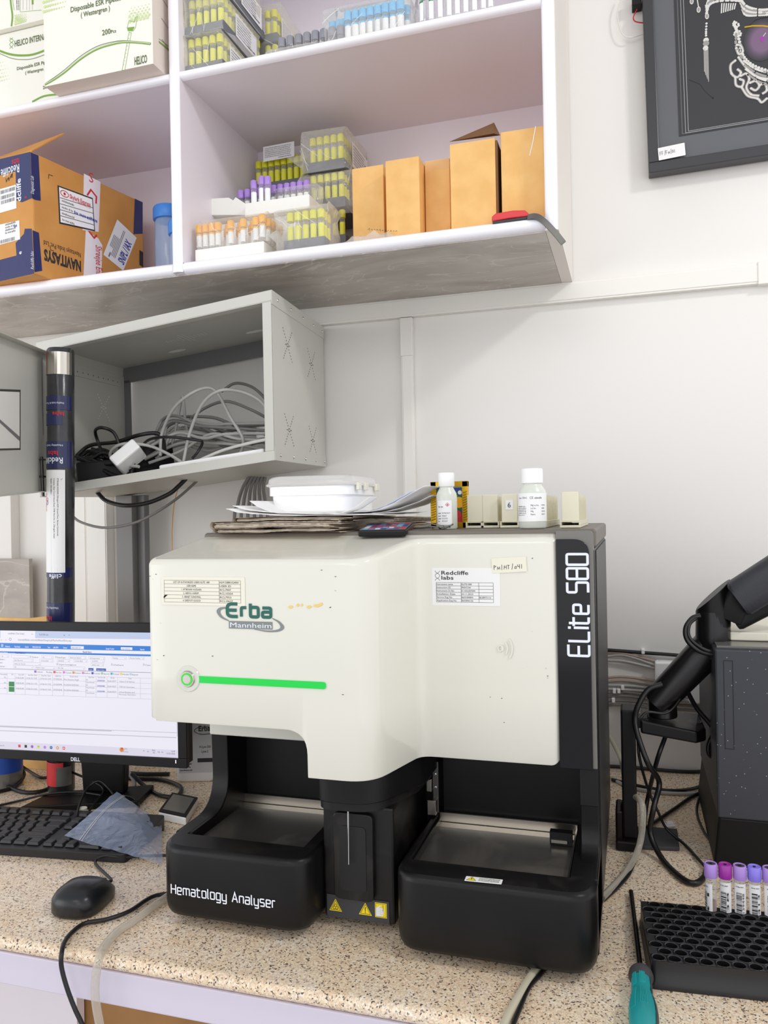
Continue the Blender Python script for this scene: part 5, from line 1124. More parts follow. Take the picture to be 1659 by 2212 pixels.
# plastic box
Yb_ = 1.085; x0, x1 = X_at(577, Yb_), X_at(757, Yb_); zb0 = zp+.0042; zb1 = py(690, 1049, Yb_).z
t = thing('plastic_box', 'white plastic storage box with a clear lid on the pile of papers', 'plastic box', ((x0+x1)/2, Yb_+.06, zb0))
def rl(ins_, z, r=.022): return [(u, v, z) for u, v in rrect(x0+ins_, x1-ins_, Yb_+ins_, Yb_+.13-ins_, r, 5)]
b = MB(); b.loft([rl(.006, zb0), rl(.003, zb0+.003), rl(.002, zb1-.014), rl(-.0015, zb1-.0135), rl(-.0015, zb1-.001), rl(-.003, zb1)], 'plastic_white'); b.build('tub', t, smooth=40)
b = MB(); b.loft([rl(-.005, zb1+.0004), rl(-.0055, zb1+.003), rl(-.003, zb1+.005), rl(-.002, zb1+.011), rl(.001, zb1+.014), rl(.006, zb1+.0155)], 'clear_lid'); b.build('lid', t, smooth=40)
for yy in (.022, .055, .108): b = MB(); b.box(x1+.0042, x1+.0085, Yb_+yy-.007, Yb_+yy+.007, zb1-.007, zb1+.004, 'tape_cream'); b.build('clip', t, bevel=.001)
# phone
q = [pz(x, y, TZ) for x, y in ((760, 1154), (858, 1156), (895, 1148), (800, 1141))]
x0, x1 = py(761, 1150, .985).x, py(862, 1150, .985).x
t = thing('smartphone', 'black smartphone lying flat with a colourful screen beside the newspapers', 'phone', ((x0+x1)/2, 1.015, 1.2962)); T = Matrix.Translation(((x0+x1)/2+.004, 1.022, 1.2928)) @ Matrix.Rotation(.12, 4, 'Z') @ Matrix.Rotation(.118, 4, 'X'); w_ = (x1-x0)/2
b = MB(); b.T = T; b.box(-w_, w_, -.036, .036, 0, .0085, 'black_plastic'); b.build('phone_body', t, bevel=.0022)
P = Print(w_*1.9, .066); r_ = random.Random(5); P.rect(0, 0, w_*1.9, .066, 'ink_grey', 1)
for i in range(7):
    for j in range(5): P.rect(.003+i*w_*.26, .004+j*.012, w_*.2, .009, r_.choice(('ink_blue', 'ink_red', 'paper', 'cap_violet', 'cap_blue')), 2)
P.build('screen', t, (0, 0, 0), XA, YA, warp=lambda a, c, h: T @ Vector((a-w_*.95, c-.033, .0086+h)))
# gold frame
Yg = 1.105; g0, g1 = py(931, 1140, Yg).x, py(1012, 1140, Yg).x; gz = py(970, 1040, Yg).z-TZ
t = thing('picture_frame', 'small gold rope edged picture frame standing behind the left bottle', 'picture frame', ((g0+g1)/2, Yg, TZ))
b = MB(); w_ = .0085
for bx_ in ((g0, g0+w_, 0, gz), (g1-w_, g1, 0, gz), (g0, g1, gz-w_, gz), (g0, g1, 0, w_)): b.box(bx_[0], bx_[1], Yg, Yg+.008, TZ+.0004+bx_[2], TZ+bx_[3], 'gold')
for s in (g0+.0042, g1-.0042):
    for k in range(12): b.cyl((s-.003, Yg-.0012, TZ+.012+k*.0035), (s+.003, Yg-.0012, TZ+.0142+k*.0035), .0012, 'gold', n=6)
b.build('frame', t, bevel=.0006)
P = Print(g1-g0, gz); P.rect(w_, w_, g1-g0-2*w_, gz-2*w_, 'erba_green'); P.rect(w_, w_, g1-g0-2*w_, .012, 'ink_red', 2); P.circ((g1-g0)*.75, gz*.55, .008, 'cap_orange', 2); P.poly([(w_, gz-w_), (g1-g0-w_, gz-w_), ((g1-g0)/2, gz*.62)], 'ink_blue', 2); P.circ((g1-g0)*.7, gz*.3, .006, 'red_plastic', 3); P.circ((g1-g0)*.78, gz*.76, .003, 'paper', 3)
P.build('picture', t, (g0, Yg+.003, TZ), XA, ZA)
b = MB(); b.hexa([((g0+g1)/2-.006, Yg+.008, TZ+.04), ((g0+g1)/2+.006, Yg+.008, TZ+.04), ((g0+g1)/2+.006, Yg+.04, TZ+.0004), ((g0+g1)/2-.006, Yg+.04, TZ+.0004), ((g0+g1)/2-.006, Yg+.008, TZ+.043), ((g0+g1)/2+.006, Yg+.008, TZ+.043), ((g0+g1)/2+.006, Yg+.043, TZ+.0004), ((g0+g1)/2-.006, Yg+.043, TZ+.0004)], 'black_matte'); b.build('easel_back', t)
# reagent bottles
def bottle(label, u, Y, rad, ytop, fill):
    c = py(u, 1138, Y); h = py(u, ytop, Y).z-TZ; t = thing('reagent_bottle', label, 'bottle', (c.x, Y, TZ)); o_ = (c.x, Y, TZ+.0003)
    b = MB(); b.lathe([(rad*.9, 0), (rad, .002), (rad, h*.58), (rad*.93, h*.64), (rad*.72, h*.71), (rad*.66, h*.74), (rad*.66, h*.8)], o_, 'frosted_bottle', 28); b.build('bottle_body', t, smooth=50)
    b = MB(); b.lathe([(rad*.76, h*.755), (rad*.78, h*.76), (rad*.78, h*.985), (rad*.73, h), (.0001, h)], o_, 'white', 28); b.build('cap', t, smooth=40)
    return t, c, h
t, c, h = bottle('frosted reagent bottle with a white cap standing before the gold frame', 966, 1.065, .0142, 1022, 0)
def lab_sheet(P, x, y, w, hh, m, n=12):
    for k in range(n): P.rect(x+w*k/n, y, w/n, hh, m, 1)
P = Print(.03, .036); lab_sheet(P, 0, 0, .021, .033, 'paper')
for i, (a, d) in enumerate((('Lic.No', 'M/796/2017'), ('Lot', '303627'), ('', '03/2025'), ('', '09/2027'))): P.text(d, .0075, .0150-i*.0036, .0019, 'ink', width=len(d)*.0011); P.words(.0015, .0150-i*.0036, .004, .0015, 'ink', i)
P.words(.002, .0235, .007, .0022, 'ink_grey', 3); P.poly([(.0150, .0245), (.0178, .0273), (.0150, .0301), (.0122, .0273)], 'ink_red', 2); P.poly([(.0150, .0253), (.0170, .0273), (.0150, .0293), (.0130, .0273)], 'paper', 3); P.rect(.0143, .0262, .0014, .002, 'ink_red', 4)
P.build('label', t, (0, 0, 0), XA, ZA, warp=wrap((c.x, 1.065), .0143, -PI/2-.0110/.0142, TZ+.006))
t, c, h = bottle('frosted reagent bottle with a white cap in front of the cream sample racks', 1151, 1.033, .0178, 1013, 0)
P = Print(.05, .04); lab_sheet(P, 0, 0, .052, .036, 'paper', 24)
P.text('Quan', .008, .029, .002, 'ink_blue', width=.0055); P.text('50mL', .015, .029, .0024, 'ink', width=.007); P.text('CE', .025, .0285, .003, 'ink', width=.0045); P.words(.031, .0285, .012, .0026, 'ink_grey', 2)
for i in range(6): P.words(.006, .0185-i*.0022, .014, .0012, 'ink_grey', i)
P.rect(.006, .006, .016, .0004, 'ink_blue', 2)
for i, (a, d) in enumerate((('Mfg Lic.No.', 'M/796'), ('Lot No.', '3030'), ('Mfg.', '03/25'), ('Expiry', '03/27'))): P.text(a, .026, .0195-i*.0038, .0019, 'ink', width=len(a)*.00095); P.text(d, .040, .0195-i*.0038, .0019, 'ink', width=len(d)*.0011)
P.build('label', t, (0, 0, 0), XA, ZA, warp=wrap((c.x, 1.033), .0179, -PI/2-.026/.0178, TZ+.0095))
# sample racks
def srack(u, Y, label, num=None, w=.0215):
    c = py(u, 1138, Y); t = thing('sample_rack', label, 'sample rack', (c.x, Y+.09, TZ)); L = .19
    b = MB(); b.box(c.x-w/2-.0022, c.x+w/2+.0022, Y-.002, Y+L, TZ+.0003, TZ+.0035, 'cream_plastic'); b.box(c.x-w/2-.0022, c.x-w/2, Y-.002, Y+L, TZ+.0035, TZ+.0075, 'cream_plastic'); b.box(c.x+w/2, c.x+w/2+.0022, Y-.002, Y+L, TZ+.0035, TZ+.0075, 'cream_plastic'); b.box(c.x-w/2-.0022, c.x+w/2+.0022, Y-.002, Y+L, TZ+.0075, TZ+.009, 'cream_plastic'); b.build('base', t, bevel=.0005)
    b = MB(); b.box(c.x-w/2, c.x+w/2, Y, Y+.011, TZ+.009, TZ+.0465, 'cream_plastic'); bl = b.build('end_block', t, bevel=.0008)
    for k in range(10): b = MB(); b.box(c.x-w/2, c.x+w/2, Y+.022+k*.017, Y+.0255+k*.017, TZ+.009, TZ+.044, 'cream_plastic'); b.build('divider', t)
    if num: P = Print(.0105, .013, 'paper', .0002); P.text(num, .0052, .003, .007, 'ink', align='c', width=.0042); P.build('number_label', bl, (c.x-.0052, Y-.0001, TZ+.025), XA, ZA)

srack(1026, 1.10, 'cream sample rack beside the gold frame, leftmost of the racks'); srack(1059, 1.10, 'cream sample rack second from the gold frame, left of the numbered one')
srack(1101, 1.09, 'cream sample rack with a small label reading 6', '6'); srack(1163, 1.085, 'cream sample rack mostly hidden behind the right bottle'); srack(1232, 1.045, 'cream sample rack at the right corner of the analyser top')
t = thing('key_bunch', 'small bunch of dark metal keys on a ring before the left bottle', 'keys', tuple(py(955, 1140, 1.03)))
b = MB(); q = Vector((py(962, 1139, 1.03).x, 1.03, TZ)); b.tube([(q.x-.008, q.y, q.z+.002), (q.x, q.y-.006, q.z+.002), (q.x+.010, q.y, q.z+.007), (q.x, q.y+.006, q.z+.003)], .0012, 'dark_steel', 6, 4, True); b.build('ring', t, smooth=60)
for i in range(3):
    b = MB(); b.T = Matrix.Translation(q+Vector((-.014+i*.006, -.003+i*.003, .0016+i*.0012))) @ Matrix.Rotation(2.7+i*.35, 4, 'Z') @ Matrix.Rotation(-.1*i, 4, 'Y'); b.box(0, .024, -.0022, .0022, 0, .0014, 'dark_steel'); b.cyl((-.003, 0, 0), (-.003, 0, .0014), .0052, 'dark_steel', n=12); b.build('key', t)

# ================================================================== mailing tube behind the monitor
r0 = .0245; B0 = Vector((-1.047, 1.262, CT+.0008)); T0 = py(131, 752, 1.262)+Vector((0, 0, -.002)); ax = (T0-B0); Lm = ax.length; ax.normalize()
mt = thing('mailing_tube', 'tall black plastic wrapped mailing tube with an address label left of the cabinet', 'mailing tube', tuple(B0))
b = MB(); b.lathe([(r0*.9, 0), (r0, .004), (r0, Lm*.30), (r0*1.01, Lm*.45), (r0*.99, Lm*.6), (r0*1.02, Lm*.71), (r0, Lm*.8), (r0, Lm-.003), (r0*.92, Lm), (r0*.7, Lm-.002)], B0, 'wrap_black', 26, ax=ax); b.build('tube_body', mt, smooth=50)
e1 = (XA-ax*XA.dot(ax)).normalized(); e2 = ax.cross(e1)
zfrac = lambda y: (py(135, y, 1.262).z-B0.z)/(T0.z-B0.z)*Lm
def tw(a, c, h): t_a = -PI/2+a/r0; return B0+ax*c+(e1*math.cos(t_a)+e2*math.sin(t_a))*(r0*1.02+h+.0004)

def band(P, y0, y1, m, a0=-.038, a1=.038, lay=1, n=14):
    for k in range(n): P.rect(a0+(a1-a0)*k/n, zfrac(y1), (a1-a0)/n, zfrac(y0)-zfrac(y1), m, lay)
P = Print(.1, 1)
band(P, 764, 812, 'steel'); band(P, 858, 888, 'navy_print'); band(P, 895, 920, 'navy_print', -.03, .02); band(P, 955, 1012, 'navy_print'); band(P, 1225, 1245, 'navy_print'); band(P, 1300, 1345, 'navy_print'); band(P, 1640, 1690, 'red_plastic', -.038, .02); band(P, 1650, 1690, 'grey_trim', .008, .036, 2)
band(P, 1016, 1235, 'paper', -.026, .024, 2)
P.poly([(-.017, zfrac(766)), (-.012, zfrac(766)), (-.012, zfrac(812)), (-.024, zfrac(812))], 'carton_red', 3) if 'carton_red' in MATS else P.poly([(-.014, zfrac(766)), (-.012, zfrac(766)), (-.012, zfrac(812)), (-.024, zfrac(812))], 'red_plastic', 3)
for y in (1023, 1222): P.rect(-.025, zfrac(y), .045, .0008, 'ink', 3)
for i, s_ in enumerate(('To', 'IFTIKHAR HUSSAIN, Dibrugarh HLM, Ground Floor, Barman Commercial', 'Complex, Near Circuit House Road, OMB Ward No. 21, Dibrugarh, Assam', '786001, 9401988611')):
    P.text(s_, .0165-i*.0062, zfrac(1034), .0028, 'ink', rot=-PI/2, width=min(len(s_)*.00168, .16), lay=4)
P.text('Shree Maruti', -.0165, zfrac(1066), .004, 'ink_red', rot=-PI/2, width=.034, lay=4, bold=.02); P.words(0, 0, 0, 0.001, 'ink'); P.text('INDIA HUB', -.0225, zfrac(1064), .0035, 'ink', rot=-PI/2, width=.034, lay=4, bold=.02); P.ell(-.011, zfrac(1080), .0025, .004, .0009, 'ink_red', 4); P.ell(-.011, zfrac(1086), .0025, .004, .0009, 'ink_blue', 4)
P.text('From:', -.017, zfrac(1036), .003, 'ink', rot=-PI/2, width=.012, lay=4)
P.text('Redcliffe', .02, zfrac(990), .011, 'letter_white', rot=PI, width=.042, lay=4, bold=.01); P.text('labs', .012, zfrac(976), .008, 'ink_red', rot=PI, width=.02, lay=4, bold=.02); P.text('labs', .022, zfrac(893), .007, 'ink_red', rot=PI, width=.02, lay=4, bold=.02); P.text('Healthy India Ki Trusted', .022, zfrac(872), .0035, 'letter_white', rot=PI, width=.04, lay=4); P.text('Healthy India', .02, zfrac(962), .0035, 'letter_white', rot=PI, width=.034, lay=4)
P.text('cliffe', .018, zfrac(1238), .008, 'letter_white', rot=PI, width=.024, lay=4, bold=.01); P.text('Healthy India', .012, zfrac(1308), .004, 'letter_white', rot=PI, width=.03, lay=4); P.text('labs', .0, zfrac(1328), .008, 'ink_red', rot=PI, width=.02, lay=4, bold=.02)
P.build('wrapper_print', mt, (0, 0, 0), XA, ZA, warp=tw)

# ================================================================== monitor
d1, d0 = 1.366, 1.444
slope_d = (1/d1-1/d0)/405.0
dm = lambda x: 1/(1/d0+slope_d*x)
BL, BR, TL_, TR = pd(0, 1639, dm(0)), pd(405, 1658.5, dm(405)), pd(0, 1343.5, dm(0)), pd(405, 1345, dm(405))
um = (BR-BL); um.z = 0; um.normalize(); nm_ = um.cross(ZA).normalized()           # nm_ faces the viewer
zb_m, zt_m = (BL.z+BR.z)/2, (TL_.z+TR.z)/2; wm = .445; hm = zt_m-zb_m; O_ = Vector((BR.x, BR.y, zb_m))-um*wm
mo = thing('monitor', 'black framed computer monitor showing a lab web page left of the analyser', 'monitor', tuple(pz(225, 1715, CT)))
def mbox(name, a0, a1, c0, c1, h0, h1, m, parent=mo, bev=.001):
    b = MB(); q = [O_+um*a0+ZA*c0+nm_*h0, O_+um*a1+ZA*c0+nm_*h0, O_+um*a1+ZA*c0+nm_*h1, O_+um*a0+ZA*c0+nm_*h1]; b.hexa([tuple(v) for v in q]+[tuple(v+ZA*(c1-c0)) for v in q], m); return b.build(name, parent, bevel=bev)
bz = .0165
mbox('rear_shell', .004, wm-.004, .004, hm-.004, -.030, -.006, 'black_matte'); 
for nm, q in (('bezel', (0, wm, 0, bz)), ('bezel', (0, wm, hm-bz, hm)), ('bezel', (wm-bz, wm, bz, hm-bz)), ('bezel', (0, bz, bz, hm-bz))): mbox(nm, q[0], q[1], q[2], q[3], -.008, .002, 'black_plastic')
for nm_s, rgb, es in (('scr_white', (246, 244, 255), 1.0), ('scr_tab', (200, 214, 246), .95), ('scr_blue', (14, 128, 226), .95), ('scr_navy', (20, 80, 190), .9), ('scr_line', (205, 203, 218), .9), ('scr_text', (120, 118, 130), .7), ('scr_dark', (50, 50, 60), .5), ('scr_green', (30, 150, 70), .8), ('scr_red', (236, 70, 90), .9), ('scr_orange', (246, 150, 60), .9), ('scr_purple', (160, 110, 210), .9), ('scr_cyan', (40, 200, 226), .9), ('scr_yellow', (250, 226, 60), .95), ('scr_pink', (236, 130, 220), .9), ('scr_task', (232, 228, 246), .97), ('scr_link', (70, 70, 220), .8), ('scr_lgreen', (160, 224, 160), .9)):
    mat(nm_s, (20, 20, 20), .3, emit=rgb, es=es)
def sp(x, y): return on(x, y, O_, um, nm_)
P = Print(wm, hm, None); P.rect(bz*.6, bz*.7, wm-1.3*bz, hm-1.4*bz, 'scr_white', 0)
def spoly(m, *pts, lay=1): P.poly([sp(*p) for p in pts], m, lay)
def srect(m, x0, y0, x1, y1, lay=1, s=.043):        # strips that follow the screen's slope in the photograph
    spoly(m, (x0, y1+s*(x0)), (x1, y1+s*(x1)), (x1, y0+s*x1), (x0, y0+s*x0), lay=lay)
def stext(t_, x, y, cap, w, m='scr_text', s=.043, bold=0.0): u, v = sp(x, y+s*x); k = dm(x)/FPX; P.text(t_, u, v, cap*k, m, width=w*k, lay=4, bold=bold)
def swords(x, y, w, h, seed, m='scr_text', s=.04): u, v = sp(x, y+s*x); k = dm(x)/FPX; P.words(u, v, w*k, h*k, m, seed, 4)
srect('scr_tab', -20, 1362, 392, 1378, 2, .01); srect('scr_white', 0, 1362, 75, 1378, 3, .01)
stext('redcliffelabs [Tube Graph]', 16, 1370, 3.6, 40, s=.02); stext('RedCliffe Labs', 84, 1371, 3.6, 22, s=.02); stext('x   +', 136, 1371, 3.6, 16, s=.02); stext('x', 67, 1370, 3.4, 3, s=.02)
stext('limsredcliffelabs.com/redcliffelabs/Design/Lab/MachineResultEntry.aspx', 38, 1383, 4, 130, s=.03); P.ell(*sp(21, 1381), .0022, .0022, .0006, 'scr_text', 3)
for x in (0, 10): stext('-', x, 1384, 4, 4, s=0)
srect('scr_blue', -20, 1389, 392, 1400, 2, .022); srect('scr_white', 152, 1395-3, 180, 1398, 3, .024); srect('scr_white', 260, 1392, 285, 1397.5, 3, .024)
for x, w, t_ in ((10, 12, 'Welcome'), (30, 14, 'Tube Graph'), (53, 9, 'Centre'), (69, 20, 'DIBRUGARH HLM'), (102, 6, 'Tests'), (114, 13, 'LIMS ERPX'), (136, 9, 'Device'), (228, 20, 'Sample Tracker'), (302, 10, 'Search')): stext(t_, x, 1398, 3.2, w, 'scr_white', .022, .02)
for i in range(3): srect('scr_white', 1, 1392+i*2.2, 6, 1393+i*2.2, 3, .02)
stext('DIBRUGARH HLM', 154, 1397, 2.6, 22, s=.022); stext('Enter UHID No', 262, 1397, 2.6, 20, s=.022); stext('Result Entry', 178, 1408, 3.4, 21, 'scr_dark', .012, .02)
srect('scr_blue', -20, 1407, 392, 1411, 2, .022); stext('Search Option', -4, 1411.5, 3.4, 22, 'scr_white', .02, .02); stext('Total Patient: 3', 31, 1411.5, 3.4, 26, 'scr_navy', .02, .03)
r_ = random.Random(3)
def field(x, y, w, t_='', s=.033): # form boxes
    srect('scr_line', x, y-4, x+w, y+2.6, 2, s); srect('scr_white', x+.5, y-3.4, x+w-.5, y+2.1, 3, s)
    if t_: stext(t_, x+3, y+1.2, 2.8, min(w-10, len(t_)*1.7), s=s); stext('v', x+w-4, y+1, 2.4, 2.4, 'scr_text', s)
for x, y, w, t_ in ((0, 1418, 18, 'No'), (23, 1418, 37, ''), (88, 1417, 26, 'ALL'), (147, 1416, 38, 'Select an Option'), (190, 1416, 36, 'All Department'), (240, 1414, 32, 'Pending'), (277, 1413, 34, 'Machine Pending'), (27, 1425.5, 44, 'Site Receive'), (84, 1425, 30, '12-Feb-2026'), (122, 1424, 28, '00:00:00'), (158, 1423, 30, '12-Feb-2026'), (195, 1422, 30, '23:59:59'), (27, 1433, 60, 'Select an Option'), (195, 1430, 28, 'Select user'), (27, 1440, 44, 'ALL'), (74, 1440, 44, 'Patient Type'), (121, 1439, 62, 'ALL Type')): field(x, y, w, t_)
for x, y, t_, w in ((63, 1418, 'Centre:', 16), (118, 1417, 'DateType:', 20), (121, 1432, 'Urgent Investigations', 42), (239, 1429, 'IsOutSource', 24), (308, 1427, 'Case', 12)): stext(t_, x+5, y+1, 3, w, 'scr_dark', .033); srect('scr_text', x, y-3, x+3, y+.6, 3, .033); srect('scr_white', x+.5, y-2.5, x+2.5, y+.1, 4, .033)
for x, y, t_, w in ((-3, 1426, 'Filters :', 16), (-3, 1433, 'nt:', 9), (-3, 1441, 'Option :', 16)): stext(t_, x, y, 3, w, 'scr_dark', .033)
srect('scr_navy', 190, 1437, 201, 1442.5, 3, .033); stext('Search', 192, 1441.5, 2.4, 7, 'scr_white', .033); srect('scr_navy', 207, 1437, 228, 1442.5, 3, .033); stext('Export To Excel', 209, 1441.5, 2.4, 17, 'scr_white', .033)
srect('scr_text', -20, 1444.6, 330, 1445.4, 3, .026)
for i, (t_, m) in enumerate((('Collected', 'scr_purple'), ('Pending', 'scr_white'), ('Mac Data', 'scr_red'), ('Tested', 'scr_pink'), ('Provisional', 'scr_orange'), ('ReRun', 'scr_pink'), ('Forwarded', 'scr_navy'), ('Approved', 'scr_lgreen'), ('Printed', 'scr_cyan'), ('Hold', 'scr_yellow'), ('Rejected', 'scr_tab'))):
    x = 73+i*20.6; srect(m, x, 1446.5, x+4.6, 1451.3, 4, .028); stext(t_, x+5.5, 1451, 3, 14, 'scr_dark', .028)
y0_ = 1454
for i in range(5): srect('scr_line', -20, y0_+i*11.2, 340, y0_+.6+i*11.2, 3, .036)
for x in (14, 31, 53, 83, 112, 136, 184, 206, 230, 253, 302): srect('scr_line', x, 1454, x+.6, 1499, 3, .036)
for x, w, t_ in ((0, 16, 'Resample'), (23, 6, 'TAT'), (38, 14, 'Time Diff'), (60, 22, 'Site Rec. Date'), (88, 23, 'Dept Rec. Date'), (118, 15, 'UHID No.'), (150, 20, 'Patient Name'), (190, 14, 'Age/Sex'), (210, 18, 'Visit No./LAB'), (238, 10, 'SIN No.'), (276, 8, 'Tests')): stext(t_, x, 1458, 2.8, w, 'scr_text', .034)
for j in range(3):
    yy = 1464.5+j*11.5
    if j: srect('scr_green', 18, yy-4, 30, yy+6.5, 4, .034)
    stext('No', 8, yy, 3, 4, 'scr_dark', .034)
    for x, w, t_ in ((33, 20, ('15:06:25,000', '14:46:45,000', '14:46:45,000')[j]), (55, 27, ('12-Feb-26 12:05', '12-Feb-26 11:45', '12-Feb-26 12:45')[j]), (86, 26, '12-Feb-26 12:02'), (114, 21, ('CP15505520', 'CP15505098', 'CP15505098')[j]), (137, 36, ('Mrs Reema Singh', 'Mrs RADHA BHENGRA', 'Mrs RADHA BHENGRA')[j]), (232, 20, 'RL26143277'), (257, 36, ('Vitamin D 25-Hydroxy', 'TSH 3rd Generation', 'Urine Routine and')[j])): stext(t_, x, yy, 3, w, 'scr_text', .036)
    stext('15505520' if j == 0 else '15505098', 209, yy, 3, 18, 'scr_link', .036, .02); stext('42' if j == 0 else '50', 185, yy-1, 2.8, 4, 'scr_text', .036); stext('Years/Female', 185, yy+4.5, 2.8, 20, 'scr_text', .036)
stext('Microscopic Examination', 256, 1492.5, 3, 40, 'scr_text', .036)
srect('scr_line', -20, 1569, 240, 1571, 2, .04); srect('scr_text', -20, 1568, 382, 1568.5, 2, .04); srect('scr_line', -20, 1578, 380, 1579.5, 2, .04); spoly('scr_line', (381, 1500), (382, 1500), (382, 1592), (381, 1592), lay=2)
srect('scr_task', -20, 1602, 386, 1624, 2, .05)
for i, m in enumerate(('scr_red', 'scr_dark', 'scr_purple', 'scr_yellow', 'scr_pink', 'scr_navy', 'scr_orange', 'scr_red')):
    x = 38+i*13.7; a_, c_ = sp(x+3, 1614+.05*x-4); k = dm(x)/FPX
    if i in (0, 1, 3, 7): P.rect(a_-3*k, c_-3*k, 6*k, 6*k, m, 4)
    else: P.circ(a_, c_, 3.4*k, m, 4, 12)
    if i == 7: P.rect(a_-1.6*k, c_-1*k, 3.2*k, 2.2*k, 'scr_white', 5)
    if i == 3: P.rect(a_-3*k, c_+.4*k, 6*k, 1.4*k, 'scr_cyan', 5)
    if i in (4, 5, 6): P.circ(a_, c_, 1.5*k, ('scr_cyan', 'scr_lgreen', 'scr_white')[i-4], 5, 8)
stext('Search', -4, 1612, 3, 14, 'scr_text', .05); a_, c_ = sp(262, 1620); P.circ(a_, c_, .0042, 'scr_orange', 4); P.circ(a_+.001, c_+.002, .002, 'scr_red', 5); stext('27C', 267, 1606.5, 3.2, 8, 'scr_text', .05); stext('Sunny', 266, 1612, 3, 11, 'scr_text', .05)
for x, t_, w, yy in ((308, '^', 4, 1609), (317, 'o', 4, 1609), (328, 'ENG', 7, 1606.5), (330, 'IN', 4, 1611.5), (340, 'o', 5, 1609), (348, 'o', 4, 1609), (369, '14:39', 9, 1606.5), (359, '12-02-2026', 20, 1611.5)): stext(t_, x, yy, 3.2, w, 'scr_dark', .05)
scr = P.build('screen', mo, O_+nm_*-.002, um, ZA)
P = Print(.05, .02); u, v = sp(155, 1642.5); P.text('DELL', 0, 0, .0062, 'letter_white', width=.018, bold=.03); P.build('maker_badge', mo, O_+um*u+ZA*(v)+nm_*.0022, um, ZA)
P = Print(.01, .02); P.rect(0, 0, .002, .0058, 'scr_white'); u, v = sp(380, 1648); P.build('power_light', mo, O_+um*u+ZA*v+nm_*.0022, um, ZA)
# stand
q = [pz(*p, CT) for p in ((43, 1758), (299, 1744), (333, 1708), (112, 1700))]; q[3] = pz(110, 1724, CT)
b = MB(); b.hexa([tuple(v+ZA*.0006) for v in q]+[tuple(v+ZA*.012) for v in q], 'black_matte'); b.build('stand_base', mo, bevel=.002)
cN = pz(222, 1712, CT+.012); wN = .045
b = MB(); pN = [cN-um*wN*.92, cN+um*wN*.92]; tN = [v+ZA*.09+nm_*.0 for v in (cN-um*wN*1.05, cN+um*wN*1.05)]; bk = -nm_*.02
b.hexa([tuple(v) for v in (pN[0], pN[1], pN[1]+bk, pN[0]+bk)]+[tuple(v) for v in (tN[0], tN[1], tN[1]+bk, tN[0]+bk)], 'black_plastic'); b.build('stand_neck', mo, bevel=.003)
# paper scrap and cap on the base
b = MB(); q0 = pz(125, 1760, CT+.0125); b.T = Matrix.Translation(q0) @ Matrix.Rotation(.25, 4, 'Z'); b.box(0, .038, 0, .016, 0, .0006, 'tape_cream'); tag(b.build('paper_scrap'), 'small cream paper scrap lying on the monitor base', 'paper scrap')
b = MB(); q0 = pz(178, 1755, CT+.0125); b.cyl(q0, q0+ZA*.008, .0085, 'tape_cream', r1=.008, n=16); tag(b.build('bottle_cap', smooth=40), 'cream plastic cap standing on the monitor base beside the scrap', 'cap')

# ================================================================== keyboard
k0 = pz(271, 1866, CT); k1 = pz(0, 1848, CT); uk = (k0-k1).normalized(); vk = Vector((-uk.y, uk.x, 0)); kw, kd = .445, .135; KB = k0-uk*kw
kt = thing('keyboard', 'black full size keyboard lying in front of the monitor', 'keyboard', tuple(KB+uk*kw/2+vk*kd/2))
TK = Matrix(((uk.x, vk.x, 0, KB.x), (uk.y, vk.y, 0, KB.y), (0, 0, 1, CT+.0006), (0, 0, 0, 1)))
b = MB(); b.T = TK; b.loft([[(a, c, z0_+(c/kd)*dz) for a, c in rrect(0, kw, 0, kd, .008, 3)] for z0_, dz in ((0, 0), (.011, .009), (.0125, .0095))], 'key_black'); b.build('keyboard_case', kt, smooth=40, bevel=.001)
def key(a, c, w, d=.0165):
    b = MB(); b.T = TK; zz_ = .0125+.0095*(c+d/2)/kd; s = .0022
    b.hexa([(a, c, zz_), (a+w, c, zz_), (a+w, c+d, zz_), (a, c+d, zz_), (a+s, c+s, zz_+.005), (a+w-s, c+s, zz_+.005), (a+w-s, c+d-s*.6, zz_+.0055), (a+s, c+d-s*.6, zz_+.0055)], 'key_cap'); b.build('key', kt, bevel=.0007, bseg=1)

pt = .0188; xr_ = kw-.009; rowy = [.010, .0288, .0476, .0664, .0852, .1100]
np0 = xr_-4*pt; nv0 = np0-.004-3*pt; mn1 = nv0-.004
for j in range(5):
    for i in range(4):
        if j == 0 and i == 1: continue
        if i == 3 and j in (1, 3): continue
        key(np0+i*pt, rowy[j], (2*pt-.0023) if (j == 0 and i == 0) else pt-.0023)
for i in range(3): key(nv0+i*pt, rowy[0], pt-.0023)
key(nv0+pt, rowy[1], pt-.0023)
for j in (3, 4):
    for i in range(3): key(nv0+i*pt, rowy[j], pt-.0023)
main = [[1.25]*3+[6.25]+[1.25]*4, [2.25]+[1]*10+[2.75], [1.75]+[1]*11+[2.25], [1.5]+[1]*12+[1.5], [1]*13+[2]]
for j, r_ in enumerate(main):
    a = mn1-15*pt
    for w in r_: key(a, rowy[j], w*pt-.0023); a += w*pt
for i in range(12): key(mn1-15*pt+2*pt+i*pt*.98+(i//4)*.007, rowy[5], pt-.0023, .0135)
for i in range(3): key(nv0+i*pt, rowy[5], pt-.0023, .0135)
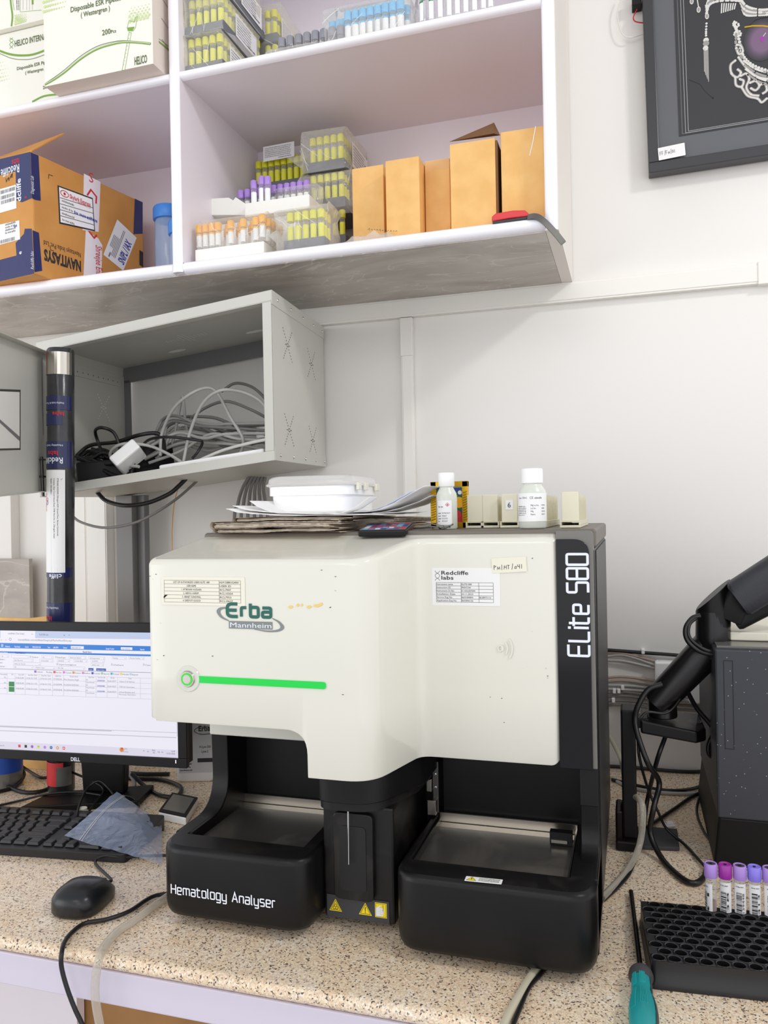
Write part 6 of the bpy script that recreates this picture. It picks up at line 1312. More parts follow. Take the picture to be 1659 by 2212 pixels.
# ================================================================== mouse
c = pz(184, 1955, CT); ms = thing('computer_mouse', 'black corded computer mouse on the granite worktop', 'mouse', tuple(c))
Tm = Matrix.Translation(c+Vector((0, .0, .0008))) @ Matrix.Rotation(.08, 4, 'Z'); b = MB(); b.T = Tm; loops = []
for f, ins_, zz_ in ((0, .92, 0), (.12, 1.0, .004), (.4, 1.0, .013), (.62, .93, .021), (.8, .80, .028), (.92, .60, .033), (1, .28, .0355), (1, .02, .036)):
    lp = []
    for k in range(28):
        t_a = 2*PI*k/28; cx_, sy_ = math.cos(t_a), math.sin(t_a); e = .72; x_ = .0335*math.copysign(abs(cx_)**e, cx_)*(1-.10*sy_); y_ = .043*math.copysign(abs(sy_)**e, sy_)
        lp.append((x_*ins_, y_*ins_-(.004 if f > .5 else 0), zz_*(1-.22*max(0, sy_)*ins_)))
    loops.append(lp)
b.loft(loops, 'mouse_black'); b.build('mouse_shell', ms, smooth=70)
b = MB(); b.T = Tm; b.box(-.005, .005, .038, .046, .006, .016, 'black_matte'); b.build('cable_grommet', ms, bevel=.002)
q0 = Tm @ Vector((0, .045, .010)); cab = [q0, Tm @ Vector((.002, .060, .006)), pz(206, 1865, CT+.004), pz(224, 1849, CT+.010), pz(262, 1852, CT+.008), pz(310, 1849, CT+.005), pz(345, 1848, CT+.004), pz(400, 1846, CT+.004)]
b = MB(); b.tube(cab, .0021, 'cable_black', 8); b.build('mouse_cable', ms, smooth=60)
# ================================================================== zip bag
A, B, Cc, D = pz(139, 1806, CT+.030), pz(252, 1709, CT+.040), pz(349, 1777, CT+.012), pz(352, 1868, CT+.004)
rb = random.Random(6); n = 14; vs = []
for j in range(n+1):
    for i in range(n+1):
        u, v = i/n, j/n; p = A.lerp(D, u).lerp(B.lerp(Cc, u), v); p = p+ZA*(.016*math.sin(PI*u)*math.sin(PI*v)+rb.uniform(-.0012, .0012)); vs.append(tuple(p))
b = MB(); b.add(vs, [(j*(n+1)+i, j*(n+1)+i+1, (j+1)*(n+1)+i+1, (j+1)*(n+1)+i) for j in range(n) for i in range(n)], 'zip_film')
zb_g = thing('zip_bag', 'empty clear zip bag lying over the right end of the keyboard', 'zip bag', tuple(pz(250, 1800, CT)))
b.build('bag_film', zb_g, smooth=60)
b = MB(); g = lambda u, v: A.lerp(D, u).lerp(B.lerp(Cc, u), v)+ZA*(.017*math.sin(PI*u)*math.sin(PI*v)+.001)
for u in (.16, .185): b.tube([g(u, v/8) for v in range(9)], .00045, 'white', 5, 2)
b.build('zip_strip', zb_g)
# small device
q = [pz(*p, CT) for p in ((343, 1772), (402, 1785), (436, 1735), (372, 1731))]; q[2] = q[1]+(q[3]-q[0])
t = thing('handheld_device', 'small black and white handheld device with a grey screen behind the zip bag', 'device', tuple(q[0].lerp(q[2], .5)))
b = MB(); b.hexa([tuple(v+ZA*.0006) for v in q]+[tuple(v+ZA*.014) for v in q], 'plastic_white'); b.build('case', t, bevel=.002)
b = MB(); b.hexa([tuple(v+ZA*.0141) for v in q]+[tuple(v+ZA*.017) for v in q], 'black_matte'); b.build('face', t, bevel=.001)
ce = q[0].lerp(q[2], .5); b = MB(); qq = [ce+(v-ce)*.8 for v in q]; b.hexa([tuple(v+ZA*.017) for v in qq]+[tuple(v+ZA*.0174) for v in qq], 'grey_trim'); b.build('screen', t)
# white jug behind the monitor
c = pz(412, 1690, CT); t = thing('reagent_jug', 'white plastic reagent jug standing between the monitor and the analyser', 'jug', tuple(c+Vector((0, .03, 0))))
Tj = Matrix.Translation(c+Vector((-.0, .035, .0006))) @ Matrix.Rotation(.35, 4, 'Z'); b = MB(); b.T = Tj
b.loft([[(u, v, z) for u, v in rrect(-.04+i_, .04-i_, -.033+i_, .033-i_, .012, 4)] for z, i_ in ((0, .003), (.004, 0), (.15, 0), (.165, .008), (.172, .02))], 'plastic_white'); b.build('jug_body', t, smooth=40)
b = MB(); b.T = Tj; b.cyl((0, 0, .172), (0, 0, .195), .016, 'white', n=18); b.build('cap', t)
P = Print(.08, .14); P.rect(.006, .018, .07, .115, 'label_grey', 1); P.text('Erba', .045, .099, .010, 'ink', width=.023, bold=.03); P.ell(.056, .1, .019, .0075, .0012, 'ink', 2); P.text('Mannheim', .046, .0915, .003, 'ink', width=.021); P.text('H-Lyse 500', .046, .066, .0045, 'ink', width=.022, bold=.02); P.text('Lyse-2', .050, .057, .0045, 'ink', width=.013, bold=.02); P.rect(.042, .038, .032, .008, 'ink', 2)
for i in range(3): P.words(.008, .034-i*.006, .024, .003, 'ink', i)
P.build('label', t, (0, 0, 0), XA, ZA, warp=lambda a, cc_, h: Tj @ Vector((a-.04, -.0332-h, cc_)))
# blue tin at the far left, cardboard behind the monitor
c = pz(14, 1694, CT); t = thing('round_tin', 'blue and silver round tin under the left end of the monitor', 'tin', tuple(c))
b = MB(); b.cyl(c+ZA*.0006, c+ZA*.028, .03, 'grey_trim', n=28); b.build('tin_base', t, smooth=40); b = MB(); b.cyl(c+ZA*.0282, c+ZA*.075, .0305, 'blue_print', n=28); b.build('tin_wall', t, smooth=40)
a0, a1 = py(-80, 1335, 1.36), py(112, 1335, 1.36)
b = MB(); b.prism([(a0.x, CT+.0005), (a1.x, CT+.0005), (a1.x, py(112, 1330, 1.36).z), (py(60, 1330, 1.36).x, py(60, 1336, 1.36).z), (a0.x, py(0, 1333, 1.36).z)], 'y', 1.36, 1.366, 'cardboard'); tag(b.build('cardboard_sheet'), 'brown cardboard sheet standing behind the monitor at far left', 'cardboard')
# cords on the worktop
CB = 'cable_black'
cable('thick black cord looping across the worktop right of the monitor stand', [pz(262, 1680, CT+.004), pz(300, 1682, CT+.004), pz(352, 1685, CT+.004), pz(390, 1700, CT+.004), pz(382, 1720, CT+.004), pz(345, 1718, CT+.004), pz(315, 1700, CT+.004), pz(285, 1672, CT+.02)], CB, .004)
cable('thick black cord lying behind the monitor stand', [pz(260, 1668, CT+.004), pz(310, 1672, CT+.004), pz(366, 1672, CT+.004)], CB, .0042)
cable('grey ribbed cable tie hanging behind the monitor beside the stand', [pz(268, 1655, CT+.03), pz(277, 1668, CT+.02), pz(288, 1683, CT+.012), pz(290, 1694, CT+.006), pz(286, 1703, CT+.004)], 'cable_grey', .004)
cable('black cord curling in a wide loop at the far left of the worktop', [pz(-10, 1680, CT+.004), pz(30, 1705, CT+.004), pz(70, 1712, CT+.004), pz(110, 1700, CT+.004), pz(122, 1670, CT+.01), pz(125, 1650, CT+.03)], CB, .004)
cable('black cord rising beside the blue tin', [pz(-10, 1712, CT+.004), pz(30, 1700, CT+.004), pz(52, 1675, CT+.012), pz(42, 1654, CT+.03), pz(36, 1640, CT+.05)], CB, .0035)
cable('black cord drooping from the tin to the mailing tube', [pz(40, 1650, CT+.02), pz(62, 1665, CT+.006), pz(90, 1680, CT+.004), pz(112, 1676, CT+.006)], CB, .003)
cable('thin black cord arching over the monitor base to the keyboard', [pz(165, 1766, CT+.022), pz(172, 1738, CT+.024), pz(188, 1704, CT+.035), pz(212, 1687, CT+.045), pz(232, 1700, CT+.035), pz(245, 1716, CT+.03)], CB, .0022)
cable('thin black cord running left over the monitor base', [pz(-10, 1742, CT+.003), pz(50, 1728, CT+.004), pz(105, 1715, CT+.015), pz(165, 1711, CT+.0155), pz(220, 1718, CT+.0155)], CB, .0022)
cable('thin black cord crossing in front of the monitor neck', [pz(115, 1668, CT+.03), pz(130, 1659, CT+.035), pz(165, 1672, CT+.035), pz(205, 1690, CT+.03), pz(224, 1708, CT+.018), pz(205, 1735, CT+.0155), pz(188, 1758, CT+.018)], CB, .0022)
cable('thin black cord curving down at the right of the monitor base', [pz(262, 1718, CT+.0145), pz(285, 1722, CT+.0145), pz(300, 1738, CT+.006), pz(294, 1756, CT+.003)], CB, .002)
# cords and hoses at the front edge
Ye = .790
cable('black cord running from the analyser past the mouse and over the counter edge', [pz(420, 1930, CT+.004), pz(338, 1934, CT+.004), pz(280, 1968, CT+.004), pz(230, 1986, CT+.004), pz(185, 1994, CT+.004), pz(158, 2012, CT+.004), pz(140, 2034, CT+.004), py(133, 2060, Ye), py(133, 2090, Ye-.002), py(145, 2135, Ye-.002), py(162, 2180, Ye-.002), py(182, 2225, Ye-.002), py(200, 2300, Ye)], CB, .0028)
cable('clear plastic hose running from the analyser over the counter edge', [pz(420, 1900, CT+.006), pz(345, 1948, CT+.006), pz(295, 1985, CT+.006), pz(255, 2012, CT+.006), pz(228, 2042, CT+.006), py(213, 2075, Ye-.002), py(206, 2120, Ye-.004), py(207, 2165, Ye-.004), py(217, 2225, Ye-.004), py(222, 2300, Ye)], 'clear_hose', .0052, name='hose')
cable('cream plastic hose coming out under the right pod toward the counter edge', [pz(1185, 2060, CT+.005), pz(1150, 2105, CT+.005), pz(1122, 2150, CT+.005), pz(1095, 2200, CT+.005), pz(1075, 2250, CT+.005)], 'cable_cream', .0046, name='hose')
cable('black cord beside the cream hose under the right pod', [pz(1195, 2070, CT+.004), pz(1166, 2106, CT+.004), pz(1142, 2134, CT+.004), pz(1122, 2180, CT+.004), pz(1100, 2235, CT+.004)], CB, .0026)

# ================================================================== framed artwork on the wall
f0, f1, f2_ = py(1402, 374, 1.625), py(1387, -20, 1.625), py(1700, 330, 1.625)
up_ = (f1-f0).normalized(); rt_ = Vector((-up_.z*-1, 0, up_.x*-1)).normalized(); rt_ = Vector((up_.z, 0, -up_.x)); ln = Vector((0, 0, 0)); fn = rt_.cross(up_)
pf = thing('wall_picture', 'large black framed jewelled portrait hanging tilted on the wall at top right', 'picture', tuple(f0+Vector((.2, .03, 0))))
FW, FH = .52, .62
def fbox(name, a0, a1, c0, c1, h0, h1, m, parent=pf, bev=.0015):
    b = MB(); q = [f0+rt_*a+up_*c_+Vector((0, -h, 0)) for h in (h0, h1) for a, c_ in ((a0, c0), (a1, c0), (a1, c1), (a0, c1))]; b.hexa([tuple(v) for v in q], m); return b.build(name, parent, bevel=bev)
mat('frame_black', (52, 52, 55), .35); mat('mat_grey', (96, 97, 101), .25); mat('art_black', (44, 44, 46), .18, coat=.3); mat('art_line', (150, 150, 152), .3); mat('pearl', (216, 212, 206), .25, .2); mat('pearl_dark', (158, 154, 150), .25, .3); [mat('skin_%d' % k, (50+11*k, 48+7*k, 52+11*k), .4) for k in range(7)]
fbox('frame_rail', 0, FW, 0, .020, -.030, .0, 'frame_black'); fbox('frame_rail', 0, .020, .020, FH, -.030, 0, 'frame_black'); fbox('frame_rail', 0, FW, FH-.02, FH, -.03, 0, 'frame_black'); fbox('frame_rail', FW-.02, FW, .02, FH-.02, -.03, 0, 'frame_black')
fbox('mount_board', .020, FW-.02, .020, FH-.02, -.022, -.008, 'mat_grey', bev=0)
def ff(x, y): p = py(x, y, 1.633); d = p-f0; return d.dot(rt_), d.dot(up_)
a_, c_ = ff(1467, 295)
art = fbox('art_panel', a_, FW-.06, c_, FH-.06, -.010, -.0070, 'art_black', bev=0)
P = Print(FW, FH)
for x, y, w, m in ((1474, 290, .0016, 'mat_grey'), (1481, 288, .0012, 'art_line'), (1487, 284, .0012, 'art_line')):
    a, c = ff(x, y); P.line([(a, FH-.06), (a, c), (FW-.06, c)], w, m, 1)
def bead(x, y, r, m='pearl', lay=3): a, c = ff(x, y); P.circ(a, c, r, m, lay, 8)
def beads(pts, n, r, lay=3, m='pearl'):
    q = catmull([(x, y, 0) for x, y in pts], 8); L = len(q)
    for i in range(n): p = q[int(i*(L-1)/max(1, n-1))]; bead(p.x, p.y, r, m, lay)
# violet cheek and closed eye line
for k in range(7): a, c = ff(1645, 88); P.circ(a, c, .031-.0022*k, 'skin_%d' % k, 1+k*.2, 28, ry=(.031-.0022*k)*1.25)
P.line([ff(1608, 60), ff(1625, 57), ff(1648, 57), ff(1670, 60)], .0026, 'gold', 3); P.curve([ff(1617, 56), ff(1630, 44), ff(1650, 38), ff(1670, 36)], .0022, 'art_black', 3); P.circ(*ff(1646, 86), .0034, 'cap_magenta', 4, 10, ry=.005); P.line([ff(1648, 80), ff(1654, 72)], .0012, 'pearl', 4)
# strings of pearls along the cheek and the collar
beads([(1585, 52), (1592, 70), (1598, 95), (1604, 120), (1620, 138), (1645, 150), (1675, 156)], 26, .0030); beads([(1590, 75), (1590, 100), (1603, 125), (1625, 146), (1660, 160)], 20, .0026, 4, 'pearl_dark')
for s in range(4): beads([(1607+s*2, 133+s*9), (1632+s*2, 150+s*9), (1660, 158+s*9), (1690, 160+s*9)], 22, .0022, 4, ('pearl', 'pearl_dark')[s % 2])
beads([(1586, 48), (1584, 55), (1590, 60), (1596, 55), (1590, 50)], 8, .0022); beads([(1590, 68), (1586, 75), (1592, 80), (1600, 76), (1597, 69)], 8, .0024)
# scroll work
for pts in ([(1588, 132), (1578, 142), (1580, 160), (1592, 168), (1600, 158), (1592, 150)], [(1588, 168), (1590, 185), (1602, 188), (1606, 176), (1598, 172)], [(1600, 165), (1612, 160), (1618, 172), (1612, 190), (1622, 205), (1640, 208)], [(1620, 180), (1632, 176), (1640, 186), (1632, 196), (1622, 192)], [(1640, 185), (1652, 182), (1656, 196), (1646, 204)], [(1602, 190), (1615, 208), (1636, 214), (1645, 222), (1656, 214)], [(1590, 105), (1596, 118), (1604, 112), (1600, 100), (1592, 98)], [(1595, 125), (1606, 140), (1622, 158), (1640, 168), (1662, 172)]):
    q = [ff(*p) for p in pts]; P.curve(q, .0052, 'pearl_dark', 3); P.curve(q, .0024, 'pearl', 4)
    for p in pts[::2]: bead(p[0], p[1], .0022, 'pearl', 5)
# headdress at the top edge
for s in range(5): beads([(1596+s*2, -6+s*7), (1612, 14+s*5), (1640, 22+s*3), (1672, 20+s*3)], 22, .0024, 3, ('pearl', 'pearl_dark')[s % 2])
for s in range(3): beads([(1526, 30-s*7), (1532, 12-s*6), (1550, 4-s*6), (1580, 2-s*6), (1602, 4-s*6)], 22, .0026, 3, ('pearl', 'pearl_dark')[s % 2])
for i in range(7): P.line([ff(1559+i*5, 8), ff(1558+i*4.6, 30-i*1.4)], .0022, 'pearl', 3)
for x, y in ((1494, 4), (1509, 22), (1527, 36)):
    a, c = ff(x, y); P.circ(a, c, .0036, 'pearl', 3, 12, ry=.006); P.circ(a, c, .0022, 'pearl_dark', 4, 10, ry=.004); P.line([(a, c+.005), (a-.002, c+.022)], .0018, 'pearl', 3)
# tassel
beads([(1526, 52), (1525, 68), (1525, 78)], 6, .0022); bead(1525, 88, .0052); bead(1525, 95, .0058, 'pearl_dark'); bead(1524, 105, .0050)
for i in range(7): P.line([ff(1520.5+i*1.4, 106), ff(1521.5+i*1.5, 156+i*3.6)], .00075, ('pearl', 'pearl_dark')[i % 2], 3)
P.line([ff(1488, 172), ff(1512, 182), ff(1524, 198), ff(1540, 212)], .0012, 'art_black', 2); bead(1540, 212, .0016, 'black_deep', 3)
P.build('jewel_painting', art, f0+Vector((0, .0068, 0)), rt_, up_)
a0 = ff(1424, 345); lw = ff(1481, 320)[0]-a0[0]
P = Print(lw, .024, 'paper', .0003, .001)
for s in ([(0, 0), (0, 1), (.5, .9)], [(0, .5), (.4, .5)], [(.7, 0), (.7, 1), (1.2, .95)], [(.7, .5), (1.1, .5)], [(1.6, -.2), (1.8, 1.2)], [(2.1, 0), (2.1, 1), (2.6, .95)], [(2.1, .5), (2.5, .5)], [(2.8, 0), (2.9, .6), (3.1, .1), (3.3, .6), (3.4, 0)], [(3.8, -.2), (3.85, 1.2)], [(4.2, .5), (4.3, .1), (4.6, .2), (4.6, .7), (4.3, .8), (4.2, .5)], [(5.0, 0), (5.0, .9)]): P.line([(lw*.06+x*lw*.11, .009+y*.007) for x, y in s], .0006, 'ink', 2)
P.build('tape_label', pf, f0+rt_*(a0[0]-.001)+up_*(.021)+Vector((0, -.0003, 0)), (rt_+up_*.05).normalized(), (up_-rt_*.05).normalized())
t = thing('junction_block', 'small black connector block with red wire behind the left edge of the picture', 'connector', tuple(py(1375, 10, 1.645)))
q = py(1372, 12, 1.645); b = MB(); b.box(q.x-.006, q.x+.012, 1.632, W-.001, q.z-.006, q.z+.014, 'black_matte'); b.build('block', t, bevel=.001)
b = MB(); b.tube([py(1376, 20, 1.64), py(1368, 38, 1.64), py(1374, 47, 1.64), py(1395, 50, 1.645)], .0012, 'ink_red', 6); b.build('wire', t, smooth=60)
cable('thin white wire hanging in a loop left of the picture frame', [py(1344, -10, 1.645), py(1335, 20, 1.645), py(1336, 50, 1.645), py(1345, 74, 1.645), py(1362, 81, 1.645), py(1384, 75, 1.648), py(1400, 72, 1.65)], 'cable_white', .0014)

# ================================================================== dark cabinet unit at the right edge
mat('speckle', (58, 60, 66), .5); nt = MATS['speckle'].node_tree; bs = nt.nodes['Principled BSDF']; tc = nt.nodes.new('ShaderNodeTexCoord'); vo = nt.nodes.new('ShaderNodeTexVoronoi'); vo.inputs['Scale'].default_value = 130; rp = nt.nodes.new('ShaderNodeValToRGB'); rp.color_ramp.interpolation = 'CONSTANT'
rp.color_ramp.elements[0].color = lin((190, 192, 198)); rp.color_ramp.elements[0].position = 0; rp.color_ramp.elements[1].position = .075; rp.color_ramp.elements[1].color = lin((58, 60, 66)); nt.links.new(tc.outputs['Object'], vo.inputs['Vector']); nt.links.new(vo.outputs['Distance'], rp.inputs['Fac']); nt.links.new(rp.outputs['Color'], bs.inputs['Base Color'])
Yp = 1.235; pa0 = py(1549, 1402, Yp); pb0 = py(1545, 1766, Yp); zs = pb0.z; xl_ = (pa0.x+pb0.x)/2
pu = thing('printer', 'dark grey dusty printer standing behind the tube rack at the right edge', 'printer', (xl_+.15, Yp+.15, CT))
b = MB(); b.box(xl_, xl_+.36, Yp, Yp+.3, zs, pa0.z, 'speckle'); b.build('front_panel', pu, bevel=.003)
b = MB(); b.box(xl_+.004, xl_+.36, Yp+.012, Yp+.3, pa0.z, pa0.z+.003, 'grey_trim'); b.build('top_lid', pu)
b = MB(); q = py(1540, 1850, Yp+.004); b.hexa([(xl_-.006, Yp+.004, CT+.0005), (xl_+.36, Yp+.004, CT+.0005), (xl_+.36, Yp+.3, CT+.0005), (xl_-.006, Yp+.3, CT+.0005), (xl_+.002, Yp+.004, zs-.0005), (xl_+.36, Yp+.004, zs-.0005), (xl_+.36, Yp+.3, zs-.0005), (xl_+.002, Yp+.3, zs-.0005)], 'black_matte'); b.build('base', pu, bevel=.003)
q0, q1 = py(1563, 1427, Yp), py(1581, 1618, Yp); P = Print(q1.x-q0.x+.003, q0.z-q1.z); w_, h_ = q1.x-q0.x+.003, q0.z-q1.z; P.line([(0, 0), (w_, 0), (w_, h_), (0, h_)], .0008, 'black_deep', 1, True); P.build('slot_panel', pu, (q0.x, Yp-.0001, q1.z), XA, ZA)
q0, q1 = py(1578, 1402, Yp+.06), py(1700, 1362, Yp+.06); b = MB(); b.box(q0.x, q0.x+.25, Yp+.06, Yp+.25, pa0.z+.0035, q1.z-.004, 'tape_cream'); tag(b.build('storage_tray', bevel=.002), 'pale cream box lying on top of the dark printer', 'box')

# ================================================================== monitor arm on its upright
ma = thing('articulated_arm', 'black jointed monitor arm on an upright stand beside the analyser', 'arm', tuple(pz(1365, 1840, CT)))
c0 = pz(1362, 1835, CT)
b = MB(); q0, q1 = py(1346, 1840, c0.y), py(1378, 1840, c0.y); zt_c = py(1362, 1535, c0.y).z; b.box(q0.x, q1.x, c0.y, c0.y+.045, CT+.016, zt_c, 'black_matte'); b.build('upright', ma, bevel=.003)
b = MB(); b.box(py(1331, 1840, c0.y).x, py(1346, 1840, c0.y).x, c0.y-.004, c0.y+.05, CT+.0006, py(1340, 1750, c0.y).z, 'black_plastic'); b.build('side_bracket', ma, bevel=.003)
b = MB(); b.box(py(1331, 1840, c0.y).x, py(1380, 1840, c0.y).x, c0.y-.012, c0.y+.06, CT+.0006, CT+.016, 'black_matte'); b.build('foot_block', ma, bevel=.003)
q = [pz(*p, CT) for p in ((1372, 1836), (1468, 1840), (1463, 1799), (1383, 1793))]
b = MB(); b.hexa([tuple(v+ZA*.0006) for v in q]+[tuple(v+ZA*.007) for v in q], 'rubber_dark'); b.build('foot_plate', ma, bevel=.0015)
Ya = 1.27
A3 = lambda x, y, dy=0: py(x, y, Ya+dy)
q = [A3(1383, 1555), A3(1383, 1583), A3(1506, 1608), A3(1525, 1600), A3(1522, 1572), A3(1513, 1553)]
b = MB(); n = len(q); topz = [p.z for p in q]
lo_ = [A3(1384, 1584), A3(1506, 1607), A3(1525, 1601, .03), A3(1512, 1590, .09), A3(1384, 1570, .09)]; hi_ = [v+ZA*h for v, h in zip(lo_, (.020, .018, .020, .036, .030))]
b.loft([[tuple(v) for v in lo_], [tuple(v) for v in hi_]], 'black_plastic'); b.build('base_wedge', ma, bevel=.003)
b = MB(); b.box(q1.x-.004, lo_[0].x+.012, c0.y+.01, c0.y+.04, lo_[0].z+.006, lo_[0].z+.022, 'black_matte'); b.build('bracket', ma, bevel=.002)
P = Print(.03, .02); P.ell(0, 0, .0085, .0055, .0005, 'grey_trim'); P.words(-.005, -.001, .010, .002, 'grey_trim', 2); cb_ = hi_[1].lerp(hi_[3], .45); P.build('badge', ma, tuple(cb_+ZA*.0006+Vector((-.004, 0, .002))), Vector((1, .0, 0)), Vector((0, 1, .25)))
j0, j1 = A3(1432, 1548, .04), A3(1430, 1492, .04)
b = MB(); b.cyl(j0, j1, .0215, 'black_gloss_arm', n=24); b.build('base_joint', ma, smooth=40, bevel=.002)
s0, s1 = A3(1425, 1500, .04), A3(1540, 1388, .04)
def beam(name, p0_, p1_, w0, w1, d, m, r=.35):
    ax_ = (p1_-p0_).normalized(); sd = Vector((-ax_.z, 0, ax_.x)); b = MB(); loops = []
    for f in (0, .04, .5, .96, 1):
        w = (w0+(w1-w0)*f)*(1 if 0 < f < 1 else .8); p = p0_.lerp(p1_, f); loops.append([tuple(p+sd*a+YA*c_) for a, c_ in rrect(-w, w, -d, d, min(w, d)*r*2, 4)])
    b.loft(loops, m); return b.build(name, ma, smooth=40, bevel=.001)
beam('lower_arm', A3(1416, 1520, .04), A3(1552, 1378, .04), .0225, .027, .024, 'black_gloss_arm', .45)
e0, e1 = A3(1541, 1408, .035), A3(1541, 1296, .035)
b = MB(); b.lathe([(.020, -.012), (.0245, 0), (.0255, .02), (.025, .034), (.0245, .058)], A3(1541, 1402, .035), 'black_gloss_arm', 26); b.build('elbow_joint', ma, smooth=40)
zt2 = A3(1541, 1325, .035).z; cE = A3(1541, 1325, .035)
b = MB(); lp0 = [(cE.x+.0245*math.cos(2*PI*k/26), cE.y+.0245*math.sin(2*PI*k/26)) for k in range(26)]; zA = A3(1541, 1352, .035).z
b.loft([[(u, v, zA) for u, v in lp0], [(u, v, zt2+.006+(u-cE.x+.0245)*.95) for u, v in lp0]], 'black_plastic'); b.build('elbow_cap', ma, smooth=40, bevel=.001)
beam('elbow_link', A3(1572, 1338, .03), A3(1600, 1280, .03), .022, .02, .016, 'black_matte')
beam('upper_arm', A3(1590, 1296, .02), A3(1760, 1190, .02), .028, .030, .026, 'anthracite', .4); beam('upper_arm_strut', A3(1588, 1346, .03), A3(1760, 1254, .03), .012, .014, .014, 'black_matte')
for i, (pp, r_, lb_) in enumerate((([A3(1513, 1330, .01), A3(1495, 1336, .008), A3(1481, 1358, .004), A3(1486, 1385, 0), A3(1515, 1408, -.004), A3(1560, 1416, .0), A3(1562, 1410, .03)], .0038, 'thick black cable looped round the elbow of the monitor arm'), ([A3(1507, 1332, .01), A3(1489, 1350, .004), A3(1490, 1378, 0), A3(1520, 1402, -.006), A3(1555, 1412, -.004)], .0028, 'thin black cable tied along the elbow loop of the arm'))): cable(lb_, pp, 'cable_black', r_)

cable('black cable dropping from the arm base in a long loop to the tube rack', [A3(1430, 1478, .0), A3(1400, 1490, -.005), A3(1378, 1525, -.01), A3(1372, 1555, -.01), A3(1378, 1590, -.02), A3(1400, 1650, -.03), pz(1424, 1690, CT+.10), pz(1412, 1745, CT+.07), pz(1405, 1800, CT+.03), pz(1430, 1855, CT+.006), pz(1470, 1895, CT+.005), pz(1500, 1908, CT+.005), pz(1521, 1895, CT+.005), pz(1528, 1870, CT+.01)], 'cable_black', .0042)
cable('thin black cable twisting down right of the upright stand', [A3(1378, 1600, -.02), A3(1382, 1640, -.02), pz(1400, 1705, CT+.08), pz(1420, 1750, CT+.05), pz(1440, 1790, CT+.02), pz(1480, 1825, CT+.004), pz(1505, 1852, CT+.004), pz(1524, 1874, CT+.005)], 'cable_black', .0022)
cable('straight black cable hanging from the wedge to the foot plate', [A3(1437, 1592, .03), A3(1420, 1640, .02), pz(1402, 1710, CT+.06), pz(1395, 1750, CT+.03), pz(1392, 1784, CT+.009)], 'cable_black', .0034)
cable('black cable bending from the lower arm down to the printer', [A3(1482, 1488, .05), A3(1505, 1530, .06), A3(1540, 1575, .06), A3(1530, 1610, .06), A3(1532, 1630, .06), A3(1545, 1638, .07)], 'cable_black', .0036)
cable('thin black cable draped round the base joint of the arm', [A3(1384, 1550, -.01), A3(1400, 1538, -.006), A3(1440, 1540, .004), A3(1466, 1515, .02), A3(1476, 1490, .03)], 'cable_black', .002)
cable('grey cable curving across the worktop behind the upright stand', [pz(1320, 1680, CT+.004), pz(1360, 1700, CT+.004), pz(1430, 1712, CT+.004), pz(1500, 1714, CT+.004), pz(1550, 1708, CT+.004)], 'cable_grey', .003)
cable('black cable curving across the worktop in front of the grey one', [pz(1322, 1684, CT+.004), pz(1380, 1698, CT+.005), pz(1450, 1708, CT+.005), pz(1510, 1700, CT+.005), pz(1545, 1676, CT+.008)], 'cable_black', .0034)
cable('dark cable lying along the foot of the back wall', [pz(1316, 1655, CT+.004), pz(1380, 1659, CT+.004), pz(1450, 1665, CT+.004), pz(1500, 1667, CT+.004), pz(1550, 1663, CT+.004)], 'cable_black', .0034)
cable('brown black cable sloping from the printer to the upright', [pz(1545, 1703, CT+.005), pz(1500, 1718, CT+.004), pz(1460, 1745, CT+.004), pz(1420, 1772, CT+.004), pz(1396, 1788, CT+.008)], 'cable_black', .003)
cable('thin dark cord dropping left of the printer', [pz(1527, 1690, CT+.01), pz(1508, 1730, CT+.004), pz(1506, 1760, CT+.004), pz(1520, 1795, CT+.004), pz(1534, 1815, CT+.004)], 'cable_black', .002)
cable('beige hose rising behind the right side of the analyser', [py(1296, 1575, 1.44), py(1318, 1596, 1.44), A3(1335, 1625, .15), A3(1344, 1650, .12), pz(1350, 1700, CT+.05), pz(1352, 1740, CT+.01)], 'cable_cream', .004, name='hose')
cable('clear beige hose running down beside the analyser to the worktop', [Vector((q1.x-.004, c0.y+.006, py(1378, 1722, c0.y).z)), A3(1386, 1735, -.02), A3(1389, 1772, -.03), pz(1380, 1830, CT+.02), pz(1355, 1880, CT+.006), pz(1325, 1915, CT+.006), pz(1300, 1940, CT+.006)], 'clear_hose', .0048, name='hose')
cable('dark cable under the clear hose beside the analyser', [pz(1375, 1845, CT+.004), pz(1360, 1885, CT+.004), pz(1335, 1915, CT+.004), pz(1305, 1942, CT+.004)], 'cable_black', .003)
b = MB(); q = pz(1446, 1785, CT); b.T = Matrix.Translation(q+ZA*.001) @ Matrix.Rotation(.4, 4, 'Z'); b.box(-.008, .008, -.006, .006, 0, .003, 'white'); b.box(-.005, .006, -.003, .004, .003, .007, 'white'); tag(b.build('paper_scrap', bevel=.001), 'tiny crumpled white scrap behind the foot plate', 'paper scrap')
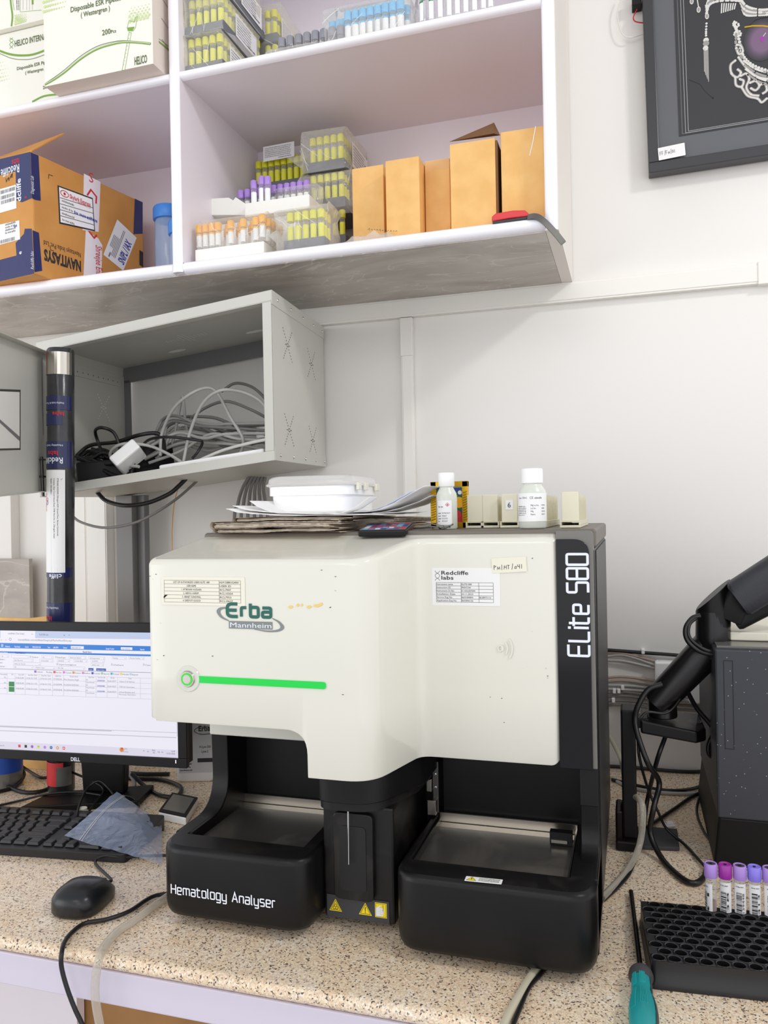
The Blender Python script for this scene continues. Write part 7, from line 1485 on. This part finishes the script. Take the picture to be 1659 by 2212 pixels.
# wall cables and box
q0, q1 = py(1414, 1425, 1.655), py(1513, 1514, 1.655); b = MB(); b.box(q0.x, q1.x, 1.628, W-.0008, q1.z, q0.z, 'white'); tag(b.build('junction_box', bevel=.003), 'white junction box on the wall behind the monitor arm', 'junction box')
cable('black cable clipped along the wall above the junction box', [py(x, y, 1.65) for x, y in ((1310, 1404), (1390, 1410), (1470, 1416), (1560, 1424))], 'cable_black', .0036)
for i, (y0_, y1_, m) in enumerate(((1410, 1428, 'cable_brown'), (1418, 1436, 'cable_grey'), (1426, 1443, 'cable_grey'), (1464, 1470, 'cable_brown'), (1472, 1479, 'cable_brown'), (1480, 1486, 'cable_grey'), (1488, 1494, 'cable_grey'), (1496, 1502, 'cable_dark_grey'), (1505, 1511, 'cable_dark_grey'), (1514, 1520, 'cable_dark_grey'), (1523, 1530, 'cable_dark_grey'))):
    rr = random.Random(i); cable('grey cable in the bundle clipped along the wall behind the arm', [py(1308, y0_, 1.652), py(1350, y0_+rr.uniform(-3, 3), 1.65), py(1413, y1_, 1.65)]+([py(1470, y1_+3, 1.622 if i < 9 else 1.65), py(1512, y1_+6, 1.65), py(1565, y1_+10, 1.652)] if i > 4 else [py(1425, y1_+2, 1.645)]), m, .0028, 'cables clipped along the wall')
for i, (x, y) in enumerate(((1389, 1407), (1327, 1492), (1337, 1492), (1345, 1485), (1325, 1512), (1536, 1524), (1540, 1536), (1534, 1546))):
    q = py(x, y, 1.645); b = MB(); b.box(q.x-.003, q.x+.003, 1.642, W-.0008, q.z-.005, q.z+.004, 'white'); tag(b.build('cable_clip', bevel=.001), 'small white cable clip on the wall behind the arm', 'clip', 'cable clips on the wall')

# ================================================================== black tube rack and its tubes
r0_ = pz(1383, 1947, .83); r1_ = pz(1407, 2075, .83); vr = (r0_-r1_); vr.z = 0; dl = vr.length; vr.normalize(); ur = Vector((vr.y, -vr.x, 0)); RO = Vector((r1_.x, r1_.y, CT+.0006))
rk = thing('tube_rack', 'black perforated tube rack with five purple capped tubes on the worktop', 'tube rack', tuple(RO+ur*.12+vr*dl/2))
TR_ = Matrix(((ur.x, vr.x, 0, RO.x), (ur.y, vr.y, 0, RO.y), (0, 0, 1, RO.z), (0, 0, 0, 1))); ph = .030
mat('rack_black', (26, 26, 27), .3)
pu_, nrow = .0164, 10; pv_ = dl/nrow; ncol = 15; wr = ncol*pu_+pu_*.5
b = MB(); b.T = TR_; hr = .0064
def holecell(cx_, cy_, hw, hh):
    n = 16; sq = []; ci = []; lo = []; rim = []
    for k in range(n):
        a = 2*PI*k/n+PI/4; c_, s_ = math.cos(a), math.sin(a); m_ = max(abs(c_), abs(s_)); sq.append((cx_+c_/m_*hw, cy_+s_/m_*hh, ph)); rim.append((cx_+c_*(hr+.0009), cy_+s_*min(hr+.0009, hh*.98), ph+.0008)); ci.append((cx_+c_*hr, cy_+s_*min(hr, hh*.96), ph)); lo.append((cx_+c_*hr*.93, cy_+s_*min(hr, hh)*.93, .006))
    b.loft([sq, rim], 'rack_black', False, False); b.loft([rim, ci], 'rubber_dark', False, False); b.loft([ci, lo], 'rack_black', False, False); b.add(lo, [tuple(range(n))], 'black_deep')
cells = []
for j in range(nrow):
    off = pu_*.5 if j % 2 else 0; y_ = pv_*(j+.5)
    for i in range(ncol): holecell(pu_*(i+.5)+off, y_, pu_/2, pv_/2); cells.append((pu_*(i+.5)+off, y_))
    if off: b.quad((0, y_-pv_/2, ph), (off, y_-pv_/2, ph), (off, y_+pv_/2, ph), (0, y_+pv_/2, ph), 'rack_black')
    else: b.quad((wr-pu_*.5, y_-pv_/2, ph), (wr, y_-pv_/2, ph), (wr, y_+pv_/2, ph), (wr-pu_*.5, y_+pv_/2, ph), 'rack_black')
b.build('top_plate', rk, smooth=40)
b = MB(); b.T = TR_; loop = lambda i_, z: [(u, v, z) for u, v in rrect(-i_, wr+i_, -i_, dl+i_, .005, 3)]
b.loft([loop(.002, 0), loop(.002, .006), loop(.0005, .0085), loop(-.0002, ph-.0004)], 'rack_black', True, False)
b.build('skirt', rk, smooth=40)
TB = [('tube_a', 1538, 'cap_purple', 'rubber_dark', 'white', 18, ('blood', .034), 'sample tube with lavender cap and a half turned label, leftmost in the rack'), ('tube_b', 1566, 'cap_magenta', 'cap_magenta', 'paper', 38, ('blood', .05), 'sample tube with a magenta purple cap in the black rack'), ('tube_c', 1597, 'cap_purple', 'rubber_dark', 'paper', 51, ('blood', .05), 'sample tube with lavender cap in the middle of the five'), ('tube_d', 1628, 'cap_violet', 'cap_violet', 'paper', 44, ('blood', .05), 'sample tube with a blue violet ribbed cap in the rack'), ('tube_e', 1657, 'cap_purple', 'rubber_dark', 'paper', 53, ('blood', .05), 'sample tube with lavender cap cut by the right picture edge')]
CODES = {18: 0, 38: 138, 51: 25139448, 44: 4413, 53: 53809479}
for k, (kd_, u, cm, tm, lm, cd, fl_, lb_) in enumerate(TB):
    p = pz(u, 1955, .83); loc_ = Matrix.Translation(RO).inverted() @ p; au = (p-RO).dot(ur); jj = 9; off = pu_*.5 if jj % 2 else 0; iu = round((au-off)/pu_-.5); cc_ = TR_ @ Vector((pu_*(iu+.5)+off, pv_*(jj+.5), .0064))
    cc_ = Vector((cc_.x, cc_.y, CT+.008))
    sample_tube(kd_, tuple(cc_), lb_, 'sample tubes in the black rack', rz=-.9 if k == 0 else .15*k-.2, h=.0795, r=.0062, capm=cm, sleeve=('paper', .012, .059 if k else .056, 190 if k else 120), caph=.0165, capr=.0077, fill=fl_, top=tm, code=CODES[cd] or 31)
# red marker tip behind the tubes
q = pz(1568, 1880, CT); b = MB(); b.hexa([(q.x-.006, q.y+.02, CT+.0006), (q.x+.006, q.y+.02, CT+.0006), (q.x+.006, q.y+.03, CT+.0006), (q.x-.006, q.y+.03, CT+.0006), (q.x-.001, q.y+.022, CT+.042), (q.x+.001, q.y+.022, CT+.042), (q.x+.001, q.y+.026, CT+.042), (q.x-.001, q.y+.026, CT+.042)], 'red_plastic'); tag(b.build('red_marker'), 'red pointed marker peeking out behind the magenta capped tube', 'marker')
# ================================================================== screwdriver
s0 = pz(1363, 1926, CT+.006); s1 = pz(1384, 2100, CT+.0145); s2 = pz(1396, 2300, CT+.0145); s2.z = CT+.0145
sd = thing('screwdriver', 'screwdriver with a teal and black handle lying left of the tube rack', 'screwdriver', (s1.x, s1.y, CT))
b = MB(); b.cyl(s0, s1, .0031, 'shaft_dark', n=12); b.build('shaft', sd, smooth=40)
ad = (s2-s1).normalized(); Lh = .115
b = MB(); b.lathe([(.005, -.004), (.0095, -.001), (.0125, .004), (.0132, .009), (.0115, .014), (.0105, .019)], s1, 'rubber_dark', 22, ax=ad); b.build('collar', sd, smooth=50)
prof = [(.0104, .012), (.0103, .022), (.0106, .034), (.0100, .040), (.0116, .050), (.0136, .064), (.0143, .080), (.0135, .098), (.009, .108)]
b = MB(); b.lathe(prof, s1, 'teal', 24, ax=ad); h_ = b.build('handle', sd, smooth=50)
e1 = (XA-ad*XA.dot(ad)).normalized(); e2 = ad.cross(e1); e2 = e2 if e2.z > 0 else -e2
rad = lambda t: np.interp(t, [p[1] for p in prof], [p[0] for p in prof])
b = MB()
for a_c, t0_, t1_ in ((1.5, .016, .037), (2.35, .016, .037), (1.5, .044, .078), (2.35, .046, .082)):
    for k in range(5):
        a = a_c+(k-2)*.11; pp = [s1+ad*t+(e1*math.cos(a)+e2*math.sin(a))*(rad(t)+.0002) for t in np.linspace(t0_, t1_, 7)]; b.tube(pp, .0006, 'teal_light', 5, 1, raw=True)
b.build('grip_ribs', h_)
b = MB()
for sgn in (1,):
    pts = []
    for t in np.linspace(.016, .104, 14):
        for a in (.15, .35, .6): pts.append(s1+ad*t+(e1*math.cos(a)+e2*math.sin(a))*(rad(t)+.0006))
    fs = [(i*3+j, i*3+j+1, i*3+j+4, i*3+j+3) for i in range(13) for j in range(2)]; b.add([tuple(p) for p in pts], fs, 'rubber_dark')
b.build('grip_side', h_, smooth=60)
